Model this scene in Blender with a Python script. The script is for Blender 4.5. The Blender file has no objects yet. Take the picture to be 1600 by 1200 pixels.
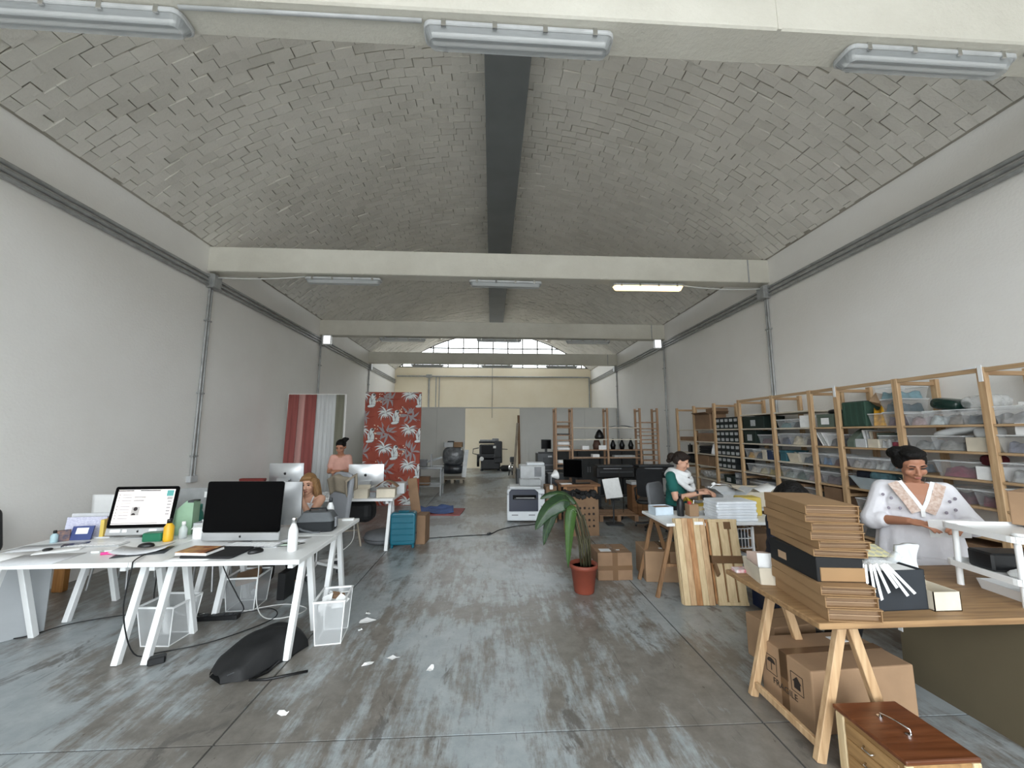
import bpy, bmesh, math, random
from mathutils import Vector as V, Matrix, Euler
random.seed(7)
sc = bpy.context.scene
COL = sc.collection

# ------------------------------------------------------------------ camera, sky, exposure
CAM_H = 1.66
cd = bpy.data.cameras.new('camera'); cam = bpy.data.objects.new('camera', cd); COL.objects.link(cam)
cd.sensor_fit = 'HORIZONTAL'; cd.sensor_width = 36.0; cd.lens = 600.0 / 1600.0 * 36.0
cd.clip_start = .02; cd.clip_end = 200
cam.location = (0, 0, CAM_H)
cam.rotation_euler = (math.radians(90 + 7.3), 0, math.radians(-3.03))
sc.camera = cam
sc.view_settings.view_transform = 'Standard'; sc.view_settings.look = 'None'
sc.view_settings.gamma = 1; sc.view_settings.exposure = 0.76
w = bpy.data.worlds.new('overcast_sky'); sc.world = w; w.use_nodes = True
nt = w.node_tree; nt.nodes.clear()
wo = nt.nodes.new('ShaderNodeOutputWorld'); wb = nt.nodes.new('ShaderNodeBackground')
tc = nt.nodes.new('ShaderNodeTexCoord'); sx = nt.nodes.new('ShaderNodeSeparateXYZ')
rmp = nt.nodes.new('ShaderNodeValToRGB')
rmp.color_ramp.elements[0].position = .48; rmp.color_ramp.elements[0].color = (.20, .20, .19, 1)
rmp.color_ramp.elements[1].position = .52; rmp.color_ramp.elements[1].color = (.90, .96, 1.0, 1)
mr = nt.nodes.new('ShaderNodeMapRange'); mr.inputs[1].default_value = -1; mr.inputs[2].default_value = 1
nt.links.new(tc.outputs['Generated'], sx.inputs[0]); nt.links.new(sx.outputs[2], mr.inputs[0])
nt.links.new(mr.outputs[0], rmp.inputs[0]); nt.links.new(rmp.outputs[0], wb.inputs[0])
wb.inputs[1].default_value = 4.2
sc.cycles.diffuse_bounces = 8; sc.cycles.max_bounces = 12; sc.cycles.transparent_max_bounces = 16
nt.links.new(wb.outputs[0], wo.inputs[0])

# hall dimensions
XL, XR, YR, YE = -4.72, 4.95, -2.1, 18.8
XC = (XL + XR) / 2; HW = (XR - XL) / 2
VR, VZ = 7.15, -.5                      # vault radius and centre height
SPR = VZ + math.sqrt(VR * VR - HW * HW)  # springing
def portal(name, loc, rot, sx_, sy_):
    l = bpy.data.lights.new(name, 'AREA'); l.shape = 'RECTANGLE'; l.size = sx_; l.size_y = sy_
    l.cycles.is_portal = True
    o = bpy.data.objects.new(name, l); COL.objects.link(o); o.location = loc; o.rotation_euler = rot
portal('rear_gate_daylight', (XC, YR - .28, 2.2), (math.radians(90), 0, 0), 8.2, 4.4)
portal('rear_lunette_daylight', (XC, YR - .28, 5.6), (math.radians(90), 0, 0), 7.6, 1.7)
portal('end_lunette_daylight', (XC, YE + .28, 5.75), (math.radians(-90), 0, 0), 9.0, 1.8)
for s_ in (-1, 1): portal('added_skylight_daylight', (XC+s_*1.65, 17.55, 6.8), (0, 0, 0), 1.8, 1.6)  # portals for the added, unseen skylights

portal('added_gate_daylight', (XL-.28, 16.9, 1.33), (0, math.radians(-90), 0), 2.5, 3.2)  # portal for the added side gate, hidden from the camera

# ------------------------------------------------------------------ materials
def lin(c):
    if isinstance(c, str): c = tuple(int(c[i:i+2], 16) for i in (0, 2, 4))
    return tuple((x/255/12.92 if x/255 <= .04045 else ((x/255+.055)/1.055)**2.4) for x in c) + (1,)
MATS = {}
def mat(name, col, rough=.6, metal=0, var=.08, scale=6, bump=0, bscale=40, emit=0, alpha=1, trans=0, col2=None, stretch=None, spec=.5):
    if name in MATS: return MATS[name]
    m = bpy.data.materials.new(name); m.use_nodes = True; MATS[name] = m
    n = m.node_tree; p = n.nodes['Principled BSDF']; L = n.links
    c = lin(col); p.inputs['Roughness'].default_value = rough; p.inputs['Metallic'].default_value = metal
    p.inputs['Specular IOR Level'].default_value = spec
    p.inputs['Base Color'].default_value = c
    t = n.nodes.new('ShaderNodeTexCoord'); mp = n.nodes.new('ShaderNodeMapping'); L.new(t.outputs['Object'], mp.inputs[0])
    if stretch: mp.inputs['Scale'].default_value = stretch
    if var or col2:
        no = n.nodes.new('ShaderNodeTexNoise'); no.inputs['Scale'].default_value = scale; no.inputs['Detail'].default_value = 5
        L.new(mp.outputs[0], no.inputs[0])
        r = n.nodes.new('ShaderNodeValToRGB'); L.new(no.outputs['Fac'], r.inputs[0])
        e = r.color_ramp.elements; e[0].position = .32; e[1].position = .68
        if col2: e[0].color = lin(col2); e[1].color = c
        else:
            e[0].color = tuple(max(0, x*(1-var*2)) for x in c[:3]) + (1,)
            e[1].color = tuple(min(1, x*(1+var)) for x in c[:3]) + (1,)
        L.new(r.outputs[0], p.inputs['Base Color'])
    if bump:
        nb = n.nodes.new('ShaderNodeTexNoise'); nb.inputs['Scale'].default_value = bscale; nb.inputs['Detail'].default_value = 4
        L.new(mp.outputs[0], nb.inputs[0])
        bp = n.nodes.new('ShaderNodeBump'); bp.inputs['Strength'].default_value = bump; bp.inputs['Distance'].default_value = .02
        L.new(nb.outputs['Fac'], bp.inputs['Height']); L.new(bp.outputs[0], p.inputs['Normal'])
    if emit:
        p.inputs['Emission Color'].default_value = c; p.inputs['Emission Strength'].default_value = emit
    if trans: p.inputs['Transmission Weight'].default_value = trans
    if alpha < 1: p.inputs['Alpha'].default_value = alpha
    return m
def wood(name, a, b, rough=.55, scale=3.0, axis=2):
    st = [14, 14, 14]; st[axis] = 1.0
    return mat(name, a, rough, col2=b, scale=scale, stretch=st, bump=.06, bscale=8)

# plaster wall: faint warm / cool mottling, rough paint
def plaster(name, col, col2, bump=.25):
    m = bpy.data.materials.new(name); m.use_nodes = True; n = m.node_tree; p = n.nodes['Principled BSDF']; L = n.links
    p.inputs['Roughness'].default_value = .85
    g = n.nodes.new('ShaderNodeNewGeometry')
    no = n.nodes.new('ShaderNodeTexNoise'); no.inputs['Scale'].default_value = .9; no.inputs['Detail'].default_value = 8; no.inputs['Roughness'].default_value = .65
    L.new(g.outputs['Position'], no.inputs[0])
    r = n.nodes.new('ShaderNodeValToRGB'); r.color_ramp.elements[0].position = .3; r.color_ramp.elements[1].position = .7
    r.color_ramp.elements[0].color = lin(col2); r.color_ramp.elements[1].color = lin(col)
    L.new(no.outputs['Fac'], r.inputs[0]); L.new(r.outputs[0], p.inputs['Base Color'])
    nb = n.nodes.new('ShaderNodeTexNoise'); nb.inputs['Scale'].default_value = 35; nb.inputs['Detail'].default_value = 6
    L.new(g.outputs['Position'], nb.inputs[0])
    bp = n.nodes.new('ShaderNodeBump'); bp.inputs['Strength'].default_value = bump; bp.inputs['Distance'].default_value = .01
    L.new(nb.outputs['Fac'], bp.inputs['Height']); L.new(bp.outputs[0], p.inputs['Normal'])
    return m
M_wall = plaster('painted_plaster', 'eeedea', 'e8e6e2')
M_cream = plaster('cream_plaster', 'f4ead4', 'eee2c8')
M_beam = plaster('painted_concrete', 'e6e4da', 'd2cfc4', .6)
M_brick = plaster('painted_brick', 'e4e1da', 'd3d0c8', .5)
M_brick2 = plaster('painted_brick_pale', 'e8e5de', 'dad7cf', .5)
M_mortar = plaster('vault_mortar', 'bdb8ae', '938e84', .6)
M_part = plaster('grey_board', 'e2e2de', 'dcdcd8', .05)

# floor: worn, partly sealed concrete
def floor_mat():
    m = bpy.data.materials.new('worn_concrete'); m.use_nodes = True; n = m.node_tree; p = n.nodes['Principled BSDF']; L = n.links
    g = n.nodes.new('ShaderNodeNewGeometry')
    def noise(scale, detail, rough, st=(1, 1, 1), dist=0):
        mp = n.nodes.new('ShaderNodeMapping'); mp.inputs['Scale'].default_value = st; L.new(g.outputs['Position'], mp.inputs[0])
        a = n.nodes.new('ShaderNodeTexNoise'); a.inputs['Scale'].default_value = scale; a.inputs['Detail'].default_value = detail
        a.inputs['Roughness'].default_value = rough; a.inputs['Distortion'].default_value = dist; L.new(mp.outputs[0], a.inputs[0]); return a.outputs['Fac']
    def ramp(f, a, b, c0=(0, 0, 0, 1), c1=(1, 1, 1, 1)):
        r = n.nodes.new('ShaderNodeValToRGB'); r.color_ramp.elements[0].position = a; r.color_ramp.elements[1].position = b
        r.color_ramp.elements[0].color = c0; r.color_ramp.elements[1].color = c1; L.new(f, r.inputs[0]); return r.outputs[0]
    def math_(op, a, b):
        q = n.nodes.new('ShaderNodeMath'); q.operation = op
        for i, v in enumerate((a, b)):
            if isinstance(v, (int, float)): q.inputs[i].default_value = v
            else: L.new(v, q.inputs[i])
        return q.outputs[0]
    big = noise(.75, 9, .62, (1, .8, 1), .4); streak = noise(3.2, 8, .75, (3.4, .55, 1)); fine = noise(22, 6, .7)
    s = math_('ADD', math_('MULTIPLY', big, .62), math_('ADD', math_('MULTIPLY', streak, .30), math_('MULTIPLY', fine, .08)))
    mask = ramp(s, .468, .528)
    pale = ramp(noise(5, 7, .7), .35, .7, lin('8f979a'), lin('a8aeb0'))
    dark = ramp(noise(7, 7, .7), .35, .7, lin('69655f'), lin('827e78'))
    mx = n.nodes.new('ShaderNodeMix'); mx.data_type = 'RGBA'
    L.new(mask, mx.inputs[0]); L.new(dark, mx.inputs[6]); L.new(pale, mx.inputs[7])
    st = ramp(noise(1.7, 9, .7, (1.6, .8, 1), .6), .60, .64); sc_ = ramp(noise(9, 4, .6, (7, .35, 1)), .66, .69)
    m2 = n.nodes.new('ShaderNodeMix'); m2.data_type = 'RGBA'; L.new(math_('MULTIPLY', math_('MAXIMUM', st, sc_), .75), m2.inputs[0])
    L.new(mx.outputs[2], m2.inputs[6]); m2.inputs[7].default_value = lin('575450'); L.new(m2.outputs[2], p.inputs['Base Color'])
    rr = n.nodes.new('ShaderNodeMapRange'); rr.inputs[3].default_value = .20; rr.inputs[4].default_value = .42
    L.new(noise(6, 8, .7, (1.5, .7, 1)), rr.inputs[0]); L.new(rr.outputs[0], p.inputs['Roughness'])
    p.inputs['Specular IOR Level'].default_value = .55
    bp = n.nodes.new('ShaderNodeBump'); bp.inputs['Strength'].default_value = .12; bp.inputs['Distance'].default_value = .01
    L.new(noise(14, 8, .75, (2, .8, 1)), bp.inputs['Height']); L.new(bp.outputs[0], p.inputs['Normal'])
    return m
M_floor = floor_mat()
M_joint = mat('floor_joint', '4a4a49', .9)

M_white = mat('white_lacquer', 'e6e8e8', .35, var=.02)
M_whitep = mat('white_plastic', 'e9eaea', .3, var=.02)
M_paper = mat('white_paper', 'eceded', .85, var=.03, scale=20)
M_paper2 = mat('grey_paper', 'cfd1d4', .85, var=.05, scale=12)
M_alu = mat('aluminium', 'c9cbcd', .32, .75, var=.02)
M_black = mat('black_plastic', '101113', .4, var=.1)
M_glassblk = mat('screen_black', '010102', .2, var=0, spec=.08)
M_dgrey = mat('dark_grey_plastic', '3a3d40', .5)
M_mgrey = mat('mid_grey_plastic', '83868a', .5)
M_lgrey = mat('light_grey_plastic', 'c3c6c8', .45)
M_steel = mat('galvanised_steel', 'a9abab', .45, .25, var=.1, scale=10)
M_duct = mat('grey_painted_metal', '777b7d', .6, var=.05, scale=2)
M_chrome = mat('chrome', 'd8d8d8', .12, 1, var=0)
M_cable_b = mat('black_cable', '17181a', .6, var=0)
M_cable_w = mat('white_cable', 'd9dad8', .5, var=0)
M_card = mat('kraft_cardboard', '9d7f62', .85, var=.06, scale=5, bump=.05, bscale=60)
M_card2 = mat('brown_cardboard', '876b52', .85, var=.08, scale=5)
M_card_in = mat('cardboard_inside', 'a88c70', .9, var=.05)
M_tape = mat('brown_tape', '6f553d', .25, var=.05)
M_pine = wood('pine', 'c9aa84', 'a98762')
M_pineY = wood('pine_along_depth', 'c7a882', 'a78560', axis=1)
M_pineX = wood('pine_along_width', 'b99a76', '997856', axis=0)
M_pine_o = wood('pine_shelf_edge', 'c2a582', 'a78864', axis=1)
M_oak = wood('table_wood', 'a3825b', '7f6142', axis=0)
M_dwood = wood('brown_desk_wood', '8e6643', '6d4a2e', axis=0)
M_ply = wood('pale_plywood', 'd3bd97', 'bfa67f')
M_mahog = wood('polished_brown_wood', '74452a', '57301b', .3, axis=0)
M_honey = wood('honey_wood', 'a98558', '8a6943', .4, axis=1)
M_skin = mat('skin', 'c79a82', .55, var=.04)
M_skin2 = mat('tanned_skin', 'a9765c', .55, var=.04)
M_hairb = mat('black_hair', '0b0908', .65, var=.2, scale=60, bump=.7, bscale=60, spec=.25)
M_hairbr = mat('dark_brown_hair', '20150f', .6, var=.2, scale=60, bump=.7, bscale=60, spec=.3)
M_hairbl = mat('blonde_hair', 'a07a4c', .5, col2='6b4a2c', scale=30, stretch=(6, 6, .8), bump=.5, bscale=40)
M_lip = mat('lips', '9c5a50', .5, var=0)
M_eye = mat('eye_dark', '1c1412', .3, var=0)

# ------------------------------------------------------------------ mesh builder
class B:
    def __init__(s): s.bm = bmesh.new(); s.m = 0
    def _new(s, vs, fs, smooth=False):
        bv = [s.bm.verts.new(v) for v in vs]; out = []
        for f in fs:
            try: q = s.bm.faces.new([bv[i] for i in f])
            except ValueError: continue
            q.material_index = s.m; q.smooth = smooth; out.append(q)
        return bv
    def box(s, x0, x1, y0, y1, z0, z1, M=None):
        vs = [V((x, y, z)) for z in (z0, z1) for y in (y0, y1) for x in (x0, x1)]
        if M: vs = [M @ v for v in vs]
        s._new(vs, [(0, 2, 3, 1), (4, 5, 7, 6), (0, 1, 5, 4), (2, 6, 7, 3), (0, 4, 6, 2), (1, 3, 7, 5)]); return s
    def cb(s, c, d, rot=(0, 0, 0)):
        M = Matrix.Translation(c) @ Euler([math.radians(a) for a in rot]).to_matrix().to_4x4()
        return s.box(-d[0]/2, d[0]/2, -d[1]/2, d[1]/2, -d[2]/2, d[2]/2, M)
    def bar(s, p, q, wd, ht=None, up=(0, 0, 1)):
        p, q = V(p), V(q); ht = ht or wd; d = (q-p).normalized(); u = V(up)
        if abs(d.dot(u)) > .99: u = V((0, 1, 0))
        r = d.cross(u).normalized(); u = r.cross(d)
        vs = [o + r*a*wd/2 + u*b*ht/2 for o in (p, q) for a, b in ((-1, -1), (1, -1), (1, 1), (-1, 1))]
        s._new(vs, [(3, 2, 1, 0), (4, 5, 6, 7), (0, 1, 5, 4), (1, 2, 6, 5), (2, 3, 7, 6), (3, 0, 4, 7)]); return s
    def cyl(s, p, q, r, r2=None, n=12, smooth=True):
        p, q = V(p), V(q); r2 = r if r2 is None else r2; d = (q-p).normalized()
        a = d.orthogonal().normalized(); b = d.cross(a)
        vs = []
        for o, rr in ((p, r), (q, r2)):
            vs += [o + (a*math.cos(2*math.pi*i/n) + b*math.sin(2*math.pi*i/n))*rr for i in range(n)]
        s._new(vs, [(i, (i+1) % n, n+(i+1) % n, n+i) for i in range(n)], smooth)
        s._new(vs[:n], [tuple(range(n))[::-1]]); s._new(vs[n:], [tuple(range(n))]); return s
    def tube(s, pts, r, n=6, smooth=True):
        pts = [V(p) for p in pts]; rings = []; N = len(pts); a = None
        for i, p in enumerate(pts):
            d = (pts[min(i+1, N-1)] - pts[max(i-1, 0)]).normalized()
            a = d.orthogonal() if a is None else a - d*a.dot(d)
            if a.length < 1e-6: a = d.orthogonal()
            a.normalize(); b = d.cross(a)
            rings += [p + (a*math.cos(2*math.pi*k/n) + b*math.sin(2*math.pi*k/n))*r for k in range(n)]
        fs = [(i*n+k, i*n+(k+1) % n, (i+1)*n+(k+1) % n, (i+1)*n+k) for i in range(N-1) for k in range(n)]
        fs += [tuple(range(n))[::-1], tuple((N-1)*n+k for k in range(n))]
        s._new(rings, fs, smooth); return s
    def lathe(s, prof, n=20, c=(0, 0, 0), sx=1, sy=1, smooth=True, cap=True):
        c = V(c); vs = []
        for r, z in prof: vs += [c + V((r*sx*math.cos(2*math.pi*k/n), r*sy*math.sin(2*math.pi*k/n), z)) for k in range(n)]
        N = len(prof); fs = [(i*n+k, i*n+(k+1) % n, (i+1)*n+(k+1) % n, (i+1)*n+k) for i in range(N-1) for k in range(n)]
        if cap: fs += [tuple(range(n))[::-1], tuple((N-1)*n+k for k in range(n))]
        s._new(vs, fs, smooth); return s
    def ell(s, c, r, n=10, M=None):
        if isinstance(r, (int, float)): r = (r, r, r)
        T_ = Matrix.Translation(c) @ (M.to_4x4() if M else Matrix()) @ Matrix.Diagonal((*r, 1))
        k = max(5, n//2+1); vs = [T_ @ V((0, 0, -1))]
        for i in range(1, k):
            ph = -math.pi/2 + math.pi*i/k
            vs += [T_ @ V((math.cos(ph)*math.cos(2*math.pi*j/n), math.cos(ph)*math.sin(2*math.pi*j/n), math.sin(ph))) for j in range(n)]
        vs.append(T_ @ V((0, 0, 1))); top = len(vs)-1
        fs = [(0, 1+(j+1) % n, 1+j) for j in range(n)]
        for i in range(k-2): fs += [(1+i*n+j, 1+i*n+(j+1) % n, 1+(i+1)*n+(j+1) % n, 1+(i+1)*n+j) for j in range(n)]
        fs += [(1+(k-2)*n+j, 1+(k-2)*n+(j+1) % n, top) for j in range(n)]
        s._new(vs, fs, True); return s
    def prism(s, poly, z0, z1, M=None):
        n = len(poly); vs = [V((x, y, z0)) for x, y in poly] + [V((x, y, z1)) for x, y in poly]
        if M: vs = [M @ v for v in vs]
        s._new(vs, [tuple(range(n))[::-1], tuple(range(n, 2*n))] + [(i, (i+1) % n, n+(i+1) % n, n+i) for i in range(n)]); return s
    def grid(s, f, nu, nv, smooth=True):
        vs = [V(f(i/nu, j/nv)) for j in range(nv+1) for i in range(nu+1)]; W = nu+1
        s._new(vs, [(j*W+i, j*W+i+1, (j+1)*W+i+1, (j+1)*W+i) for j in range(nv) for i in range(nu)], smooth); return s
    def obj(s, name, mats, parent=None, bev=0, seg=1, smooth=False, loc=None, rot=None, solid=0, kind=None, label=None):
        bm = s.bm
        bmesh.ops.recalc_face_normals(bm, faces=bm.faces)
        if bev:
            es = [e for e in bm.edges if len(e.link_faces) == 2 and e.calc_face_angle() > .5]
            bmesh.ops.bevel(bm, geom=es, offset=bev, segments=seg, profile=.5, affect='EDGES', clamp_overlap=True)
        if solid: bmesh.ops.solidify(bm, geom=bm.faces[:], thickness=solid)
        if smooth:
            for f in bm.faces: f.smooth = True
        me = bpy.data.meshes.new(name); bm.to_mesh(me); bm.free()
        for m in (mats if isinstance(mats, (list, tuple)) else [mats]): me.materials.append(m)
        return link(name, me, parent, loc, rot, kind, label)
def link(name, me, parent=None, loc=None, rot=None, kind=None, label=None):
    o = bpy.data.objects.new(name, me); COL.objects.link(o); o.parent = parent
    if loc is not None: o.location = loc
    if rot is not None: o.rotation_euler = [math.radians(a) for a in rot]
    if kind: o['kind'] = kind
    if label: o['label'] = label
    return o
def T(name, label, cat, loc=(0, 0, 0), rz=0, group=None, rot=None):
    o = bpy.data.objects.new(name, None); COL.objects.link(o); o.location = loc; o.empty_display_size = .1
    o.rotation_euler = [math.radians(a) for a in rot] if rot else (0, 0, math.radians(rz))
    return tag(o, label, cat, group)
def tag(o, label, cat, group=None):
    o['label'] = label; o['category'] = cat
    if group: o['group'] = group
    return o
def copy_tree(o, parent=None):
    c = o.copy(); COL.objects.link(c); c.parent = parent
    for ch in [x for x in bpy.data.objects if x.parent == o]: copy_tree(ch, c)
    return c
def arc(cx, cy, r, a0, a1, n): return [(cx + r*math.cos(a0+(a1-a0)*i/n), cy + r*math.sin(a0+(a1-a0)*i/n)) for i in range(n+1)]
def rrect(w_, h_, r, n=4):
    p = []
    for cx, cy, a in ((w_/2-r, h_/2-r, 0), (-w_/2+r, h_/2-r, 90), (-w_/2+r, -h_/2+r, 180), (w_/2-r, -h_/2+r, 270)):
        p += arc(cx, cy, r, math.radians(a), math.radians(a+90), n)
    return p
RX = lambda a: Matrix.Rotation(math.radians(a), 4, 'X')
RY = lambda a: Matrix.Rotation(math.radians(a), 4, 'Y')
RZ = lambda a: Matrix.Rotation(math.radians(a), 4, 'Z')
TR = lambda *p: Matrix.Translation(p)
def text(name, body, size, mat_, parent, M, align='CENTER', th=.0004):
    c = bpy.data.curves.new(name, 'FONT'); c.body = body; c.size = size; c.align_x = align; c.extrude = th; c.resolution_u = 3
    o = bpy.data.objects.new('tmp', c); COL.objects.link(o)
    me = bpy.data.meshes.new_from_object(o.evaluated_get(bpy.context.evaluated_depsgraph_get()))
    bpy.data.objects.remove(o); bpy.data.curves.remove(c)
    me.transform(M); me.materials.clear(); me.materials.append(mat_)
    return link(name, me, parent)

# ================================================================== SETTING
def S(o): o['kind'] = 'structure'; return o
# floor: concrete slabs with recessed saw joints
fl = S(B().box(XL-.3, XR+.3, YR-.4, YE+.3, -.25, -.006).obj('floor', M_joint))
xs = [XL, -1.48, 1.58, XR]; ys = [YR, -.7, 2.37, 6.4, 10.5, 14.7, YE]
k = 0
for i in range(3):
    for j in range(len(ys)-1):
        g = .006
        B().box(xs[i]+(g if i else -.02), xs[i+1]-(g if i < 2 else -.02), ys[j]+g, ys[j+1]-g, -.03, 0).obj('slab', M_floor, fl)
# side walls
b = B(); b.box(XL-.3, XL, YR-.3, 15.3, -.02, SPR+.06); b.box(XL-.3, XL, 18.5, YE+.3, -.02, SPR+.06); b.box(XL-.3, XL, 15.3, 18.5, 2.58, SPR+.06)  # gap in the left wall for the added gate
S(b.obj('wall_left', M_wall))
S(B().box(XR, XR+.3, YR-.3, YE+.3, -.02, SPR+.06).obj('wall_right', M_wall))
def arc_pts(r, n=40, hw=HW):
    th = math.asin(min(1, hw/r)); return [(XC + r*math.sin(-th + 2*th*i/n), VZ + r*math.cos(-th + 2*th*i/n)) for i in range(n+1)]
# end walls with lunette windows
def end_wall(name, y0, y1, m, sill, door=None):
    b = B(); A = arc_pts(VR+.02)
    sill_pts = [p for p in A if p[1] > sill]
    if door:
        x0, x1, zt = door
        b.box(XL-.02, x0, y0, y1, -.02, sill); b.box(x1, XR+.02, y0, y1, -.02, sill); b.box(x0, x1, y0, y1, zt, sill)
    else: b.box(XL-.02, XR+.02, y0, y1, -.02, sill)
    return S(b.obj(name, m))
end_wall('wall_back', YE, YE+.25, M_cream, 4.86)
end_wall('wall_rear', YR-.25, YR, M_wall, 4.86, (-3.9, 4.1, 4.4))
M_frame = mat('dark_window_frame', '6b6a66', .6)
M_pane = mat('window_glass', 'ffffff', .02, var=0, alpha=.12)
def lunette(name, y, R):
    wn = bpy.data.objects.new(name, None); COL.objects.link(wn); wn.location = (XC, y, 0); S(wn)
    sill = 4.9; xs_ = [(-6+i)*.742 - .06 for i in range(13)]
    zz = lambda x: VZ + math.sqrt(max(0, R*R - x*x))
    fb = B()
    P_ = [(XC - XC + px-XC, pz) for px, pz in arc_pts(R, 40, HW)]
    fb.tube([(p[0], 0, p[1]) for p in P_], .035, 6); fb.box(-HW+.05, HW-.05, -.04, .04, sill-.06, sill+.02)
    fb.obj('window_frame', M_frame, wn)
    vb = [x for x in xs_ if zz(x) > sill+.05 and abs(x) < HW-.1]
    for x in vb: B().box(x-.03, x+.03, -.03, .03, sill, zz(x)).obj('mullion', M_frame, wn)
    rows = [sill, 5.27, 5.86, 6.45, 6.8]
    for z in rows[1:4]:
        h = math.sqrt(R*R - (z-VZ)**2); B().box(-h, h, -.03, .03, z-.026, z+.026).obj('transom', M_frame, wn)
    cols = [-HW+.05] + vb + [HW-.05]
    for i in range(len(cols)-1):
        for j in range(len(rows)-1):
            x0, x1, z0, z1 = cols[i], cols[i+1], rows[j], rows[j+1]
            n = 4; top = [(x0+(x1-x0)*q/n, min(z1, zz(x0+(x1-x0)*q/n)-.01)) for q in range(n+1)]
            top = [p for p in top if p[1] > z0+.01]
            if len(top) < 2: continue
            poly = [(top[0][0], z0), (top[-1][0], z0)] + top[::-1]
            B().prism(poly, -.003, .003, RX(90)).obj('pane', M_pane, wn)
lunette('window_1', YE+.1, VR)
lunette('window_2', YR-.12, VR)
sg_ = bpy.data.objects.new('window_5', None); COL.objects.link(sg_); sg_.location = (XL-.15, 16.9, 0); S(sg_)  # glazed side gate added behind the partition to light the end bay
for i in range(5): B().box(-.03, .03, -1.6+i*.79-.03, -1.6+i*.79+.03, 0, 2.58).obj('mullion', M_frame, sg_)
for z in (.03, 1.3, 2.55): B().box(-.03, .03, -1.6, 1.6, z-.03, z+.03).obj('transom', M_frame, sg_)
for i in range(4):
    for z0, z1 in ((.06, 1.27), (1.33, 2.52)): B().box(-.003, .003, -1.57+i*.79, -.84+i*.79, z0, z1).obj('pane', M_pane, sg_)

# vault: shell + rings of painted bricks
sky = (.75, 2.55, 17.0, 18.4)      # added skylights, out of view, to brighten the last bay
b = B(); A0 = arc_pts(VR, 48); A1 = arc_pts(VR+.25, 48, HW*(VR+.25)/VR)
for ya, yb in ((YR-.25, sky[2]), (sky[2], sky[3]), (sky[3], YE+.25)):
    for i in range(48):
        if ya == sky[2] and sky[0]-.12 < abs((A0[i][0]+A0[i+1][0])/2-XC) < sky[1]+.05: continue
        q = [A0[i], A0[i+1], A1[i+1], A1[i]]
        b._new([V((x, y, z)) for y in (ya, yb) for x, z in q], [(0, 1, 2, 3), (7, 6, 5, 4), (0, 4, 5, 1), (1, 5, 6, 2), (2, 6, 7, 3), (3, 7, 4, 0)])
ceil = S(b.obj('ceiling', M_mortar))
for k_, s_ in enumerate((-1, 1)):
    sk = bpy.data.objects.new(f'window_{3+k_}', None); COL.objects.link(sk); sk.location = (XC+s_*1.65, 17.7, 0); S(sk)  # skylight added out of sight to light the end bay
    b = B(); zo, zi = VZ+math.sqrt(VR**2-2.6**2), VZ+math.sqrt(VR**2-.7**2)
    zl, zr = (zo, zi) if s_ < 0 else (zi, zo)
    for q in (-1, 1):
        b.prism([(-.95, zl+.01), (.95, zr+.01), (.95, 6.9), (-.95, 6.9)], -.02, .02, TR(0, q*.74, 0) @ RX(90)); b.box(q*.94-.02, q*.94+.02, -.74, .74, (zr if q > 0 else zl)+.01, 6.9)
    b.obj('window_frame', M_wall, sk)
    for i in range(3): B().box(-.92+i*.62, -.92+i*.62+.58, -.72, .72, 6.86, 6.868).obj('pane', M_pane, sk)
    for i in range(1, 3): B().box(-.92+i*.62-.04, -.92+i*.62, -.72, .72, 6.85, 6.88).obj('mullion', M_frame, sk)
bw, bl = .124, .252; thm = math.asin(HW/VR) - .004
bricks = []
y = YR + .02; row = 0
while y < YE - .06:
    off = (row % 2)*.5 + random.uniform(-.12, .12); a = -thm - off*bl/VR
    while a < thm:
        a2 = a + bl/VR*random.choice((1, 1, 1, 1.04, .97, .9)); lo, hi = max(a, -thm), min(a2, thm)
        if hi - lo > .05/VR:
            cx = XC + VR*math.sin((lo+hi)/2)
            if not (sky[0]-.16 < abs(cx-XC) < sky[1]+.16 and sky[2]-.08 < y+.06 < sky[3]+.08):
                bricks.append((lo, hi, y, y+bw))
        a = a2
    y += bw; row += 1
def cam_px(p):
    c = cam.matrix_basis.inverted() @ V(p)
    return (800 + 600*c.x/-c.z, 600 - 600*c.y/-c.z, -c.z) if c.z < -.1 else None
def seen_area(bk):
    lo, hi, y0, y1 = bk; a = (lo+hi)/2; c = V((XC+VR*math.sin(a), (y0+y1)/2, VZ+VR*math.cos(a)))
    q = cam_px(c)
    if not q or not (-20 < q[0] < 1620 and 60 < q[1] < 640) or c.y < 2.42: return 0
    v = c - V((0, 0, CAM_H)); nrm = V((math.sin(a), 0, math.cos(a)))
    d = v.length; return (hi-lo)*VR*bw*abs(v.normalized().dot(nrm))/(q[2]**2)
order = sorted(range(len(bricks)), key=lambda i: -seen_area(bricks[i]))
big = set(order[:300])
def brick_M(bk):
    lo, hi, y0, y1 = bk; a = (lo+hi)/2; r = VR - .012 + random.uniform(-.010, .006)
    if random.random() < .05: r += random.uniform(.006, .012)
    M = TR(XC + r*math.sin(a), (y0+y1)/2 + .014*math.sin(9*a+y0*2.1) + .010*math.sin(23*a+y0*3.7), VZ + r*math.cos(a)) @ Matrix.Rotation(a, 4, 'Y')
    t = .023
    M = M @ Euler((random.gauss(0, t*1.6), random.gauss(0, t), random.gauss(0, .010))).to_matrix().to_4x4()
    g = random.choice((.003, .004, .006, .008, .016)); g2 = random.choice((.002, .003, .005, .007, .013))
    return M, ((hi-lo)*VR - g, (y1-y0) - g2, .03)
unit = []
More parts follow.
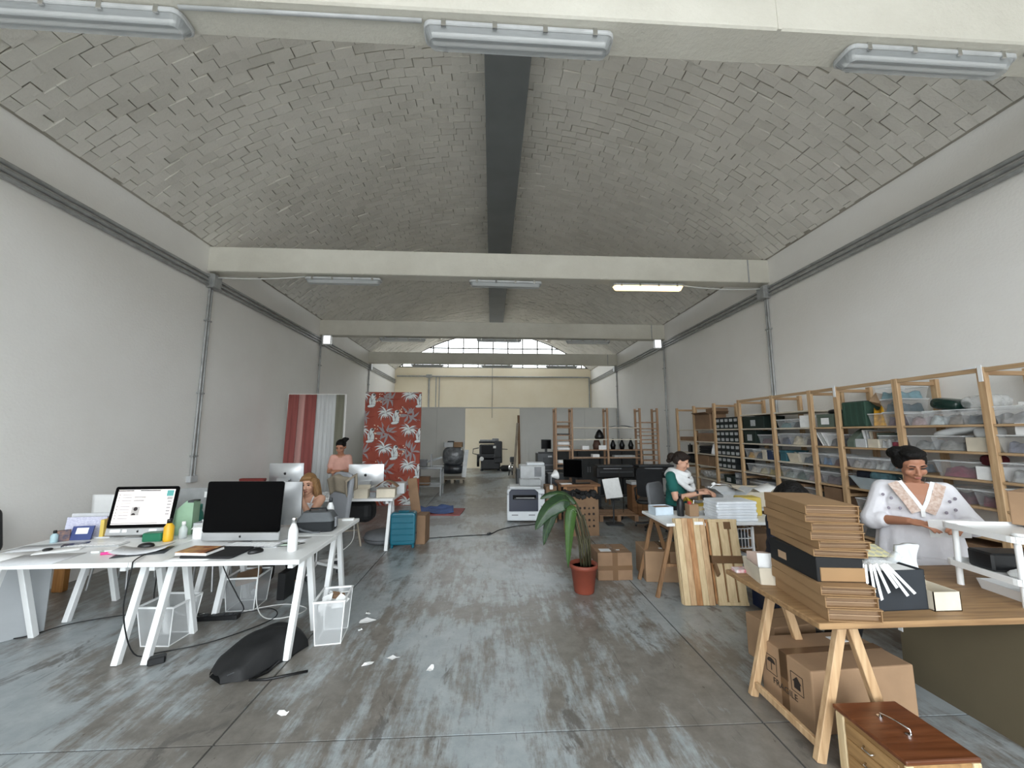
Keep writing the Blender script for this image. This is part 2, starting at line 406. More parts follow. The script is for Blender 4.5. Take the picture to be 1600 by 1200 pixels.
for v_ in range(5):
    q = B(); q.box(-.5, .5, -.5, .5, -.5, .5)
    for vv in q.bm.verts:
        vv.co.x += random.uniform(-.02, .02); vv.co.y += random.uniform(-.04, .04); vv.co.z += random.uniform(-.08, .08)
    bmesh.ops.recalc_face_normals(q.bm, faces=q.bm.faces)
    me = bpy.data.meshes.new('brick'); q.bm.to_mesh(me); q.bm.free(); me.materials.append(M_brick if v_ % 2 else M_brick2); unit.append(me)
rest = B()
for i, bk in enumerate(bricks):
    M, d = brick_M(bk)
    if i in big:
        o = link('brick', random.choice(unit), ceil); o.matrix_basis = M @ Matrix.Diagonal((*d, 1))
    else:
        rest.m = random.randint(0, 1); jv = lambda s_: random.uniform(-s_, s_)
        vs = [M @ V((sx_*d[0]/2 + jv(.003), sy_*d[1]/2 + jv(.003), sz_*d[2]/2 + jv(.002))) for sz_ in (-1, 1) for sy_ in (-1, 1) for sx_ in (-1, 1)]
        rest._new(vs, [(0, 2, 3, 1), (0, 1, 5, 4), (2, 6, 7, 3), (0, 4, 6, 2), (1, 3, 7, 5)])
rest.obj('brickwork', [M_brick, M_brick2], ceil, kind='stuff')
# ridge duct
S(B().box(-.12, .47, YR, 17.0, 6.32, 6.62).obj('trim_1', M_duct, bev=.01))
# tie beams
BY = [2.14, 6.33, 10.52, 14.72]
beams = []
for i, y in enumerate(BY):
    b = B(); n = 24; zt, zb = 4.76, 4.33
    b.box(XL-.02, XR+.02, y, y+.25, zb, zt)
    o = S(b.obj('tie_beam', M_beam, bev=.012)); beams.append(o)
    for x in (XR-.38, 1.9, -2.2):
        B().box(x-.012, x+.012, y-.004, y+.01, zb-.004, zt-.01).obj('shutter_seam' if x < 4 else 'strap', M_beam if x < 4 else M_steel, o)
# grey partition of boards with an opening
PY = 14.98
pt = bpy.data.objects.new('partition', None); COL.objects.link(pt); S(pt); pt.location = (0, PY, 0)
for x0, x1 in ((XL, -3.3), (-3.3, -2.1), (-2.1, -1.02), (1.16, 2.4), (2.4, 3.65), (3.65, XR-.02)):
    B().box(x0+.002, x1-.002, 0, .09, 0, 2.62).obj('board', M_part, pt, bev=.004)
B().box(XL, XR-.02, -.01, .1, 2.62, 2.66).obj('top_rail', M_part, pt, bev=.004)
B().box(1.10, 1.18, -.02, .11, 0, 2.62).obj('post', M_part, pt, bev=.004)

# ================================================================== SERVICES: conduits, boxes, luminaires
def sagc(p, q, sag, n=10):
    p, q = V(p), V(q); return [p.lerp(q, i/n) - V((0, 0, sag*4*(i/n)*(1-i/n))) for i in range(n+1)]
for side, X, sg in (('left', XL, 1), ('right', XR, -1)):
    for k, z in enumerate((4.10, 4.17, 4.24)):
        o = B().cyl((X+sg*.035, YR+.05, z), (X+sg*.035, YE-.05, z), .024, n=8).obj('wall_conduit', M_steel)
        tag(o, f'{("lowest", "middle", "top")[k]} of three grey conduits running along the {side} wall', 'conduit', 'conduits along the walls')
    for i, y in enumerate(BY[1:]):
        bn = ('nearest full', 'second', 'far')[i]
        t = T('junction_box', f'grey junction box on the {side} wall under the {bn} tie beam', 'junction box', (X, y+.1, 4.17), 0, 'junction boxes')
        B().box(0, sg*.11, -.10, .10, -.12, .12).obj('box_body', M_steel, t, bev=.008)
        B().box(sg*.11, sg*.122, -.09, .09, -.11, .11).obj('box_lid', M_steel, t, bev=.004)
        zb = .98 if (side == 'left' and i == 0) else .3
        t = T('conduit_drop', f'vertical pair of grey conduits on the {side} wall below the {bn} tie beam', 'conduit', (X, y+.06, 0), 0, 'vertical conduits')
        for dy in ((0, .05) if i == 0 else (0,)):
            B().cyl((sg*.03, dy+.02*(dy > 0), zb), (sg*.03, dy, 4.07), .017 if i == 0 else .024, n=8).obj('pipe', M_steel, t)
        for z in (1.3, 2.3, 3.5): B().box(0, sg*.05, -.03, .09, z-.012, z+.012).obj('clip', M_steel, t)
        if side == 'left' and i == 0: B().box(0, sg*.07, -.05, .1, zb-.08, zb+.02).obj('socket_box', M_lgrey, t, bev=.006)
t = T('emergency_light', 'small white emergency light on the left wall under the second beam', 'emergency light', (XL+.13, 10.47, 4.17), 0, 'emergency lights')
M_em = mat('emergency_lens', 'f4f6fa', .3, emit=1.2, var=0)
def emer(t, sg):
    B().box(-.02, sg*.22, -.04, .04, -.13, .14).obj('housing', M_whitep, t, bev=.012)
    B().box(sg*.03, sg*.2, -.05, -.036, -.10, .11).obj('lens', M_em, t, bev=.004)
emer(t, 1)
t = T('emergency_light', 'small white emergency light on the right wall under the second beam', 'emergency light', (XR-.13, 10.47, 4.17), 0, 'emergency lights')
emer(t, -1)
# end wall conduits
t = T('wall_conduit', 'thin grey conduits crossing the cream end wall below the lunette window', 'conduit', (0, YE, 0))
B().cyl((XL+.1, -.04, 4.42), (XR-.1, -.04, 4.42), .035, n=8).obj('pipe', M_steel, t)
for x, r in ((-3.06, .04), (-2.72, .02), (-2.56, .02), (XR-.1, .035)):
    B().cyl((x, -.04, 0), (x, -.04, 4.42), r, n=8).obj('pipe', M_steel, t)
B().box(-3.2, -2.92, -.1, -.005, 4.35, 4.5).obj('box', M_steel, t, bev=.01)
B().cyl((.02, -.03, 2.4), (.02, -.03, 4.86), .008, n=6).obj('cable', M_cable_b, t)
# luminaires under the beams
M_diff = mat('clear_diffuser', 'cfd4d6', .12, var=.03, scale=3, alpha=.45)
M_lit = mat('lit_diffuser', 'ffdc9a', .3, var=0, emit=1.7)
lum_x = [[-2.62, .17, 3.08], [-2.55, .23, 2.78], [-2.5, .2, 2.75], [-2.5, .2, 2.75]]
bname = ['nearest', 'second', 'third', 'farthest']
for i, y in enumerate(BY):
    for j, x in enumerate(lum_x[i]):
        lit = (i == 1 and j == 2)
        lab = f'{"glowing warm" if lit else "unlit clear"} fluorescent batten under the {bname[i]} beam, {("towards the left wall", "below the ridge duct", "towards the right wall")[j]}'
        t = T('ceiling_luminaire', lab, 'lamp', (x, y+.14, 4.325), random.uniform(-1, 1), 'battens under the tie beams')
        q = .16 if i == 0 else (.06 if i == 1 else .03); t.location.z -= q-.005 if i else .0
        if i: t.location.z = 4.325 - .03
        B().prism(rrect(1.27, .17, .05), -.035, 0).obj('housing', M_lgrey, t, bev=.006)
        b = B(); P1, P2 = rrect(1.25, .15, .05), rrect(1.19, .09, .035)
        n = len(P1); b._new([V((*p, -.035)) for p in P1] + [V((*p, -.095)) for p in P2], [(k, (k+1) % n, n+(k+1) % n, n+k) for k in range(n)] + [tuple(range(n, 2*n)), tuple(range(n))[::-1]])
        b.obj('diffuser', M_lit if lit else M_diff, t)
        for s in (-1, 1): B().cyl((-.58, s*.03, -.05), (.58, s*.03, -.05), .013, n=8).obj('tube', M_whitep, t)
        for k in range(4):
            for s in (-1, 1): B().box(-.5+k*.333-.015, -.5+k*.333+.015, s*.082-.006, s*.082+.006, -.05, .005).obj('clip', M_chrome, t)
        if i: B().box(-.5, -.46, -.02, .02, 0, .035).obj('bracket', M_steel, t); B().box(.46, .5, -.02, .02, 0, .035).obj('bracket', M_steel, t)
# wire runs under the first two beams
for a, bb, lab in (((-1.98, 2.2, 4.315), (-.47, 2.2, 4.315), 'surface conduit under the nearest beam between the left and middle battens'),):
    tag(B().tube([a, bb], .014).obj('beam_conduit', M_lgrey), lab, 'conduit')
tag(B().tube(sagc((XL+.1, 6.42, 4.25), (-3.2, 6.45, 4.31), .03), .012).obj('white_cable', M_cable_w), 'white cable from the left wall box to the batten', 'cable')
tag(B().tube(sagc((XR-.1, 6.42, 4.25), (3.42, 6.45, 4.29), .04), .012).obj('white_cable', M_cable_w), 'white cable from the right wall box to the glowing batten', 'cable')
tag(B().tube([(XR-.45, 2.2, 4.315), (3.75, 2.2, 4.315)], .014).obj('beam_conduit', M_lgrey), 'surface conduit at the right end of the nearest beam', 'conduit')

# ================================================================== LEFT DESKS
def desk(label, x0, x1, y0, y1, z=.74, group='white trestle desks', bracket=True):
    cx, cy = (x0+x1)/2, (y0+y1)/2; hx, hy = (x1-x0)/2, (y1-y0)/2
    t = T('trestle_desk', label, 'desk', (cx, cy, 0), 0, group)
    B().box(-hx, hx, -hy, hy, z-.034, z).obj('tabletop', M_white, t, bev=.003)
    for s in (-1, 1):
        x = s*(hx-.10)
        B().box(x-.02, x+.02, -hy+.08, hy-.08, z-.084, z-.034).obj('rail', M_white, t, bev=.003)
        for f in (-1, 1):
            B().bar((x, f*.05, z-.06), (x, f*(hy-.12), .0), .045, .045, up=(1, 0, 0)).obj('leg', M_white, t, bev=.003)
    return t
XS = -2.59
desk('white trestle desk under the black-screened computer', XS, -1.40, 3.03, 3.72)
desk('white trestle desk with the lit computer screen and loose papers', -3.85, XS-.004, 3.03, 3.72)
desk('white trestle desk where the blonde person sits', XS, -1.43, 3.724, 4.42)
desk('white trestle desk behind the lit computer, beside the wall', -3.85, XS-.004, 3.724, 4.42)
desk('white trestle desk in front of the person in pink', -2.95, -1.39, 5.68, 6.36)
desk('white trestle desk below the pink and white hanging fabrics', -4.45, -2.97, 6.1, 6.85)

def logo(name, parent, M, s, m):
    b = B(); n = 20
    P = []
    for i in range(40):
        a = 2*math.pi*i/40; r = 1 + .10*math.cos(2*a) * 1
        x, y = .86*math.sin(a)*(1+.08*math.cos(a)), .95*math.cos(a)
        if y > .7: y -= .25*math.exp(-(x/.25)**2)
        if y < -.8: y += .14*math.exp(-(x/.2)**2)
        d = math.hypot(x-1.05, y-.12)
        if d < .42: k_ = (x-1.05)/d if d else -1; x = 1.05 - math.sqrt(max(0, .42**2-(y-.12)**2))
        P.append((x*s, y*s))
    b.prism(P[::-1], -.0004, .0004, M)
    b.prism([(p[0]*.36*s + .12*s, p[1]*.36*s + 1.28*s) for p in [(0, -.75), (.35, -.4), (.45, .1), (.3, .75), (-.1, .4), (-.2, -.1)]], -.0004, .0004, M)
    return b.obj(name, m, parent)
M_scr = mat('lit_screen', 'fbf3ee', .2, emit=.30, var=0)
M_scr2 = mat('lit_screen_grey', 'aaa6a4', .2, emit=.10, var=0)
M_scr3 = mat('lit_screen_pink', 'eeddd4', .2, emit=.24, var=0)
M_scr4 = mat('lit_screen_teal', '4f8f8c', .2, emit=.3, var=0)
M_scrd = mat('lit_screen_dark', '30282a', .2, emit=.05, var=0)
def imac(label, loc, rz, big=True, tilt=4, screen=False, rear_logo=True):
    W, H, CH, FZ = (.65, .42, .068, .085) if big else (.528, .355, .062, .085)
    t = T('desktop_computer', label, 'computer', loc, rz, 'all-in-one desktop computers')
    R = TR(0, -.03, FZ) @ RX(-tilt)     # panel frame: x right, z up, faces -y
    HH = H
    b = B(); b.prism(rrect(W, HH, .018), 0, .010, R @ TR(0, 0, HH/2) @ RX(90)); b.obj('screen_glass', M_glassblk, t)
    B().prism([(-W/2, 0), (-W/2+.012, -CH+.012), (-W/2+.02, -CH), (W/2-.02, -CH), (W/2, -CH+.012), (W/2, 0)][::-1] if 0 else [(W/2, .0), (-W/2, .0), (-W/2, -CH+.02), (-W/2+.015, -CH+.003), (-W/2+.03, -CH), (W/2-.03, -CH), (W/2-.015, -CH+.003), (W/2, -CH+.02)], 0, .012, R @ TR(0, 0, CH) @ TR(0, 0, 0) @ RX(90)).obj('chin', M_alu, t) if 0 else None
    # chin sits under the glass
    B().box(-W/2, W/2, -.012, .0, -CH, -.001, R).obj('chin', M_alu, t, bev=.005)
    b = B()
    def f(u, v):
        x = (u-.5)*W; z = -CH + v*(HH+CH); e = max(abs(u-.5), abs(v-.5))*2
        d = .045*max(0, 1-(2*abs(u-.5))**2.2)*max(0, 1-(2*abs(v-.5))**2.2) + .006
        return R @ V((x, d, z))
    b.grid(f, 14, 12); b.box(-W/2, W/2, -.001, .005, -CH, HH, R); b.obj('back_shell', M_alu, t)
    b = B(); b.box(-.09, .09, .10, .106, .004, FZ+.12, TR(0, 0, 0)); b.box(-.09, .09, -.06, .106, 0, .006)
    b.box(-.09, .09, .03, .106, FZ+.1, FZ+.106); b.obj('stand', M_alu, t, bev=.002)
    B().cyl((0, .099, .06), (0, .108, .06), .018, n=14).obj('cable_hole', M_dgrey, t)
    logo('chin_logo', t, R @ TR(0, -.0125, -CH/2) @ RX(90), .011, M_black)
    if rear_logo: logo('back_logo', t, R @ TR(0, .0525, HH*.55) @ RZ(180) @ RX(90), .027 if big else .024, M_black)
    if screen:
        sw, sh = W-.055, HH-.055
        def rc(x0, x1, z0, z1, m, k): return B().box((x0-.5)*sw, (x1-.5)*sw, -.0104-k*.0004, -.010, HH/2+(z0-.5)*sh, HH/2+(z1-.5)*sh, R), m
        scr = B(); items = [(0, 1, 0, 1, 0, 0), (0, .27, .955, .985, 4, 1), (.38, .74, .955, .985, 4, 1), (0, .8, .02, .05, 1, 1),
              (.44, .8, .06, .86, 2, 1), (.3, .44, .25, .5, 1, 2), (.86, .98, .80, .97, 3, 1), (.88, .98, .70, .78, 1, 1), (.3, .5, .76, .80, 1, 2), (.3, .48, .66, .7, 1, 2)]
        items += [(.09, .26, .84-i*.085, .865-i*.085, 1, 1) for i in range(9)] + [(.03, .05, .84-i*.085, .865-i*.085, 4, 1) for i in range(9) if i != 3] + [(.9, .97, .62-i*.09, .67-i*.09, 1, 1) for i in range(5)]
        for x0, x1, z0, z1, m, k in items:
            scr.m = m; scr.box((x0-.5)*sw, (x1-.5)*sw, -.0106-k*.0004, -.0101, HH/2+(z0-.5)*sh, HH/2+(z1-.5)*sh, R)
        scr.m = 4; scr.prism(arc(0, 0, .017, 0, 6.1, 12), 0, .0016, R @ TR(-.13*sw, -.0104, HH*.5-.06*sh) @ RX(90))
        scr.prism(arc(0, 0, .017, 0, 3.14, 8), 0, .0016, R @ TR(-.15*sw, -.0104, HH*.5-.235*sh) @ RX(90))
        scr.obj('screen_picture', [M_scr, M_scr2, M_scr3, M_scr4, M_scrd], t)
        for x0, x1 in ((-.25, -.16), (-.14, -.10), (.10, .17)): B().box(x0*.9, x1*.9, -.0128, -.0118, -CH+.025, -.012, R).obj('sticker', M_paper, t)
        logo('heart_sticker', t, R @ TR(W/2-.03, -.0128, -.03) @ RX(90), .008, M_black)
    return t
DZ = .74
imac('desktop computer with a lit mail window on its screen', (-3.13, 3.76, DZ), 3, big=False, tilt=9, screen=True)
imac('large desktop computer with a switched-off black screen', (-2.12, 3.55, DZ), -2, big=True, tilt=3)
imac('desktop computer seen from behind in front of the blonde person', (-2.14, 4.02, DZ), 178, big=False, tilt=2)
imac('desktop computer turned away, beside the red bag', (-3.30, 6.5, DZ), 182, big=False, tilt=3)
imac('desktop computer turned away, in front of the patterned panel', (-1.94, 6.2, DZ), 184, big=False, tilt=3)

def keyboard(label, loc, rz, w_=.42, d=.12):
    t = T('keyboard', label, 'keyboard', loc, rz)
    B().prism(rrect(w_, d, .012), 0, .010).obj('key_plate', M_alu, t, bev=.001)
    me = None
    for r in range(5):
        for c in range(14):
            x = -w_/2+.02+c*(w_-.03)/14; y_ = -d/2+.014+r*.022
            if me is None:
                o = B().box(-.0105, .0105, -.0085, .0085, 0, .003).obj('key', M_whitep, t); me = o.data
            else: o = link('key', me, t)
            o.location = (x, y_, .0102)
def mouse(label, loc, rz, m):
    t = T('computer_mouse', label, 'mouse', loc, rz)
    b = B(); b.lathe([(.0, 0), (.030, .001), (.032, .010), (.028, .024), (.016, .034), (.0, .037)], 16, sy=1.75, cap=False); b.obj('shell', m, t)
    B().cyl((0, -.032, .026), (0, -.018, .031), .004, n=8).obj('wheel', M_dgrey, t)
keyboard('slim white keyboard below the black screen', (-1.94, 3.42, DZ), -4)
keyboard('slim white keyboard in front of the lit screen', (-3.26, 3.50, DZ), 4)
mouse('black mouse with cable beside the white bottle', (-1.82, 3.22, DZ), -40, M_black)
mouse('black mouse in front of the lit screen', (-2.80, 3.42, DZ), -70, M_black)
tag(B().tube([(-1.84, 3.27, DZ+.012), (-1.9, 3.36, DZ+.006), (-1.75, 3.44, DZ+.006), (-1.56, 3.46, DZ+.006), (-1.62, 3.38, DZ+.006), (-1.8, 3.36, DZ+.006), (-1.98, 3.33, DZ+.006)], .0025).obj('mouse_cable', M_cable_b), 'thin black mouse cable looped on the white desk', 'cable')

def bottle(label, loc, prof, m, capm, caph, capr, name='bottle', n=20):
    t = T(name, label, 'bottle', loc)
    B().lathe(prof, n).obj('flask', m, t)
    z = prof[-1][1]
    B().lathe([(capr, z-.004), (capr, z+caph-.004), (capr*.85, z+caph)], n).obj('cap', capm, t)
    return t
WB = [(.0, 0), (.034, 0), (.036, .006), (.036, .14), (.033, .165), (.022, .192), (.0165, .205), (.0165, .215)]
bottle('white steel bottle with a silver cap on the near desk corner', (-1.565, 3.26, DZ), WB, M_white, M_chrome, .04, .019)
bottle('white steel bottle with a dark cap behind the grey bag', (-1.66, 4.2, DZ), WB, M_white, M_dgrey, .04, .019)
M_teal = mat('teal_bottle', '2f8376', .35, var=.05)
bottle('teal plastic bottle behind the white pen box', (-2.86, 4.05, DZ), [(0, 0), (.045, 0), (.046, .08), (.036, .15), (.026, .17), (.026, .185)], M_teal, M_teal, .045, .028)
M_yel = mat('yellow_plastic', 'e0ae22', .4)
bottle('yellow bottle with a black cap beside the green file', (-2.775, 3.60, DZ), [(0, 0), (.035, 0), (.036, .02), (.036, .12), (.02, .145), (.018, .155)], M_yel, M_black, .028, .02)
bottle('small clear bottle with a white label beside the yellow bottle', (-2.715, 3.68, DZ), [(0, 0), (.03, 0), (.031, .08), (.014, .11), (.013, .12)], mat('clear_bottle', 'dfe5e6', .15, alpha=.5), M_whitep, .025, .015)
# magazine file, green box, pen box, roll
M_gfile = mat('green_translucent_plastic', '9fc2a4', .4, alpha=.75)
t = T('magazine_file', 'pale green plastic magazine file behind the yellow bottle', 'magazine file', (-2.86, 3.84, DZ), 4)
for s in (-1, 1): B().prism([(-.13, 0), (.12, 0), (.12, .30), (.06, .30), (-.13, .12)], -.0015, .0015, TR(0, s*.045, 0) @ RX(90)).obj('side_panel', M_gfile, t)
B().box(.117, .12, -.045, .045, 0, .30).obj('spine', M_gfile, t); B().box(-.13, .12, -.045, .045, 0, .003).obj('base', M_gfile, t)
B().box(-.1, .1, -.03, .03, .004, .2).obj('papers', M_paper2, t)
B().box(.07, .12, -.048, .048, .285, .302).obj('corner_clip', M_dgrey, t)
M_clearg = mat('smoky_clear_plastic', 'b9bdbf', .25, alpha=.6)
t = T('plastic_chair', 'grey translucent plastic chair back behind the green file', 'chair', (-3.15, 4.62, 0), 185)
def shellchair(t, m, leg, hz=1.05, label_sticker=None):
    b = B()
    b.grid(lambda u, v: ((u-.5)*(.44-.06*max(0, v-.6)), (-.22+.42*min(1, v*2) if v < .5 else .2+.04*(v-.5)*2), (.45+.02*math.cos(6.28*u)) if v < .5 else .45+(hz-.45)*(v-.5)*2), 10, 16)
    b.obj('shell', m, t, solid=.006)
    for x in (-.2, .2):
        for y_ in (-.18, .18): B().cyl((x*.8, y_*.8, .44), (x, y_, 0), .012, n=8).obj('leg', leg, t)
shellchair(t, M_clearg, M_alu, 1.08)
B().box(-.16, -.07, .235, .240, .98, 1.04).obj('sticker', M_paper, t)
t = T('plastic_chair', 'white plastic chair back showing left of the lit screen', 'chair', (-4.10, 4.75, 0), 180)
shellchair(t, M_whitep, M_alu, 1.0)
tag(B().prism(rrect(.15, .09, .015), 0, .07).obj('storage_box', mat('green_plastic', '156a4c', .5), None, bev=.006, loc=(-2.90, 3.62, DZ), rot=(0, 0, 6)), 'dark green plastic box left of the yellow bottle', 'box')
def opentray(name, label, cat, loc, rz, w_, d, h, m, th=.004, flare=.0, group=None):
    t = T(name, label, cat, loc, rz, group)
    b = B(); b.box(-w_/2, w_/2, -d/2, d/2, 0, th)
    for s in (-1, 1):
        f = flare
        b._new([V((s*(w_/2+a*f), y_, z)) for z, a in ((0, 0), (h, 1)) for y_, in ((-d/2-a*f,), (d/2+a*f,))] + [V((s*(w_/2+a*f-th), y_, z)) for z, a in ((0, 0), (h, 1)) for y_, in ((-d/2-a*f,), (d/2+a*f,))], [(0, 1, 3, 2), (4, 6, 7, 5), (0, 2, 6, 4), (1, 5, 7, 3), (2, 3, 7, 6), (0, 4, 5, 1)])
        b._new([V((x, s*(d/2+a*f), z)) for z, a in ((0, 0), (h, 1)) for x, in ((-w_/2-a*f,), (w_/2+a*f,))] + [V((x, s*(d/2+a*f-th), z)) for z, a in ((0, 0), (h, 1)) for x, in ((-w_/2-a*f,), (w_/2+a*f,))], [(0, 1, 3, 2), (4, 6, 7, 5), (0, 2, 6, 4), (1, 5, 7, 3), (2, 3, 7, 6), (0, 4, 5, 1)])
    b.obj('tub', m, t)
    return t
t = opentray('desk_organiser', 'white desk organiser box with cards behind the paper roll', 'organiser', (-2.58, 3.84, DZ), 5, .24, .14, .11, M_lgrey)
for i in range(3): B().cb((-.02+i*.03, 0, .09), (.12, .002, .09), (25, 0, 10*i)).obj('card', M_paper, t)
t = T('paper_roll', 'white paper roll standing left of the black screen', 'paper roll', (-2.57, 3.68, DZ))
B().lathe([(.018, 0), (.05, 0), (.052, .005), (.052, .095), (.05, .1), (.018, .1), (.018, 0)], 24, cap=False).obj('roll', M_paper, t)
B().cb((.01, 0, .108), (.13, .09, .003), (6, -12, 20)).obj('loose_sheet', M_paper, t)
# laptop sleeve, book
tag(B().prism(rrect(.40, .27, .03), 0, .018).obj('laptop_sleeve', mat('black_neoprene', '141518', .8, bump=.1), None, bev=.006, seg=2, loc=(-2.10, 3.22, DZ), rot=(0, 0, -4)), 'black laptop sleeve lying in front of the black screen', 'laptop sleeve')
t = T('book', 'book with a reddish food photo cover lying on the laptop sleeve', 'book', (-2.22, 3.20, DZ+.0185), -6)
B().box(-.12, .12, -.085, .085, .002, .018).obj('page_block', M_paper, t); B().box(-.123, .123, -.088, .088, .018, .021).obj('front_cover', mat('reddish_cover', '8a4a30', .4, col2='d7a25f', scale=18), t)
B().box(-.123, .123, -.088, .088, 0, .002).obj('back_cover', M_paper, t); B().box(.105, .125, -.09, .09, .0208, .0225).obj('elastic_band', M_black, t)
def sheet(label, loc, rz, w_, d, m, th=.0015, curl=0, name='paper_sheet', group=None, tilt=(0, 0)):
    b = B(); b.grid(lambda u, v: ((u-.5)*w_, (v-.5)*d, curl*((u-.5)**2*4)), 6, 2)
    o = b.obj(name, m, None, loc=loc, rot=(tilt[0], tilt[1], rz), solid=-th)
    return tag(o, label, 'paper', group)
G = 'loose papers on the left desk'
sheet('white sheet under the laptop sleeve at the desk edge', (-2.22, 3.11, DZ), 3, .30, .12, M_paper, group=G)
sheet('blue-white booklet lying open right of the pink marker', (-2.72, 3.30, DZ+.006), 18, .34, .2, M_paper2, curl=.03, group=G)
sheet('dark folder under the blue-white booklet', (-2.70, 3.28, DZ), 20, .32, .2, M_dgrey, group=G, th=.004)
sheet('large printed sheet hanging over the left desk front edge', (-3.32, 3.14, DZ+.002), 4, .42, .26, M_paper2, group=G)
sheet('printed sheet at the left end of the desk', (-3.66, 3.26, DZ), -12, .36, .24, M_paper, group=G)
sheet('sheet of paper lying under the small round pebble', (-3.62, 3.44, DZ+.003), 15, .34, .2, M_paper2, group=G)
sheet('white sheet between the phone and the left keyboard', (-3.40, 3.36, DZ+.004), 30, .26, .16, M_paper, group=G)
sheet('white note under the white bottle side of the black screen', (-1.70, 3.60, DZ), -10, .2, .14, M_paper2, group=G)
sheet('green tinted sheet beside the slim white keyboard', (-1.70, 3.45, DZ), 6, .16, .1, mat('pale_green_paper', 'c9dccd', .85), group=G)
tag(B().lathe([(0, 0), (.028, .002), (.03, .010), (.02, .016), (0, .018)], 14, cap=False).obj('pebble', M_black, None, loc=(-3.48, 3.35, DZ+.006)), 'small black pebble weighing down papers', 'pebble')
tag(B().prism(rrect(.16, .08, .012), 0, .009).obj('smartphone', mat('phone_dark', '22263a', .25), None, bev=.002, loc=(-3.42, 3.50, DZ+.006), rot=(0, 0, 35)), 'dark phone lying by the blue picture frame', 'phone')
t = T('marker_pen', 'pink marker with a black cap on the desk', 'marker', (-2.90, 3.24, DZ+.012), 25)
M_pink = mat('hot_pink', 'e0338c', .4)
B().cyl((-.06, 0, 0), (.04, 0, 0), .0105, n=12).obj('barrel', M_pink, t); B().cyl((.04, 0, 0), (.075, 0, 0), .0115, .009, n=12).obj('cap', M_black, t)
for i, (x, y_) in enumerate(((-3.06, 3.29), (-2.98, 3.31))):
    tag(B().box(-.03, .03, -.012, .012, 0, .012).obj('eraser', M_paper, None, bev=.003, loc=(x, y_, DZ), rot=(0, 0, 5)), ('white eraser left of the pink marker', 'second white eraser, closer to the left keyboard corner')[i], 'eraser')
# left paper rack
t = T('letter_rack', 'white letter rack packed with printed papers and yellow folder', 'letter rack', (-3.60, 3.74, DZ), 4)
B().box(-.22, .22, -.02, .14, 0, .01).obj('base', M_paper2, t); B().box(-.22, .22, .12, .14, 0, .19).obj('back_panel', M_paper2, t)
B().box(-.19, .13, .03, .05, .01, .175, RX(-6)).obj('printed_stack', mat('printed_paper', 'd8d9e6', .85, col2='a9a9c4', scale=60, stretch=(1, 1, 6)), t)
B().box(.135, .165, -.02, .10, .01, .155).obj('yellow_folder', mat('yellow_card', 'd9bd62', .8), t); B().box(.17, .22, .0, .11, .01, .17).obj('brown_folder', M_card2, t)
t = T('picture_frame', 'small dark blue framed card leaning on the letter rack', 'picture frame', (-3.56, 3.67, DZ), 6)
B().box(-.08, .08, -.006, .006, 0, .115, RX(-14)).obj('frame', mat('blue_card', '3c4a80', .5), t); B().box(-.045, .045, -.008, -.006, .05, .1, RX(-14)).obj('picture', M_paper, t)
bottle('small pale blue bottle with dark cap left of the picture frame', (-3.70, 3.60, DZ), [(0, 0), (.022, 0), (.024, .01), (.024, .06), (.012, .075), (.011, .08)], mat('pale_blue_plastic', 'a9c4cc', .4), M_black, .02, .012)
tag(B().box(-.06, .02, -.02, .02, 0, .09).obj('card_packet', mat('patterned_packet', '8a6a5a', .6, col2='3a3f55', scale=30), None, bev=.004, loc=(-3.66, 3.66, DZ), rot=(0, 0, 40)), 'small patterned packet beside the blue framed card', 'packet')
# soft cool bag
t = T('lunch_bag', 'grey and black cool bag with a strap on the far desk', 'bag', (-1.66, 3.92, DZ), 6)
M_bagg = mat('grey_cordura', '5d6164', .8, bump=.1); M_bagd = mat('dark_cordura', '191d20', .8, bump=.1)
B().prism(rrect(.32, .20, .03), 0, .095).obj('lower_body', M_bagd, t, bev=.012, seg=2)
b = B(); P1, P2 = rrect(.325, .205, .03), rrect(.25, .15, .03); n = len(P1)
b._new([V((*p, .095)) for p in P1] + [V((*p, .105)) for p in P1] + [V((*p, .175)) for p in P2], [(k, (k+1) % n, n+(k+1) % n, n+k) for k in range(n)] + [(n+k, n+(k+1) % n, 2*n+(k+1) % n, 2*n+k) for k in range(n)] + [tuple(range(2*n, 3*n)), tuple(range(n))[::-1]])
b.obj('upper_body', M_bagg, t)
B().tube([(-.08, 0, .17), (-.07, 0, .2), (.07, 0, .2), (.08, 0, .17)], .009).obj('handle', M_bagd, t)
B().tube([(-.165, -.02, .1), (-.18, -.05, .06), (-.1, -.115, .03), (0, -.12, .005), (.06, -.11, .004)], .011, 4).obj('strap', M_bagg, t)
for s in (-1, 1): B().box(s*.165-.012, s*.165+.012, -.03, .03, .03, .12).obj('buckle', M_mgrey, t, bev=.004)
tag(B().prism(rrect(.12, .05, .01), 0, .02).obj('charger_brick', M_whitep, None, bev=.004, loc=(-1.52, 4.33, DZ), rot=(0, 0, 10)), 'white charger on the far right corner of the desk', 'charger')

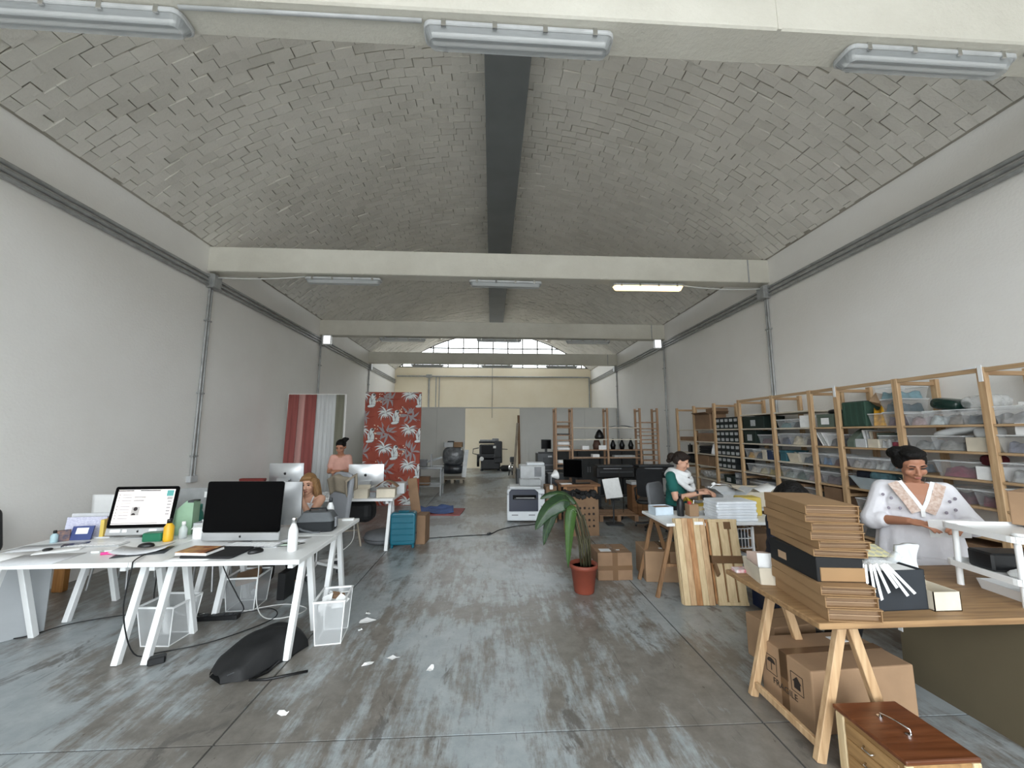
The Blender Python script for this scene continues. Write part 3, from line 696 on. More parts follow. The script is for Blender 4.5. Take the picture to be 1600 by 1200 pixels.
# bins
M_meshw = mat('white_wire_mesh', 'd5d8d9', .5, alpha=.36, var=0)
M_meshg = mat('grey_wire_mesh', 'a9acad', .5, alpha=.42, var=0)
def mesh_bin(label, loc, rz, w_, d, h, fl, m=M_meshw, rimm=M_white):
    t = T('waste_bin', label, 'waste bin', loc, rz, 'wire mesh waste bins')
    c0 = [(-w_/2, -d/2), (w_/2, -d/2), (w_/2, d/2), (-w_/2, d/2)]; c1 = [(x*(1+fl), y_*(1+fl)) for x, y_ in c0]
    for i in range(4):
        j = (i+1) % 4; b = B()
        b._new([V((*c0[i], 0)), V((*c0[j], 0)), V((*c1[j], h)), V((*c1[i], h))], [(0, 1, 2, 3)]); b.obj('mesh_side', m, t)
        B().bar((*c1[i], h), (*c1[j], h), .012, .014).obj('rim', rimm, t)
        B().bar((*c0[i], 0), (*c1[i], h), .007).obj('corner_wire', rimm, t)
        B().bar((*c0[i], .004), (*c0[j], .004), .007).obj('base_wire', rimm, t)
    B().box(-w_/2, w_/2, -d/2, d/2, 0, .004).obj('bottom', m, t)
    return t
t = mesh_bin('white mesh waste bin full of paper, right of the desk leg', (-1.30, 3.47, 0), 8, .19, .25, .33, .22)
b = B()
for i in range(14): b.cb((random.uniform(-.08, .08), random.uniform(-.1, .1), .27+random.uniform(0, .05)), (.09, .06, .004), [random.uniform(-40, 40) for _ in range(3)])
b.obj('crumpled_paper', M_paper, t)
B().cb((.03, .02, .31), (.1, .05, .03), (20, 20, 30)).obj('dark_wrapper', M_card2, t)
t = mesh_bin('empty white mesh waste bin under the left end of the desk', (-2.62, 3.50, 0), -3, .22, .22, .30, .3)
t = mesh_bin('grey mesh waste bin with cardboard far under the desks', (-2.36, 4.10, 0), 4, .24, .24, .30, .2, M_meshg)
B().cb((0, 0, .27), (.2, .18, .05), (8, -10, 20)).obj('cardboard_scrap', M_card2, t)
tag(B().box(-.04, .04, -.1, .1, 0, .26).obj('computer_tower', M_black, None, bev=.006, loc=(-2.10, 4.30, 0)), 'narrow black box on the floor under the far desk', 'box')
# under-desk electrics
t = T('power_strip', 'black power strip lying under the desks', 'power strip', (-2.44, 3.83, 0), 4)
B().prism(rrect(.34, .07, .012), 0, .04).obj('casing', M_black, t, bev=.005)
for i in range(4): B().cyl((-.11+i*.07, 0, .04), (-.11+i*.07, 0, .046), .02, n=12).obj('socket', M_dgrey, t)
def cable(label, pts, m, r=.0045):
    P = [V(p) for p in pts]; out = []
    for i in range(len(P)-1):
        p0, p1, p2, p3 = P[max(i-1, 0)], P[i], P[i+1], P[min(i+2, len(P)-1)]
        for k in range(6):
            t_ = k/6; out.append(.5*((2*p1)+(p2-p0)*t_+(2*p0-5*p1+4*p2-p3)*t_*t_+(3*p1-p0-3*p2+p3)*t_**3))
    out.append(P[-1])
    return tag(B().tube(out, r, 6).obj('cable', m), label, 'cable')
cable('black cable hanging over the desk front and along the floor', [(-2.62, 3.2, .748), (-2.56, 3.04, .75), (-2.545, 3.01, .70), (-2.6, 3.05, .4), (-2.62, 3.2, .05), (-2.5, 3.3, .006), (-2.2, 3.45, .006), (-1.95, 3.8, .006), (-2.05, 3.95, .03), (-2.3, 3.86, .03)], M_cable_b)
cable('black cable dropping from the desk to the power strip', [(-2.35, 3.6, .71), (-2.3, 3.62, .5), (-2.22, 3.7, .25), (-2.2, 3.78, .1), (-2.3, 3.82, .04)], M_cable_b)
cable('white cable dropping to a loose loop near the power strip', [(-1.95, 3.5, .70), (-1.97, 3.55, .5), (-2.02, 3.65, .2), (-2.0, 3.78, .02), (-1.8, 3.85, .006), (-1.75, 4.0, .006), (-2.0, 4.1, .006), (-2.25, 4.0, .006), (-2.3, 3.86, .02)], M_cable_w)
cable('black cable lying on the floor under the left desk', [(-4.3, 3.5, .006), (-3.95, 3.55, .006), (-3.8, 3.6, .006), (-3.66, 3.8, .006), (-3.3, 3.95, .006), (-2.9, 3.9, .006), (-2.6, 3.85, .03)], M_cable_b)
cable('thin black cable hanging behind the left bin', [(-2.85, 3.7, .71), (-2.95, 3.75, .4), (-3.0, 3.85, .1), (-2.8, 3.95, .006), (-2.6, 3.88, .03)], M_cable_b)
cable('white cable hanging beside the thin black one', [(-2.78, 3.72, .71), (-2.86, 3.76, .4), (-2.9, 3.82, .15), (-2.75, 3.88, .01), (-2.6, 3.88, .03)], M_cable_w, .005)
tag(B().box(-.05, .05, -.03, .03, 0, .05).obj('power_adapter', M_black, None, bev=.008, loc=(-2.42, 3.16, 0), rot=(0, 0, 30)), 'black power adapter on the floor by the front desk leg', 'adapter')
# leaning grey board, wooden post, black chair at the left edge
tag(B().box(-.42, 0, -.02, .0, 0, .70, RX(-3)).obj('grey_board', mat('grey_laminate', 'a3a7aa', .5, var=.03), None, bev=.003, loc=(-3.78, 3.70, 0), rot=(0, 0, 52)), 'grey laminate board standing under the left desk end', 'board')
tag(B().box(-.055, .055, -.035, .035, 0, .62).obj('wooden_post', wood('orange_wood', 'a9773f', '8a5c2c'), None, bev=.008, loc=(-4.55, 4.55, 0)), 'short orange-brown wooden post by the left wall', 'post')
t = T('office_chair', 'black chair back at the left edge behind the desk', 'chair', (-4.28, 3.75, 0), 100)
B().prism(rrect(.42, .40, .06), -.03, .03, TR(0, .2, .78) @ RX(82)).obj('backrest', M_black, t, bev=.02, seg=2); B().prism(rrect(.46, .44, .06), .42, .50).obj('seat', M_black, t, bev=.02)
B().cyl((0, 0, .08), (0, 0, .42), .03).obj('column', M_dgrey, t); B().bar((0, .2, .46), (0, .22, .75), .05, .015).obj('back_stem', M_dgrey, t)
for i in range(5):
    a = 2*math.pi*i/5; B().bar((0, 0, .1), (.28*math.cos(a), .28*math.sin(a), .06), .04, .03).obj('base_arm', M_dgrey, t)
    B().cyl((.28*math.cos(a)-.012, .28*math.sin(a), .028), (.28*math.cos(a)+.012, .28*math.sin(a), .028), .028, n=12).obj('caster', M_black, t)
# black bag on the floor
def cushion(b, w_, d, h, M, e=2.6, nu=24, nv=14):
    vs = []
    def sp(c, p): return math.copysign(abs(c)**p, c)
    b.grid(lambda u, v: M @ V((w_/2*sp(math.cos(2*math.pi*u), .55)*sp(math.cos(math.pi*(v-.5)), .45), d/2*sp(math.sin(2*math.pi*u), .55)*sp(math.cos(math.pi*(v-.5)), .45), h/2*sp(math.sin(math.pi*(v-.5)), .8))), nu, nv)
    return b
t = T('backpack', 'black backpack lying flat on the floor under the near desk corner', 'bag', (-1.70, 3.16, 0), 56)
M_nyl = mat('black_nylon', '0d0e10', .7, var=.2, scale=4, bump=.35, bscale=6)
b = B()
b.grid(lambda u, v: ((lambda s_, e_: (-.28+.58*u, (v-.5)*(.36-.10*max(0, u-.5)*2*u)*min(1, .45+u*4), .006 + .22*(max(0, 1-(2*abs(v-.5))**4)**.5)*(math.sin(math.pi*min(1, max(0, .02+u*.96)))**.45)*(.55+.5*u) + .006*math.sin(17*u+9*v)))(0, 0)), 26, 18)
b.grid(lambda u, v: (-.28+.58*u, (v-.5)*(.36-.10*max(0, u-.5)*2*u)*min(1, .45+u*4), .002), 4, 4)
b.obj('body', M_nyl, t)
b = B(); b.tube([(-.26, -.12, .06), (-.05, -.16, .075), (.2, -.12, .10)], .004); b.obj('zip_seam', M_dgrey, t)
B().tube([(.05, -.17, .02), (-.05, -.22, .012), (-.16, -.21, .01), (-.1, -.3, .01), (.1, -.45, .01)], .010, 4).obj('strap', M_black, t)
# paper scraps
def scrap(label, loc, rz, s):
    b = B(); ps = [(s*math.cos(a)*random.uniform(.5, 1.1), s*.6*math.sin(a)*random.uniform(.5, 1.2)) for a in [i*math.pi/4 for i in range(8)]]
    c = V((0, 0, .006)); b._new([c] + [V((x, y_, random.uniform(.002, .02))) for x, y_ in ps], [(0, i+1, (i+1) % 8+1) for i in range(8)])
    tag(b.obj('paper_scrap', M_paper, None, loc=loc, rot=(0, 0, rz), solid=.0012), label, 'paper scrap', 'torn paper scraps on the floor')
scrap('torn white paper scrap beside the mesh bin', (-1.09, 3.71, 0), 20, .075)
scrap('tiny white scrap just behind the mesh bin', (-1.13, 3.86, 0), 50, .03)
scrap('small torn scrap between bin and middle of the floor', (-.88, 3.06, 0), 30, .045)
scrap('largest torn white scrap in the middle of the floor', (-.72, 3.12, 0), 10, .055)
scrap('narrow curled scrap nearest the centre of the floor', (-.42, 2.98, 0), 60, .04)
scrap('white scrap closest to the camera on the floor', (-1.23, 2.58, 0), 0, .035)
scrap('small white flake under the mesh bin side', (-1.1, 3.55, 0), 0, .02)

# ================================================================== MIDDLE AND FAR LEFT
# patterned wallpaper panel
PX0, PX1, PZ, PYY = -3.01, -1.685, 2.637, 9.3
t = T('wallpaper_panel', 'tall red panel printed with white palms and seated monkeys', 'panel', (PX0, PYY, 0))
PW = PX1-PX0
B().box(0, PW, 0, .03, 0, PZ).obj('backing_board', mat('wallpaper_red', 'a04a37', .7, col2='8d3f2f', scale=3), t, bev=.002)
M_pw = mat('print_white', 'd6dcdc', .7, var=0); M_pg = mat('print_grey', '938c8e', .7, var=0); M_pd = mat('print_dark', '5d5b5c', .7, var=0)
M_pr = mat('print_dark_red', '8c3524', .7, var=0); M_pc = mat('print_cream', 'e4cdb4', .7, var=0)
pr_ = B()
def pl(poly, m, lay):
    q = [(min(PW-.002, max(.002, x)), min(PZ-.002, max(.01, y_))) for x, y_ in poly]
    ar = abs(sum(q[i][0]*q[(i+1) % len(q)][1]-q[(i+1) % len(q)][0]*q[i][1] for i in range(len(q))))/2
    if ar < 2e-5: return
    pr_.m = m; dz_ = -.0006*lay - random.random()*.0004; vs = [V((x, dz_, y_)) for x, y_ in q]; pr_._new(vs, [tuple(range(len(q)))])
def leafp(x, y_, a, L, wd, m, lay, bend=0):
    P = []; n = 6
    for i in range(n+1):
        u = i/n; P.append((u, wd*math.sin(math.pi*u**.8)))
    for i in range(n-1, 0, -1):
        u = i/n; P.append((u, -wd*math.sin(math.pi*u**.8)))
    out = []
    for u, w_ in P:
        aa = a + bend*u; out.append((x + L*u*math.cos(aa) - w_*math.sin(aa), y_ + L*u*math.sin(aa) + w_*math.cos(aa)))
    pl(out, m, lay)
def oval(x, y_, a, b_, rot, m, lay, n=12): pl([(x + a*math.cos(2*math.pi*i/n)*math.cos(rot) - b_*math.sin(2*math.pi*i/n)*math.sin(rot), y_ + a*math.cos(2*math.pi*i/n)*math.sin(rot) + b_*math.sin(2*math.pi*i/n)*math.cos(rot)) for i in range(n)], m, lay)
for i in range(-1, 5):
    for j in range(-1, 5):
        mx_, my = .17 + i*.565, PZ - .20 - j*.83 - (i % 2)*.40
        # seated monkey: back, head, limbs, dark face and outlines
        oval(mx_, my-.03, .085, .145, .1, 2, 2); oval(mx_, my-.03, .078, .138, .1, 0, 3); oval(mx_+.02, my+.12, .058, .055, 0, 2, 2); oval(mx_+.02, my+.12, .051, .049, 0, 0, 3)
        oval(mx_+.035, my+.135, .03, .026, 0, 2, 4); oval(mx_-.02, my-.13, .10, .04, .2, 2, 3.5); oval(mx_-.02, my-.13, .092, .034, .2, 0, 4)
        leafp(mx_+.03, my+.05, -1.9, .17, .02, 2, 5); leafp(mx_+.035, my+.05, -1.9, .16, .013, 0, 6); oval(mx_-.03, my+.02, .012, .09, .2, 1, 5)
        # white palm burst
        px_, py_ = mx_+.32, my-.30
        for k in range(11):
            a = math.pi*(-.12 + 1.24*k/10); leafp(px_, py_, a, random.uniform(.18, .25), .019, 0 if k % 3 else 1, 3+(k % 2)*.5, bend=-.7 if a < math.pi/2 else .7)
        for k in range(5): leafp(px_, py_, -math.pi/2+(-.8+.4*k), .13, .013, 0, 3)
        leafp(px_, py_, -1.6, .2, .012, 2, 2)
        # grey foliage, blossom sprigs, dark leaves
        for gx, gy in ((mx_-.17, my-.40), (mx_+.28, my+.06)):
            for k in range(10): leafp(gx, gy, 2*math.pi*k/10+random.uniform(-.2, .2), random.uniform(.18, .28), .024, 1 if k % 4 else 3, 1, bend=random.uniform(-.6, .6))
        for k in range(9):
            fx, fy = mx_+.13+random.uniform(-.08, .1), my+.10+random.uniform(-.2, .15)
            leafp(fx, fy, random.uniform(0, 6.28), random.uniform(.03, .05), .012, 4, 4.5)
        for k in range(8): leafp(mx_+random.uniform(-.3, .3), my+random.uniform(-.4, .4), random.uniform(0, 6.28), random.uniform(.08, .16), .018, 3, .5)
pr_.obj('printed_pattern', [M_pw, M_pg, M_pd, M_pr, M_pc], t)
# hanging fabrics
def drape(label, x0, x1, y_, z1, m, folds, amp, lean=0, col_label=None):
    b = B(); ph = random.uniform(0, 6)
    b.grid(lambda u, v: (x0+(x1-x0)*u + lean*(1-v), y_ + amp*math.sin(ph+folds*6.28*u)*(1.1-.5*v), .05+(z1-.05)*v), max(12, int(folds*8)), 8)
    tag(b.obj('hanging_fabric', m, None, solid=.004), label, 'fabric', 'lengths of fabric hung side by side')
M_fr = mat('dusty_red_fabric', '94524e', .9, var=.12, scale=2, stretch=(8, 1, .4)); M_fp = mat('pale_pink_fabric', 'bd908a', .9, var=.1, scale=2, stretch=(8, 1, .4))
M_fw = mat('sheer_white_fabric', 'c9cbcb', .9, var=.08, scale=2, stretch=(8, 1, .4)); M_fo = mat('olive_fabric', '7c7b6c', .9, var=.1, scale=2, stretch=(8, 1, .4))
drape('dusty red fabric length nearest the left wall', -4.42, -4.2, 8.6, 2.5, M_fr, 2, .012, -.04)
drape('pale pink fabric length between two dusty red ones', -4.2, -4.07, 8.6, 2.5, M_fp, 1, .01, -.04)
drape('dusty red fabric length beside the white one', -4.07, -3.83, 8.6, 2.5, M_fr, 2, .012, -.03)
drape('sheer white fabric length', -3.83, -3.41, 8.6, 2.5, M_fw, 5, .016, -.02)
drape('narrow olive grey fabric length at the end of the row', -3.41, -3.23, 8.6, 2.5, M_fo, 2, .012)
tag(B().box(-4.46, -3.2, 8.64, 8.69, 0, 2.52).obj('fabric_board', M_wall, None, bev=.004), 'tall pale board carrying the hanging fabrics', 'board')
# red bag on a pile
t = T('red_bag', 'dark red bag with a round white badge left of the turned computer', 'bag', (-3.72, 6.35, DZ+.06), 0)
B().prism([(-.16, 0), (.16, 0), (.19, .16), (-.19, .16)], -.05, .05, RX(90)).obj('body', mat('dark_red_leather', '6f231d', .6), t, bev=.012); B().cyl((-.02, -.052, .08), (-.02, -.058, .08), .035, n=16).obj('badge', M_paper, t)
B().cyl((-.02, -.058, .08), (-.02, -.0595, .08), .016, n=12).obj('badge_mark', M_dgrey, t)
for i in range(3): sheet(f'sheet pile under the red bag, layer {("bottom", "middle", "top")[i]}', (-3.6+.02*i, 6.35, DZ+i*.02), 6*i-4, .5, .3, (M_paper, M_paper2, M_paper)[i], th=.018, group='sheet pile')
# things on the desk before the person in pink
M_film = mat('clear_film', 'dfe3e4', .12, alpha=.35, var=.1, scale=14, bump=.8, bscale=10)
b = B(); b.grid(lambda u, v: (-.26+.52*u, -.13+.26*v, .10*(max(0, math.sin(3.14*u))**.35)*(max(0, math.sin(3.14*v))**.35) + .02*math.sin(19*u+7*v)*math.sin(11*v)), 22, 12)
tag(b.obj('plastic_bag', M_film, None, loc=(-2.18, 5.86, DZ+.004)), 'crumpled clear plastic bag on the far white desk', 'plastic bag')
def carton(label, loc, rz, w_, d, h, m=None, open_=0, flaps=True, tape=None, group=None, name='cardboard_box', inner=None, tapeside=None):
    m = m or M_card; t = T(name, label, 'box', loc, rz, group); th = .006
    if not open_:
        B().box(-w_/2, w_/2, -d/2, d/2, 0, h).obj('carton', m, t, bev=.006, seg=2)
        if flaps: B().box(-w_/2+.004, w_/2-.004, -.002, .002, h-.001, h+.0012).obj('flap_seam', M_card2, t)
    else:
        b = B()
        for s in (-1, 1): b.box(s*w_/2-th/2, s*w_/2+th/2, -d/2, d/2, 0, h); b.box(-w_/2, w_/2, s*d/2-th/2, s*d/2+th/2, 0, h)
        b.box(-w_/2, w_/2, -d/2, d/2, 0, th); b.obj('carton', m, t)
        if flaps:
            for s in (-1, 1):
                B().box(0, s*.13 if w_ > .2 else s*w_*.6, -d/2, d/2, 0, th, TR(s*w_/2, 0, h) @ RY(-s*open_)).obj('flap', m, t)
            B().box(-w_/2, w_/2, 0, .10 if d > .2 else d*.6, 0, th, TR(0, d/2, h) @ RX(open_*.9)).obj('flap', m, t)
    if tape:
        B().box(-w_/2-.001, w_/2+.001, -.025, .025, h-.10, h+.0016).obj('tape', M_tape, t) if tape == 'x' else B().box(-.025, .025, -d/2-.0012, d/2+.0012, h-.14, h+.0016).obj('tape', M_tape, t)
    return t
M_crm = mat('cream_board', 'cfc6b4', .8)
carton('small cream box on the far white desk', (-1.86, 5.80, DZ), 4, .18, .14, .12, M_crm, open_=30)
carton('wide cream box holding a curved brown mailer', (-1.53, 5.88, DZ), 6, .26, .2, .12, M_crm, open_=0)
tag(B().grid(lambda u, v: (-.16+.32*u, -.08+.16*v, .05+.09*math.sin(3.14*u)), 12, 3).obj('bent_mailer', M_card2, None, loc=(-1.53, 5.9, DZ+.09), solid=.006), 'bent brown cardboard mailer arched over the cream box', 'mailer')
carton('pale grey box at the end of the far white desk', (-1.42, 6.22, DZ), 4, .17, .2, .16, M_lgrey)
tag(B().prism(rrect(.09, .05, .01), 0, .07).obj('tape_dispenser', M_mgrey, None, bev=.008, loc=(-1.71, 5.83, DZ)), 'grey tape dispenser between the two cream boxes', 'tape dispenser')
tag(B().prism(rrect(.075, .15, .01), 0, .009, RX(70)).obj('phone_on_stand', M_black, None, bev=.002, loc=(-2.12, 6.02, DZ+.17), rot=(0, 0, 20)), 'black phone propped up before the turned computer', 'phone')
tag(B().lathe([(.05, 0), (.05, .006), (.008, .012), (.008, .12), (.02, .125)], 12).obj('phone_stand', M_black, None, loc=(-2.12, 6.04, DZ)), 'slim black stand under the propped phone', 'stand')
sheet('white notebook on the near edge of the far desk', (-2.32, 5.76, DZ), 0, .2, .12, M_paper, th=.01, group='notes on the far desk')
sheet('open magazine on the far desk', (-1.98, 5.78, DZ), 8, .22, .12, M_paper2, th=.004, group='notes on the far desk')
# suitcase
t = T('suitcase', 'turquoise hard-shell suitcase standing by the far white desk', 'suitcase', (-1.29, 5.99, 0), 3)
M_suit = mat('turquoise_shell', '0a5f72', .3, var=.05, scale=3)
b = B(); P1 = rrect(.36, .46, .045)
b.prism(P1, -.10, .10, TR(0, 0, .275) @ RX(90)); b.obj('shell', M_suit, t, bev=.025, seg=3)
for i in range(5): B().box(-.15, .15, -.108, -.096, .10+i*.085, .115+i*.085).obj('ridge', M_suit, t, bev=.005)
for s in (-1, 1):
    B().box(s*.15-.02, s*.15+.02, -.09, -.05, 0, .06).obj('wheel', M_suit, t, bev=.012); B().box(s*.15-.02, s*.15+.02, .05, .09, 0, .06).obj('wheel', M_dgrey, t, bev=.012)
B().box(-.08, .08, -.03, .03, .50, .52).obj('top_handle', M_suit, t, bev=.008); B().cyl((.182, -.02, .2), (.19, -.02, .2), .015).obj('side_stud', M_dgrey, t)
carton('tall narrow brown box behind the suitcase', (-1.06, 6.25, 0), -4, .16, .3, .42, M_card2, flaps=False)
tag(B().box(-.075, .075, -.01, .01, 0, .95, RX(0) @ RY(-9)).obj('cardboard_strip', M_card2, None, bev=.003, loc=(-1.13, 6.43, 0)), 'long brown cardboard strip leaning by the suitcase', 'cardboard')
t = T('floor_pouf', 'round flat grey pouf cushion on the floor', 'pouf', (-1.66, 6.32, 0))
B().lathe([(0, 0), (.24, .0), (.29, .04), (.30, .08), (.28, .13), (.2, .155), (0, .165)], 28, cap=False).obj('cushion', mat('grey_felt', '6f7174', .95, bump=.3, bscale=60), t)
B().tube([(.302*math.cos(a*.314), .302*math.sin(a*.314), .075) for a in range(21)], .006).obj('piping', M_dgrey, t)
tag(B().box(-.24, .24, -.18, .18, .0, .3).obj('black_sack', M_nyl, None, bev=.1, seg=3, loc=(-1.98, 6.05, .36)), 'dark sack hanging under the far white desk', 'sack')
t = T('desk_stool', 'beige wooden chair under the far white desk', 'chair', (-2.15, 6.15, 0), 20)
M_beige = mat('beige_paint', 'a79c8c', .7)
B().prism(rrect(.36, .34, .05), .42, .45).obj('seat', M_beige, t, bev=.008)
for x in (-.15, .15):
    for y_ in (-.14, .14): B().cyl((x*.7, y_*.7, .42), (x*1.2, y_*1.2, 0), .014, n=8).obj('leg', M_beige, t)
B().cyl((-.13, 0, .2), (.13, 0, .2), .01).obj('stretcher', M_beige, t)
cable('pale cable curving down behind the far white desk', [(-2.0, 6.1, .7), (-1.98, 5.9, .4), (-1.95, 5.75, .15), (-2.15, 5.6, .006), (-2.35, 5.5, .006)], M_cable_w, .006)
# cloth and pink board on the floor
tag(B().box(-.48, .46, -.36, .36, 0, .015).obj('pink_sheet', mat('dusty_pink', 'a4605f', .85), None, loc=(-1.06, 8.5, 0), rot=(0, 0, -5)), 'dusty pink board lying on the floor by the patterned panel', 'board')
b = B(); b.grid(lambda u, v: (-.45+.74*u-.06*v, -.24+.56*v, .03+.02*math.sin(7*u+3*v)+.05*abs(math.sin(5*v+9*u*v))*v), 26, 18)
tag(b.obj('blue_cloth', mat('blue_cloth', '52689b', .9, var=.15), None, loc=(-1.06, 8.48, .012), solid=-.012), 'crumpled blue cloth lying on the pink board', 'cloth')
# grey work table
t = T('work_table', 'grey metal work table with a low shelf, right of the patterned panel', 'table', (-1.66, 10.85, 0))
M_gt = mat('pale_grey_metal', '9b9fa1', .5, .3)
B().box(-.36, .34, -.27, .27, .70, .76).obj('tabletop', M_gt, t, bev=.006); B().box(-.34, .32, -.25, .25, .24, .26).obj('shelf', M_gt, t); B().box(-.34, .32, -.26, -.24, .33, .35).obj('rail', M_gt, t)
for x in (-.33, .31):
    for y_ in (-.24, .24): B().box(x-.02, x+.02, y_-.02, y_+.02, 0, .70).obj('leg', M_gt, t)
B().box(.02, .06, -.2, -.16, .76, 1.1).obj('upright_post', M_gt, t); B().bar((-.35, .1, .80), (.3, .1, 1.0), .12, .05).obj('sloping_arm', M_gt, t)
tag(B().box(-.12, .12, -.1, .1, 0, .18).obj('grey_case', M_mgrey, None, bev=.01, loc=(-1.90, 10.95, .76)), 'grey case on the metal work table', 'case')
tag(B().box(-.14, .14, -.12, .12, 0, .22).obj('dark_crate', M_card2, None, bev=.006, loc=(-1.82, 10.9, .26)), 'dark brown crate on the low shelf of the metal table', 'crate')
# wrapped pallet
t = T('wrapped_pallet', 'pallet load wrapped in shiny grey film before the grey partition', 'pallet', (-1.30, 13.6, 0))
M_wrap = mat('shiny_film_wrap', '76797c', .22, var=.35, scale=5, bump=1, bscale=6); M_wrapd = mat('dark_film_wrap', '2e3238', .3, var=.3, scale=5, bump=1, bscale=6)
b = B(); cushion(b, .74, .8, .62, TR(0, 0, .88)); b.obj('wrapped_load', M_wrap, t)
b = B(); cushion(b, .8, .84, .36, TR(0, 0, .46)); b.obj('lower_load', M_wrapd, t)
for x in (-.3, 0, .3): B().box(x-.05, x+.05, -.4, .4, .0, .12).obj('runner', M_beige, t)
for i in range(5): B().box(-.4, .4, -.4+i*.17, -.4+i*.17+.12, .12, .15).obj('deck_board', M_beige, t)
B().bar((.38, -.4, .2), (.46, -.3, 1.1), .14, .02).obj('loose_film', mat('white_film', 'c9cccd', .3, bump=.6, bscale=9), t)
carton('small white carton on top of the wrapped pallet', (-1.48, 13.45, 1.185), 12, .3, .25, .16, M_lgrey)
carton('small brown carton on top of the wrapped pallet', (-1.14, 13.5, 1.185), -5, .28, .25, .17, M_card)
tag(B().box(-.12, .12, -.1, .1, 0, .2).obj('dark_device', M_dgrey, None, bev=.02, loc=(-1.42, 13.75, 1.185)), 'dark device behind the cartons on the wrapped pallet', 'device')
# printing press in the bay beyond
t = T('printing_press', 'black cast-iron printing press standing by the cream end wall', 'printing press', (-.02, 17.7, 0))
M_iron = mat('black_iron', '121315', .4, .4, var=.2)
B().box(-.45, .42, -.35, .35, .05, .55).obj('base', M_iron, t, bev=.05); B().box(-.52, .45, -.3, .4, .5, 1.15).obj('body', M_iron, t, bev=.04)
B().box(-.42, .2, -.42, -.2, .75, 1.1).obj('platen', M_glassblk, t, bev=.02); B().box(.15, .5, -.45, .3, .35, 1.3).obj('side_tower', M_iron, t, bev=.03)
B().cyl((-.62, -.1, .45), (-.52, -.1, .45), .28, n=24).obj('flywheel', M_iron, t); B().tube([(-.55, 0, 1.0), (-.8, 0, .95), (-.82, 0, .75), (-.6, 0, .7)], .02).obj('guard_hoop', M_iron, t)
B().cyl((-.5, -.1, 1.32), (.2, -.1, 1.32), .05).obj('roller', M_mgrey, t); B().cyl((-.55, .1, 1.25), (.25, .1, 1.25), .05).obj('roller', M_dgrey, t)
B().box(.05, .35, -.1, .2, 1.25, 1.42).obj('ink_unit', M_mgrey, t, bev=.02); B().bar((.4, 0, .95), (.75, -.05, .93), .03).obj('feed_lever', M_iron, t)
B().box(-.5, .4, -.6, -.3, .58, .62).obj('delivery_board', M_iron, t, bev=.008); B().cyl((-.4, -.61, .55), (-.4, -.56, .55), .09, n=16).obj('dial', M_paper, t); B().box(.1, .22, -.46, -.44, 1.0, 1.1).obj('plate', M_paper, t)
for x in (-.4, .36): B().box(x-.06, x+.06, -.3, .3, 0, .06).obj('foot', M_iron, t)
tag(B().box(-.35, .35, -.2, .2, 0, .25).obj('black_sack', M_nyl, None, bev=.1, seg=2, loc=(.75, 17.3, 0)), 'black sack on the floor right of the printing press', 'sack')
t = T('air_compressor', 'silver and black compressor by the partition opening', 'compressor', (.84, 15.6, 0))
B().ell((0, 0, .32), (.17, .17, .17), 14).obj('tank', M_chrome, t); B().box(-.1, .12, -.1, .1, .5, .72).obj('motor', M_dgrey, t, bev=.03); B().cyl((-.15, -.1, 0), (-.1, 0, .3), .02).obj('leg', M_iron, t); B().cyl((.15, -.1, 0), (.1, 0, .3), .02).obj('leg', M_iron, t); B().cyl((0, .15, 0), (0, .05, .3), .02).obj('leg', M_iron, t)
for i, (x0, x1, h, m) in enumerate(((1.06, 1.04, 2.35, M_card2), (.84, 1.0, 2.05, M_beige), (1.36, 1.34, 1.45, M_part))):
    tag(B().bar((x0, 14.70-.1*i, 0), (x1, 14.90-.1*(i == 1), h), .09, .03).obj('leaning_plank', m), ('dark plank leaning at the partition opening', 'brown plank leaning across the opening post', 'short grey strip leaning on the partition')[i], 'plank', 'strips leaning at the partition')
# ================================================================== COPIER CORNER
t = T('photocopier', 'white office printer with a dark blue front on the floor', 'printer', (.66, 7.72, 0), -2)
M_cop = mat('printer_white', 'd6dbdf', .4, var=.02); M_blue = mat('printer_navy', '0c1730', .3, var=.05)
B().box(-.35, .37, -.24, .28, .02, .50).obj('body', M_cop, t, bev=.012); B().prism([(-.31, .20), (.24, .20), (.24, .55), (.18, .60), (-.27, .60), (-.31, .55)], 0, .03, TR(0, -.24, 0) @ RX(90)).obj('front_cover', M_blue, t, bev=.006)
B().box(-.24, .2, -.285, -.265, .42, .5).obj('output_slot', M_glassblk, t); B().box(-.22, .22, -.33, -.25, .435, .45).obj('paper_tray', M_dgrey, t, bev=.004); B().box(-.18, .16, -.36, -.26, .452, .458).obj('paper_stack', M_paper2, t)
B().box(-.35, .37, -.24, .28, .50, .60).obj('upper_body', M_cop, t, bev=.02); B().box(-.34, .27, -.252, -.238, .03, .19).obj('drawer', M_cop, t, bev=.004)
for x in (-.2, .12): B().box(x-.06, x+.06, -.258, -.25, .12, .14).obj('drawer_handle', M_mgrey, t)
B().box(-.3, .3, -.16, .26, .60, .64).obj('scanner_lid', M_lgrey, t, bev=.01); B().box(.30, .36, -.255, -.24, .46, .52).obj('control_panel', M_mgrey, t)
cable('pale cable on the side of the white printer', [(.95, 7.47, .3), (.99, 7.44, .15), (1.0, 7.42, .01)], M_cable_b)
cable('long black cable across the floor to the white printer', [(-.98, 6.42, .006), (-.4, 6.55, .006), (-.03, 6.62, .006), (.15, 6.9, .006), (.45, 7.15, .006), (.75, 7.25, .006), (1.0, 7.4, .006)], M_cable_b, .006)
tag(B().box(-.04, .04, -.02, .02, 0, .03).obj('cable_plug', M_dgrey, None, bev=.006, loc=(-.03, 6.62, 0), rot=(0, 0, 60)), 'dark plug joining the long floor cable', 'plug')
t = T('old_printer', 'grey older printer standing behind the white printer', 'printer', (.86, 8.45, 0))
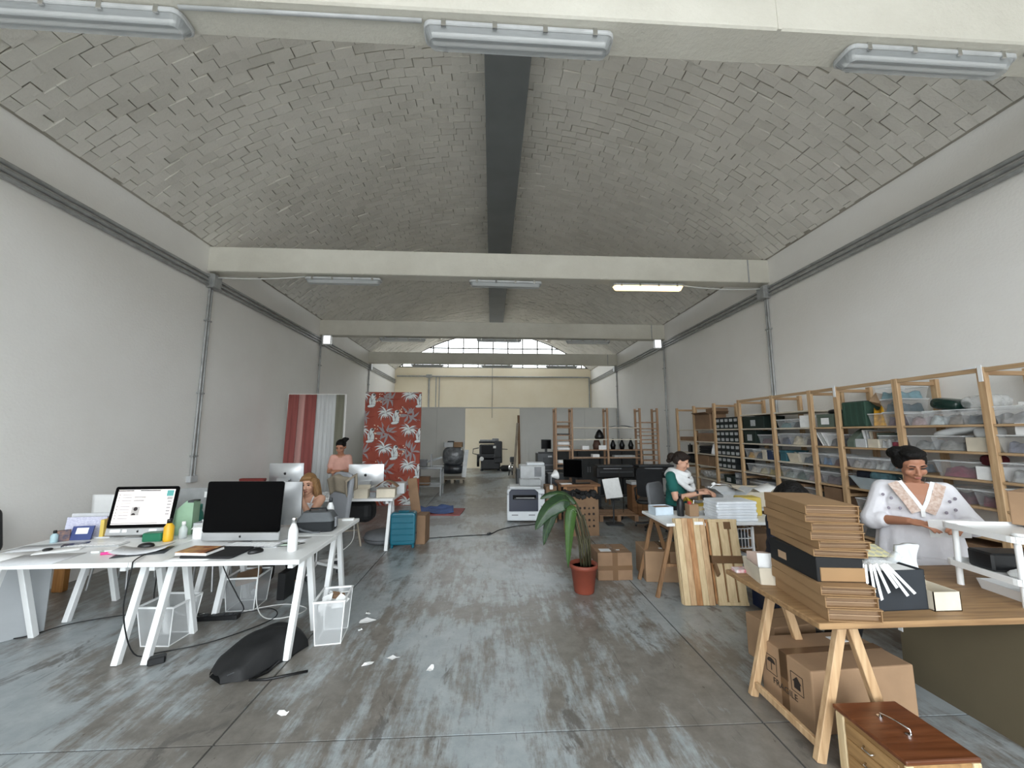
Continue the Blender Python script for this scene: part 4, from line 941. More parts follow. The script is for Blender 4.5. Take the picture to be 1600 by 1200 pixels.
B().box(-.25, .28, -.2, .25, 0, .98).obj('cabinet', M_lgrey, t, bev=.015); B().box(-.32, -.25, -.15, .2, .4, .9).obj('side_tray', M_dgrey, t, bev=.01); B().box(-.1, .28, -.1, .2, .98, 1.03).obj('lid', M_cop, t, bev=.01); B().box(.05, .2, -.205, -.2, .75, .95).obj('panel', M_mgrey, t)
t = T('paper_output', 'pale grey plastic tray on the white printer', 'tray', (.75, 7.72, .645)); B().box(-.2, .22, -.12, .15, 0, .12).obj('tray', M_clearg, t, bev=.01)
# wooden desk with black monitor
t = T('wooden_desk', 'small brown wooden desk with a black monitor', 'desk', (1.62, 7.4, 0))
B().box(-.36, .36, -.36, .36, .70, .74).obj('tabletop', M_dwood, t, bev=.005)
M_pinel = wood('pine_leg', 'b8895c', '97683f')
for x in (-.28, .28):
    for y_ in (-.3, .3): B().box(x-.028, x+.028, y_-.028, y_+.028, 0, .70).obj('leg', M_pinel, t)
B().box(-.28, .28, -.31, -.29, .62, .70).obj('apron', M_dwood, t)
def monitor(label, loc, rz, w_=.42, h=.3):
    t = T('monitor', label, 'monitor', loc, rz)
    B().box(-w_/2, w_/2, -.02, .02, .1, .1+h).obj('casing', M_black, t, bev=.008); B().box(-w_/2+.015, w_/2-.015, -.0215, -.02, .115, .085+h).obj('screen', M_glassblk, t)
    B().box(-.03, .03, .015, .04, .01, .25).obj('neck', M_black, t); B().prism(rrect(.22, .16, .03), 0, .012).obj('foot', M_black, t, bev=.003)
monitor('black monitor on the small brown desk', (1.52, 7.22, .74), -38, .40, .34)
t = T('clamp_lamp', 'white reflector clamp lamp left of the black monitor', 'lamp', (1.12, 7.3, .70))
B().lathe([(.02, 0), (.035, .03), (.09, .11), (.095, .12), (.088, .118), (.03, .03)], 18, cap=False).obj('reflector', M_whitep, t, loc=(0, 0, .16), rot=(-20, 75, 0)); B().cyl((0, 0, -.05), (0, 0, .16), .012).obj('stem', M_mgrey, t); B().box(-.03, .03, -.02, .02, -.08, 0).obj('clamp', M_whitep, t, bev=.005)
tag(B().box(-.13, .13, -.05, .05, 0, .02).obj('black_keyboard', M_black, None, bev=.004, loc=(1.68, 7.15, .74), rot=(0, 0, 10)), 'black keyboard on the small brown desk', 'keyboard')
sheet('white papers on the small brown desk', (1.36, 7.14, .74), 10, .2, .14, M_paper, th=.01)
carton('brown carton between printer and small wooden desk', (1.14, 7.60, 0), 0, .2, .4, .66, M_card2)
carton('dark box with a cream lid left of the clamp lamp', (1.36, 8.3, .0), 0, .34, .34, .82, M_dgrey, flaps=False)
# recycling carton
t = T('recycling_box', 'tall cardboard collecting box with a black liner by the plant', 'box', (1.51, 6.62, 0), 3)
b = B()
for s in (-1, 1): b.box(s*.25-.003, s*.25+.003, -.18, .18, 0, .62); b.box(-.25, .25, s*.18-.003, s*.18+.003, 0, .62)
b.box(-.25, .25, -.18, .18, 0, .006); b.obj('carton', M_card2, t)
b = B()
for i in range(24):
    a = 2*math.pi*i/24; b.cb((.24*max(-1, min(1, 1.4*math.cos(a))), .17*max(-1, min(1, 1.4*math.sin(a))), .63+random.uniform(-.02, .03)), (.09, .06, .07), [random.uniform(-40, 40) for _ in range(3)])
b.obj('bin_liner', M_nyl, t, bev=.01); B().box(-.23, .23, -.16, .16, .40, .56).obj('liner_inside', M_black, t)
M_ink = mat('black_print', '241d18', .8, var=0)
for c in range(4):
    for r in range(4):
        x, z = -.06+c*.075, .44-r*.095; b = B()
        if (c+r) % 3 == 0: b.prism(arc(0, 0, .02, 0, 6.1, 10), 0, .0012, TR(x, -.1835, z) @ RX(90))
        elif (c+r) % 3 == 1: b.box(x-.018, x+.018, -.1848, -.1836, z-.018, z+.018)
        else: b.prism([(x-.02, z-.018), (x+.02, z-.018), (x, z+.02)], .1836, .1848, RX(90))
        b.obj('printed_symbol', M_ink, t)

# plant
t = T('potted_plant', 'large drooping leafy plant in a terracotta pot', 'plant', (.99, 4.26, 0))
M_terra = mat('terracotta_plastic', '7c3b2a', .6, var=.06)
B().lathe([(0, 0), (.10, 0), (.105, .01), (.135, .24), (.148, .245), (.150, .285), (.138, .288), (.13, .25), (.0, .25)], 32, cap=False).obj('pot', M_terra, t)
B().lathe([(0, .25), (.128, .25)], 24, cap=False).obj('soil', mat('soil', '2c221b', 1, bump=.6), t)
M_leaf = mat('plant_leaf', '2d4629', .4, col2='1d3220', scale=6, stretch=(1, 1, 4)); M_leaf2 = mat('plant_leaf_light', '42602c', .4, col2='314c25', scale=6); M_stem = mat('plant_stem', '4c4a33', .6, col2='33301f', scale=12)
def leaf(stem, tip_pts, wd, m, fold=.5):
    tag_ = B(); P = [V(p) for p in tip_pts]; n = 16
    def cr(u):
        f = u*(len(P)-1); i = min(int(f), len(P)-2); t_ = f-i; p0, p1, p2, p3 = P[max(0, i-1)], P[i], P[i+1], P[min(len(P)-1, i+2)]
        return .5*((2*p1)+(p2-p0)*t_+(2*p0-5*p1+4*p2-p3)*t_*t_+(3*p1-p0-3*p2+p3)*t_**3)
    def f(u, v):
        c = cr(u); d = (cr(min(1, u+.02))-cr(max(0, u-.02))).normalized(); sd = d.cross(V((0, -.8, .6))).normalized(); up = sd.cross(d)
        w_ = wd*(math.sin(math.pi*min(1, .03+.97*u)**.75)**.8); s_ = (v-.5)*2
        return c + sd*s_*w_*.5*(1-.25*fold*abs(s_)) - up*abs(s_)*w_*.5*fold*.5 + up*.004*math.sin(40*u+s_*9)
    tag_.grid(f, 22, 10); o = tag_.obj('leaf', m, t, solid=.002)
    B().tube([cr(i/10)+V((0, -.003, .001)) for i in range(11)], .004, 5).obj('midrib', M_leaf2, o)
    B().tube(stem, .011, 6).obj('stem', M_stem, t)
leaf([(.01, 0, .24), (-.02, -.02, .45), (-.08, -.04, .72), (-.14, -.05, .93)], [(-.14, -.05, .93), (-.24, -.08, .95), (-.40, -.10, .85), (-.53, -.12, .66)], .25, M_leaf, .7)
leaf([(.03, 0, .24), (.01, -.04, .5), (-.04, -.08, .75), (-.09, -.1, .88)], [(-.09, -.1, .88), (-.14, -.12, .85), (-.17, -.13, .62), (-.19, -.12, .28)], .15, M_leaf2, .8)
leaf([(-.02, .02, .24), (-.04, .02, .5), (-.1, .03, .75), (-.16, .03, .9)], [(-.16, .03, .9), (-.28, .05, .86), (-.37, .05, .66), (-.42, .05, .46)], .15, M_leaf, .6)
leaf([(.05, .02, .24), (.05, .0, .5), (.0, .0, .75), (-.06, .02, .9)], [(-.06, .02, .9), (-.2, .02, 1.0), (-.36, .0, 1.0), (-.46, -.02, .96)], .13, M_leaf, .9)
for i, (x, h) in enumerate(((.06, .40), (.0, .62), (.08, .55))): B().tube([(x, -.02+.02*i, .24), (x-.02, -.03, .24+h*.6), (x-.08, -.04, .24+h)], .010, 6).obj('stem', M_stem, t)
for i in range(3): B().tube([(.02*i, .03, .25), (.03*i+.02, .04, .34)], .008, 5).obj('dry_stub', M_card2, t)
# cartons between plant and table
t = carton('taped brown carton right of the potted plant', (1.42, 4.72, 0), 0, .40, .36, .30, M_card2, flaps=True)
B().box(-.2015, .2015, -.1815, .1815, .11, .16).obj('tape', M_tape, t); B().box(-.03, .03, -.1818, .1818, 0, .3012).obj('tape', M_tape, t); B().box(-.15, -.02, -.12, -.02, .3, .3016).obj('shipping_label', M_paper2, t); B().box(.05, .09, -.08, -.05, .3, .3016).obj('small_label', M_paper2, t)
t = carton('brown carton under the white table end', (2.02, 4.66, 0), -6, .50, .42, .33, M_card, tape='y')
B().box(-.06, .02, -.1, -.06, .33, .3316).obj('label', M_paper, t)

# ================================================================== SHELVING ALONG THE RIGHT WALL
SX0, SX1 = 4.40, 4.90
YS = [8.97, 8.20, 7.43, 6.65, 5.83, 5.10, 4.69, 3.95, 3.20, 2.45]
BAY = ['far pine bay', 'carton bay', 'shoe box bay', 'dark green box bay', 'wide conduit bay', 'narrow bay',
       'green fabric bay', 'bay behind the white blouse', 'edge bay']
LV = [1.74, 1.49, 1.24, 1.0, .74, .45, .15]
LVN = ['top', 'second', 'third', 'fourth', 'fifth', 'sixth', 'bottom']
def upright(t, y_, top=2.25):
    for x in (SX0+.022, SX1-.022): B().box(x-.022, x+.022, y_-.03, y_+.03, 0, top).obj('post', M_pine, t, bev=.004)
    for z in (.25, .9, 1.55, 2.2): B().box(SX0+.04, SX1-.04, y_-.012, y_+.012, z-.02, z+.02).obj('rung', M_pineX, t, bev=.003)
for i in range(9):
    ya, yb = YS[i+1], YS[i]
    t = T('shelving_unit', f'open pine shelving along the right wall, {BAY[i]}', 'shelving unit', (0, 0, 0), 0, 'pine shelving along the right wall')
    t.location = (SX0, (ya+yb)/2, 0); C_ = TR(-SX0, -(ya+yb)/2, 0)
    n0 = len(bpy.data.objects)
    made = []
    def mk(b, nm, m, bv=.003):
        o = b.obj(nm, m, t, bev=bv); o.matrix_basis = C_
    for y_ in ([yb] if i < 8 else [yb, ya]):
        for x in (SX0+.022, SX1-.022): mk(B().box(x-.022, x+.022, y_-.03, y_+.03, 0, 2.25), 'post', M_pine)
        for z in (.25, .9, 2.2): mk(B().box(SX0+.04, SX1-.04, y_-.012, y_+.012, z-.02, z+.02), 'rung', M_pineX)
    if i >= 3: mk(B().box(SX0+.005, SX0+.03, ya+.03, yb-.03, 2.205, 2.245), 'top_batten', M_pine_o)
    lv = ([1.98] if i in (3, 4) else []) + LV
    for z in lv: mk(B().box(SX0+.01, SX1-.01, ya+.031, yb-.031, z-.022, z), 'shelf_board', M_pine_o if i > 4 or z < .5 else mat('pale_shelf', 'cfc6b6', .6))
    if i in (5, 7):
        mk(B().box(SX0-.008, SX0+.0, ya+.0-.02, ya+.03-.02, 2.12, 2.27), 'white_bracket', M_whitep, 0)
        mk(B().box(SX0-.008, SX0+.02, ya+.02, ya+.12, 2.245, 2.262), 'white_bracket', M_whitep, 0)
M_bin = mat('clear_bin_plastic', 'e3e6e8', .2, alpha=.17, var=0)
M_rim = mat('clear_bin_rim', 'e6e9ea', .25, alpha=.5, var=0)
CC = {}
def cmat(hexc): return mat('cloth_'+hexc, hexc, .9, var=.25, scale=14, bump=.4, bscale=25)
_used = {}
ORD = ['farthest along', 'second along', 'third along', 'fourth along', 'fifth along', 'sixth along', 'seventh along', 'eighth along']
def lab(desc, bay, lv, k, extra=None):
    s = f'{desc}, {LVN[lv]} shelf, {BAY[bay]}'
    if s in _used: s = f'{desc}, {LVN[lv]} shelf, {BAY[bay]}, {ORD[min(k, 7)]}'
    j = 0
    while s in _used: j += 1; s = f'{desc}, {("lower", "upper", "middle")[j-1]} one, {LVN[lv]} shelf, {BAY[bay]}'
    _used[s] = 1
    return s
def bin_(desc, bay, lv, k, yc, w_, h, fill=None, d=.38, x0=SX0+.03, z=None, fillh=.7, m=None, rot=0):
    z = LV[lv] if z is None else z
    t = T('storage_bin', lab(desc, bay, lv, k), 'bin', (x0+d/2, yc, z+.001), rot, 'storage bins on the pine shelving')
    W2, D2 = w_/2, d/2; b = B(); f = .86; th = .004
    lo = [(-D2*f, -W2*f), (D2*f, -W2*f), (D2*f, W2*f), (-D2*f, W2*f)]; hi = [(-D2, -W2), (D2, -W2), (D2, W2), (-D2, W2)]
    b._new([V((*p, 0)) for p in lo] + [V((*p, h)) for p in hi], [(3, 2, 1, 0)] + [(i, (i+1) % 4, 4+(i+1) % 4, 4+i) for i in range(4)])
    b.obj('tub', m or M_bin, t)
    b = B()
    for i in range(4): b.bar((*hi[i], h), (*hi[(i+1) % 4], h), .012, .010)
    b.obj('rim', m or M_rim, t)
    if fill:
        b = B(); hh = h*fillh
        b.grid(lambda u, v: (-D2*.84+D2*1.68*u, -W2*.82+W2*1.64*v, .004 + hh*(.75+.25*math.sin(9*u+yc*7)*math.sin(8*v+3))*(min(1, 12*min(u, 1-u, v, 1-v))**.5)), 12, 10)
        b.obj('contents', cmat(fill), t)
    return t
def box_(desc, bay, lv, k, yc, w_, h, m, d=.36, x0=SX0+.03, z=None, tagm=None, lid=True, name='storage_box'):
    z = LV[lv] if z is None else z
    t = T(name, lab(desc, bay, lv, k), 'box', (x0+d/2, yc, z+.001), 0, 'boxes on the pine shelving')
    B().box(-d/2, d/2, -w_/2, w_/2, 0, h*.78 if lid else h).obj('box_body', m, t, bev=.004)
    if lid: B().box(-d/2-.004, d/2+.004, -w_/2-.004, w_/2+.004, h*.76, h).obj('lid', m, t, bev=.004)
    if tagm: B().box(-d/2-.0065, -d/2-.004, -min(.06, w_*.36), min(.06, w_*.36), h*.2, h*.7).obj('label_card', tagm, t)
    return t
M_dkgreen = mat('dark_green_board', '10231d', .7); M_ggreen = mat('grey_green_board', '5f6b60', .8); M_shoe = mat('black_shoebox', '1d2325', .7)
M_lab = mat('label_card', 'b9bcbd', .8, col2='9a9d9f', scale=40)
# bay 2: rows of labelled shoe boxes
for lv in range(4):
    for k in range(5):
        for r in range(2):
            if lv == 3 and k > 3: continue
            yc = 7.34 - k*.138; hh = .105
            box_(f'black shoe box with pale label, {("lower", "upper")[r]} row', 2, lv, k, yc, .125, hh, M_shoe if (k+lv+r) % 4 else M_dkgreen, z=LV[lv]+.002+r*(hh+.004), tagm=M_lab)
box_('loose dark green box', 2, 4, 0, 7.1, .3, .14, M_dkgreen, tagm=M_lab)
for k in range(3): box_('grey shoe box', 2, 4, k+1, 6.85-.0*k, .12, .1, M_mgrey, z=LV[4]+.002+k*.11, tagm=M_lab) if k < 2 else None
# bay 3
box_('wide dark green box with two labels', 3, 0, 0, 6.32, .52, .20, M_dkgreen, tagm=M_lab)
box_('dark green box with a label', 3, 1, 0, 6.43, .30, .21, M_dkgreen, tagm=M_lab)
bin_('clear bin of plum fabric', 3, 1, 1, 6.06, .34, .14, '5f3f48'); bin_('clear bin of yellow tape rolls', 3, 2, 0, 6.50, .18, .15, 'b88c33'); bin_('clear bin of slate folders', 3, 2, 1, 6.28, .2, .14, '3e4650')
box_('cream file box', 3, 2, 2, 6.11, .10, .15, M_crm); box_('navy file box', 3, 2, 3, 5.99, .11, .15, mat('navy_board', '2a3a58', .7)); bin_('dark clear bin', 3, 2, 4, 5.89, .09, .14, '1f2328')
bin_('clear bin of white rolls', 3, 3, 0, 6.45, .22, .14, 'b9b5ab'); bin_('clear bin of cream cards', 3, 3, 1, 6.22, .2, .14, 'b5aa8b'); bin_('clear bin of mustard folders', 3, 3, 2, 6.0, .2, .14, 'a39152')
for k in range(4): sheet(f'flat grey sheet pile, {("lowest", "second", "third", "upper")[k]} bundle, fifth shelf, dark green box bay', (4.63, 6.25, LV[4]+.001+k*.035), 0, .36, .6, (M_paper2, M_mgrey)[k % 2], th=.033, group='sheet bundles')
# bay 4
bin_('clear bin of teal yarn', 4, 0, 0, 5.66, .24, .12, '5f8187'); bin_('clear bin of dark cloth', 4, 0, 1, 5.42, .2, .12, '3a4046'); box_('white paper pouch', 4, 0, 2, 5.24, .18, .17, M_paper, lid=False, name='paper_pouch')
bin_('clear bin of navy folders', 4, 1, 0, 5.68, .2, .16, '303a55'); bin_('clear bin of cream flowers', 4, 1, 1, 5.45, .24, .16, 'c9bda4', fillh=.8); bin_('clear bin of mauve paper', 4, 1, 2, 5.22, .18, .16, '564b52')
box_('teal file box', 4, 2, 0, 5.70, .12, .16, mat('teal_board', '2f5f6b', .7)); bin_('beige tray of white tubes', 4, 2, 1, 5.52, .2, .12, 'c9c4b6', m=M_crm, fillh=1.2); bin_('clear bin of blue grey cloth', 4, 2, 2, 5.27, .24, .14, '46535f')
tag(B().lathe([(0, 0), (.09, 0), (.11, .05), (.09, .1), (0, .12)], 18, cap=False).obj('black_hat', M_black, None, loc=(4.72, 5.42, LV[2]+.001)), 'round black hat on third shelf, wide conduit bay', 'hat')
bin_('clear bin of glass jars', 4, 3, 0, 5.66, .22, .15, '8b9490'); bin_('clear bin of green glass', 4, 3, 1, 5.44, .2, .14, '4c6059'); bin_('clear bin of pale pink cloth', 4, 3, 2, 5.23, .2, .13, 'a09298')
box_('brown carton', 4, 4, 0, 5.55, .4, .2, M_card2, lid=False, name='cardboard_box'); bin_('clear bin of bottles', 4, 4, 1, 5.25, .2, .16, '9aa0a0')
# bay 5
t = box_('grey green box with handwritten label', 5, 0, 0, 4.90, .26, .17, M_ggreen, tagm=M_paper)
tag(B().ell((0, 0, .03), (.1, .09, .04), 12).obj('black_pouch', M_black, None, loc=(4.6, 4.9, LV[0]+.172)), 'black pouch on the grey green box, top shelf, narrow bay', 'pouch')
for k in range(3): tag(B().box(-.14, .14, -.006, .006, 0, .2, RX(-30)).obj('folder', (M_paper, M_lgrey, M_paper)[k], None, loc=(4.6, 5.0-k*.04, LV[1]+.004)), f'{("farthest", "middle", "nearest")[k]} slanted white folder, second shelf, narrow bay', 'folder', 'slanted folders')
bin_('clear bin of grey mesh', 5, 1, 1, 4.82, .18, .15, '6c6c6e'); bin_('clear bin of blue paper', 5, 2, 0, 4.98, .16, .14, '4a6d94'); bin_('clear bin of maroon cloth', 5, 2, 1, 4.81, .16, .13, '5a3236')
bin_('clear bin of dusty purple cloth', 5, 3, 0, 4.9, .3, .15, '61525a'); box_('plain brown carton', 5, 4, 0, 4.9, .26, .22, M_card2, lid=False, name='cardboard_box')
# bay 6
t = T('fabric_box', 'large dark green ribbed fabric box, top shelf, green fabric bay', 'box', (4.62, 4.49, LV[0]+.001))
M_fab = mat('green_fabric', '2f4a3d', .85, var=.1, scale=3, stretch=(1, 8, .3)); B().box(-.19, .19, -.155, .155, 0, .30).obj('box_body', M_fab, t, bev=.01); B().box(-.18, .18, -.15, .15, .30, .305).obj('top_edge', M_dgrey, t)
for k in range(4): B().box(-.194, -.188, -.13+k*.08, -.11+k*.08, .02, .29).obj('rib', M_fab, t)
bin_('clear bin of bright yellow cloth', 6, 0, 1, 4.23, .16, .14, 'd19a1c', fillh=1.7); bin_('clear bin of mauve yarn', 6, 0, 2, 4.06, .16, .15, '6c5862'); bin_('small clear bin of teal fabric', 6, 0, 2, 4.06, .18, .14, '35515b', z=LV[0]+.155); bin_('wide clear bin of blue fabric', 6, 0, 2, 4.08, .24, .13, '5c8b97', z=LV[0]+.30)
tag(B().cb((0, 0, 0), (.12, .12, .12), (20, 30, 10)).obj('kraft_bag', M_card_in, None, loc=(4.55, 4.25, LV[0]+.33), ), 'kraft paper bag above the bright yellow cloth', 'bag')
bpy.data.objects['kraft_bag'].location.z = LV[0]+.30
t = T('file_box', 'curved grey magazine file, second shelf, green fabric bay', 'file', (4.56, 4.56, LV[1]+.001)); B().prism([(-.14, 0), (.14, 0), (.14, .24)] + [(.14-.28*(i/8), .24-.0*i-.17*(i/8)**2) for i in range(1, 9)], -.05, .05, RX(90)).obj('file_body', M_ggreen, t, bev=.004)
for k in range(5): tag(B().box(-.13, .13, -.008, .008, 0, .21-.01*k, RX(-12+3*k)).obj('folder', (M_paper, M_lgrey, M_crm, M_card2, M_ggreen)[k], None, loc=(4.66, 4.46-k*.035, LV[1]+.004)), f'{("white", "pale grey", "cream", "brown", "grey green")[k]} upright card folder, second shelf, green fabric bay', 'folder', 'upright folders')
for k, (yc, w_, h, m, nm) in enumerate(((4.44, .14, .10, M_lgrey, 'pale grey card box'), (4.29, .13, .10, M_crm, 'cream card box'))): box_(nm, 6, 1, k, yc, w_, h, m, lid=False, d=.2)
bin_('tall clear box with a white jar', 6, 1, 2, 4.16, .12, .14, 'bfc1c1', d=.2)
for k, (yc, c, nm) in enumerate(((4.07, '8a2f45', 'crimson'), (4.0, 'e4e4e0', 'white'))): tag(B().lathe([(0, 0), (.032, 0), (.034, .06), (.03, .07), (0, .072)], 16).obj('jar', mat('jar_'+c, c, .5), None, loc=(4.48, yc, LV[1]+.001)), f'small {nm} jar, second shelf, green fabric bay', 'jar', 'jars on shelf')
for k, (yc, c) in enumerate(((4.57, '9b9692'), (4.43, '8f8d8c'), (4.28, 'b4b6b6'), (4.13, '6f7a82'), (4.01, '7d8c98'))): bin_(('clear bin of grey tins', 'clear bin of brushes', 'clear bin of white boxes', 'clear bin of slate cloth', 'clear bin of light blue cloth')[k], 6, 2, k, yc, .13, .12, c)
t = T('dish_tub', 'wide pale tub heaped with navy and teal cloth, fourth shelf, green fabric bay', 'tub', (4.58, 4.36, LV[3]+.001))
b = B(); lo, hi = rrect(.30, .34, .03), rrect(.40, .50, .04); n = len(lo)
b._new([V((*p, 0)) for p in lo] + [V((*p, .14)) for p in hi] + [V((p[0]*1.04, p[1]*1.04, .142)) for p in hi], [tuple(range(n))[::-1]] + [(k, (k+1) % n, n+(k+1) % n, n+k) for k in range(n)] + [(n+k, n+(k+1) % n, 2*n+(k+1) % n, 2*n+k) for k in range(n)])
b.obj('tub', mat('pale_blue_tub', 'b4c0c6', .4), t)
b = B(); cushion(b, .34, .28, .2, TR(.03, .1, .15)); b.obj('navy_cloth', cmat('151b2b'), t)
b = B(); cushion(b, .3, .24, .16, TR(-.02, -.08, .15)); b.obj('teal_cloth', cmat('4c6d75'), t)
for k, (yc, c) in enumerate(((4.5, '5b6864'), (4.32, '6b7874'), (4.14, '8b9391'))): bin_(('clear bin of green cord', 'clear bin of grey cord', 'clear bin of labels')[k], 6, 4, k, yc, .17, .14, c)
bin_('dark clear bin of tools', 6, 5, 0, 4.4, .4, .16, '2b2726'); box_('long brown carton', 6, 6, 0, 4.32, .6, .26, M_card, lid=False, name='cardboard_box'); box_('flat brown carton', 7, 6, 0, 3.55, .6, .2, M_card, lid=False, name='cardboard_box'); box_('brown storage carton', 7, 5, 0, 3.6, .5, .2, M_card2, lid=False, name='cardboard_box')
# bay 7
for lv, row in {0: ((3.82, .17, .13, 'a48f92', 'rose cloth'), (3.65, .16, .14, 'b9c2c4', 'white cloth with a blue band'), (3.49, .15, .14, '837d78', 'grey felt'), (3.32, .19, .14, '5b636b', 'slate boxes')),
                1: ((3.80, .22, .14, '7d8080', 'grey wool'), (3.56, .26, .14, '8b8b88', 'crumpled film'),),
                2: ((3.52, .34, .15, '7a2340', 'crimson cloth'),), 3: ((3.58, .3, .14, '5b2232', 'dark red cloth'), (3.3, .2, .14, '6b2a3c', 'wine cloth'))}.items():
    for k, (yc, w_, h, c, nm) in enumerate(row): bin_(f'clear bin of {nm}', 7, lv, k, yc, w_, h, c)
b = B(); cushion(b, .2, .26, .12, TR(0, 0, .06) @ RX(12)); tag(b.obj('green_plastic_bag', mat('dark_green_film', '16302a', .25, bump=.6, bscale=8), None, loc=(4.58, 3.6, LV[0]+.145)), 'dark green plastic bag on the bins, top shelf, bay behind the white blouse', 'bag')
b = B(); cushion(b, .22, .3, .13, TR(0, 0, .065)); tag(b.obj('clear_plastic_bag', M_film, None, loc=(4.6, 3.33, LV[0]+.145)), 'crumpled clear bag on the bins, top shelf, bay behind the white blouse', 'bag')
b = B(); cushion(b, .2, .42, .08, TR(0, 0, .05) @ RX(-14)); tag(b.obj('white_film_roll', mat('milky_film', 'd4d8da', .3, bump=.5, bscale=9), None, loc=(4.56, 3.52, LV[1]+.145)), 'crumpled white film on the bins, second shelf, bay behind the white blouse', 'film')
box_('beige box holding white tissue', 7, 1, 3, 3.31, .19, .13, M_crm, lid=False); b = B(); cushion(b, .18, .16, .12, TR(0, 0, .05)); tag(b.obj('white_tissue', mat('milky_film', 'd4d8da'), None, loc=(4.56, 3.31, LV[1]+.13)), 'white tissue heaped in the beige box, second shelf', 'tissue')
box_('white card box', 7, 2, 2, 3.29, .14, .12, M_paper, lid=False); b = B(); cushion(b, .16, .14, .1, TR(0, 0, .05)); tag(b.obj('red_cloth_roll', cmat('57131d'), None, loc=(4.55, 3.3, LV[2]+.125)), 'dark red cloth roll on the white card box, third shelf', 'cloth')
# bay 8
for lv, row in {0: ((3.08, .2, .15, '8d8e90', 'grey fittings'), (2.84, .22, .15, '9a9c9e', 'wrapped parts')), 1: ((3.07, .2, .15, '6b6f80', 'violet boxes'), (2.82, .22, .15, '5f6168', 'dark parts')),
                2: ((3.05, .26, .16, 'a3a5a6', 'wrapped glass'), (2.78, .2, .15, '8f9193', 'clear packs')), 3: ((3.05, .24, .18, 'a09a94', 'white lamps'), (2.8, .2, .15, '8c8782', 'rolled paper'))}.items():
    for k, (yc, w_, h, c, nm) in enumerate(row): bin_(f'clear bin of {nm}', 8, lv, k, yc, w_, h, c)
tag(B().box(-.02, .02, -.08, .08, 0, .1).obj('white_sign_card', M_paper, None, loc=(4.47, 2.98, LV[1]+.155)), 'white printed card standing on the violet boxes bin', 'card')
tag(B().box(-.12, .12, -.09, .09, 0, .03).obj('white_tray_cover', M_whitep, None, bev=.005, loc=(4.6, 2.95, LV[0]+.155)), 'white lid lying on the bins, top shelf, edge bay', 'lid')
# bay 1 and 0
t = carton('open brown carton on the top shelf of the carton bay', (4.56, 7.82, LV[0]+.002), 90, .55, .34, .3, M_card2, open_=25)
carton('closed brown carton behind the open one on the top shelf', (4.64, 7.70, LV[0]+.31), 90, .3, .3, .12, M_card2)
box_('wide brown carton', 1, 1, 0, 7.8, .62, .17, M_card2, lid=False, name='cardboard_box')
for k in range(3): tag(B().box(-.16, .16, -.26, .26, 0, .05).obj('folded_black_cloth', cmat('1b1c1f'), None, bev=.02, seg=2, loc=(4.6, 7.85, LV[2]+.001+k*.052)), f'{("bottom", "middle", "top")[k]} folded black cloth, third shelf, carton bay', 'cloth', 'folded black cloths')
tag(B().lathe([(.0, 0), (.07, 0), (.05, .1), (.02, .2), (0, .22)], 14, cap=False).obj('white_cone', M_paper, None, loc=(4.46, 7.56, LV[2]+.001)), 'white paper cone, third shelf, carton bay', 'cone')
box_('brown carton with torn labels', 1, 3, 0, 7.95, .4, .2, M_card2, lid=False, name='cardboard_box'); box_('square brown carton', 1, 3, 1, 7.6, .26, .19, M_card2, lid=False, name='cardboard_box')
b = B(); cushion(b, .34, .6, .16, TR(0, 0, .08)); tag(b.obj('film_bundle', M_film, None, loc=(4.6, 7.8, LV[4]+.002)), 'bundle of clear film, fifth shelf, carton bay', 'film')
box_('flat dark carton', 0, 1, 0, 8.6, .6, .09, M_card2, lid=False, name='cardboard_box'); box_('small black speaker', 0, 2, 0, 8.5, .12, .16, M_black, lid=False, d=.14, name='speaker'); box_('grey white carton', 0, 2, 1, 8.3, .1, .17, M_crm, lid=False, name='cardboard_box'); b = B(); cushion(b, .3, .5, .2, TR(0, 0, .1)); tag(b.obj('black_textile_heap', cmat('15161a'), None, loc=(4.6, 8.55, LV[3]+.002)), 'heap of black textile, fourth shelf, far pine bay', 'cloth')

# ================================================================== FAR SHELVING ROW AND MACHINES
FY0, FY1 = 9.15, 9.45
FX = [1.53, 1.92, 2.78, 3.58, 4.01]
M_pf = wood('far_pine', 'ac8a6c', '8a6a50')
FL = [[1.94, 1.80, 1.62, 1.50, 1.38, 1.26, .95, .84], [1.80, 1.52, 1.27, 1.09], [1.80, 1.52, 1.27, 1.09], [1.93, 1.78, 1.70, 1.61, 1.51, 1.42, 1.27, 1.15, 1.02]]
FN = ['narrow open rack left of the black monitor, stacked with papers', 'wide open rack with the leather bottle sleeve', 'wide open rack holding dark tools', 'narrow ladder rack with many thin slats']
for i in range(4):
    t = T('open_rack', FN[i] + ', far right', 'rack', (FX[i], FY0, 0), 0, 'far row of open racks')
    wd = FX[i+1]-FX[i]
    for x in ([0] if i < 3 else [0, wd]):
        for y_ in (0, FY1-FY0): B().box(x-.022, x+.022, y_-.022, y_+.022, 0 if i != 1 or 1 else .8, 2.26).obj('post', M_pf, t)
        B().box(x-.012, x+.012, 0, FY1-FY0, 2.18, 2.22).obj('rung', M_pf, t)
    for z in FL[i]: B().box(.024, wd-.024, -.02, FY1-FY0+.02, z-.022, z).obj('slat' if i == 3 else 'shelf_board', M_pf if (i in (0, 3) or z < 1.3) else mat('pale_shelf', 'cfc6b6'), t)
for k, z in enumerate((1.80, 1.62, 1.38, 1.26, .95)):
    sheet(f'{("brown", "dark", "white", "thick white", "low white")[k]} paper stack on the narrow open rack', (1.725, 9.3, z+.001), 0, .28, .22, (M_card2, M_dgrey, M_paper, M_paper, M_paper)[k], th=(.05, .03, .07, .06, .07)[k], group='paper stacks on the far rack')
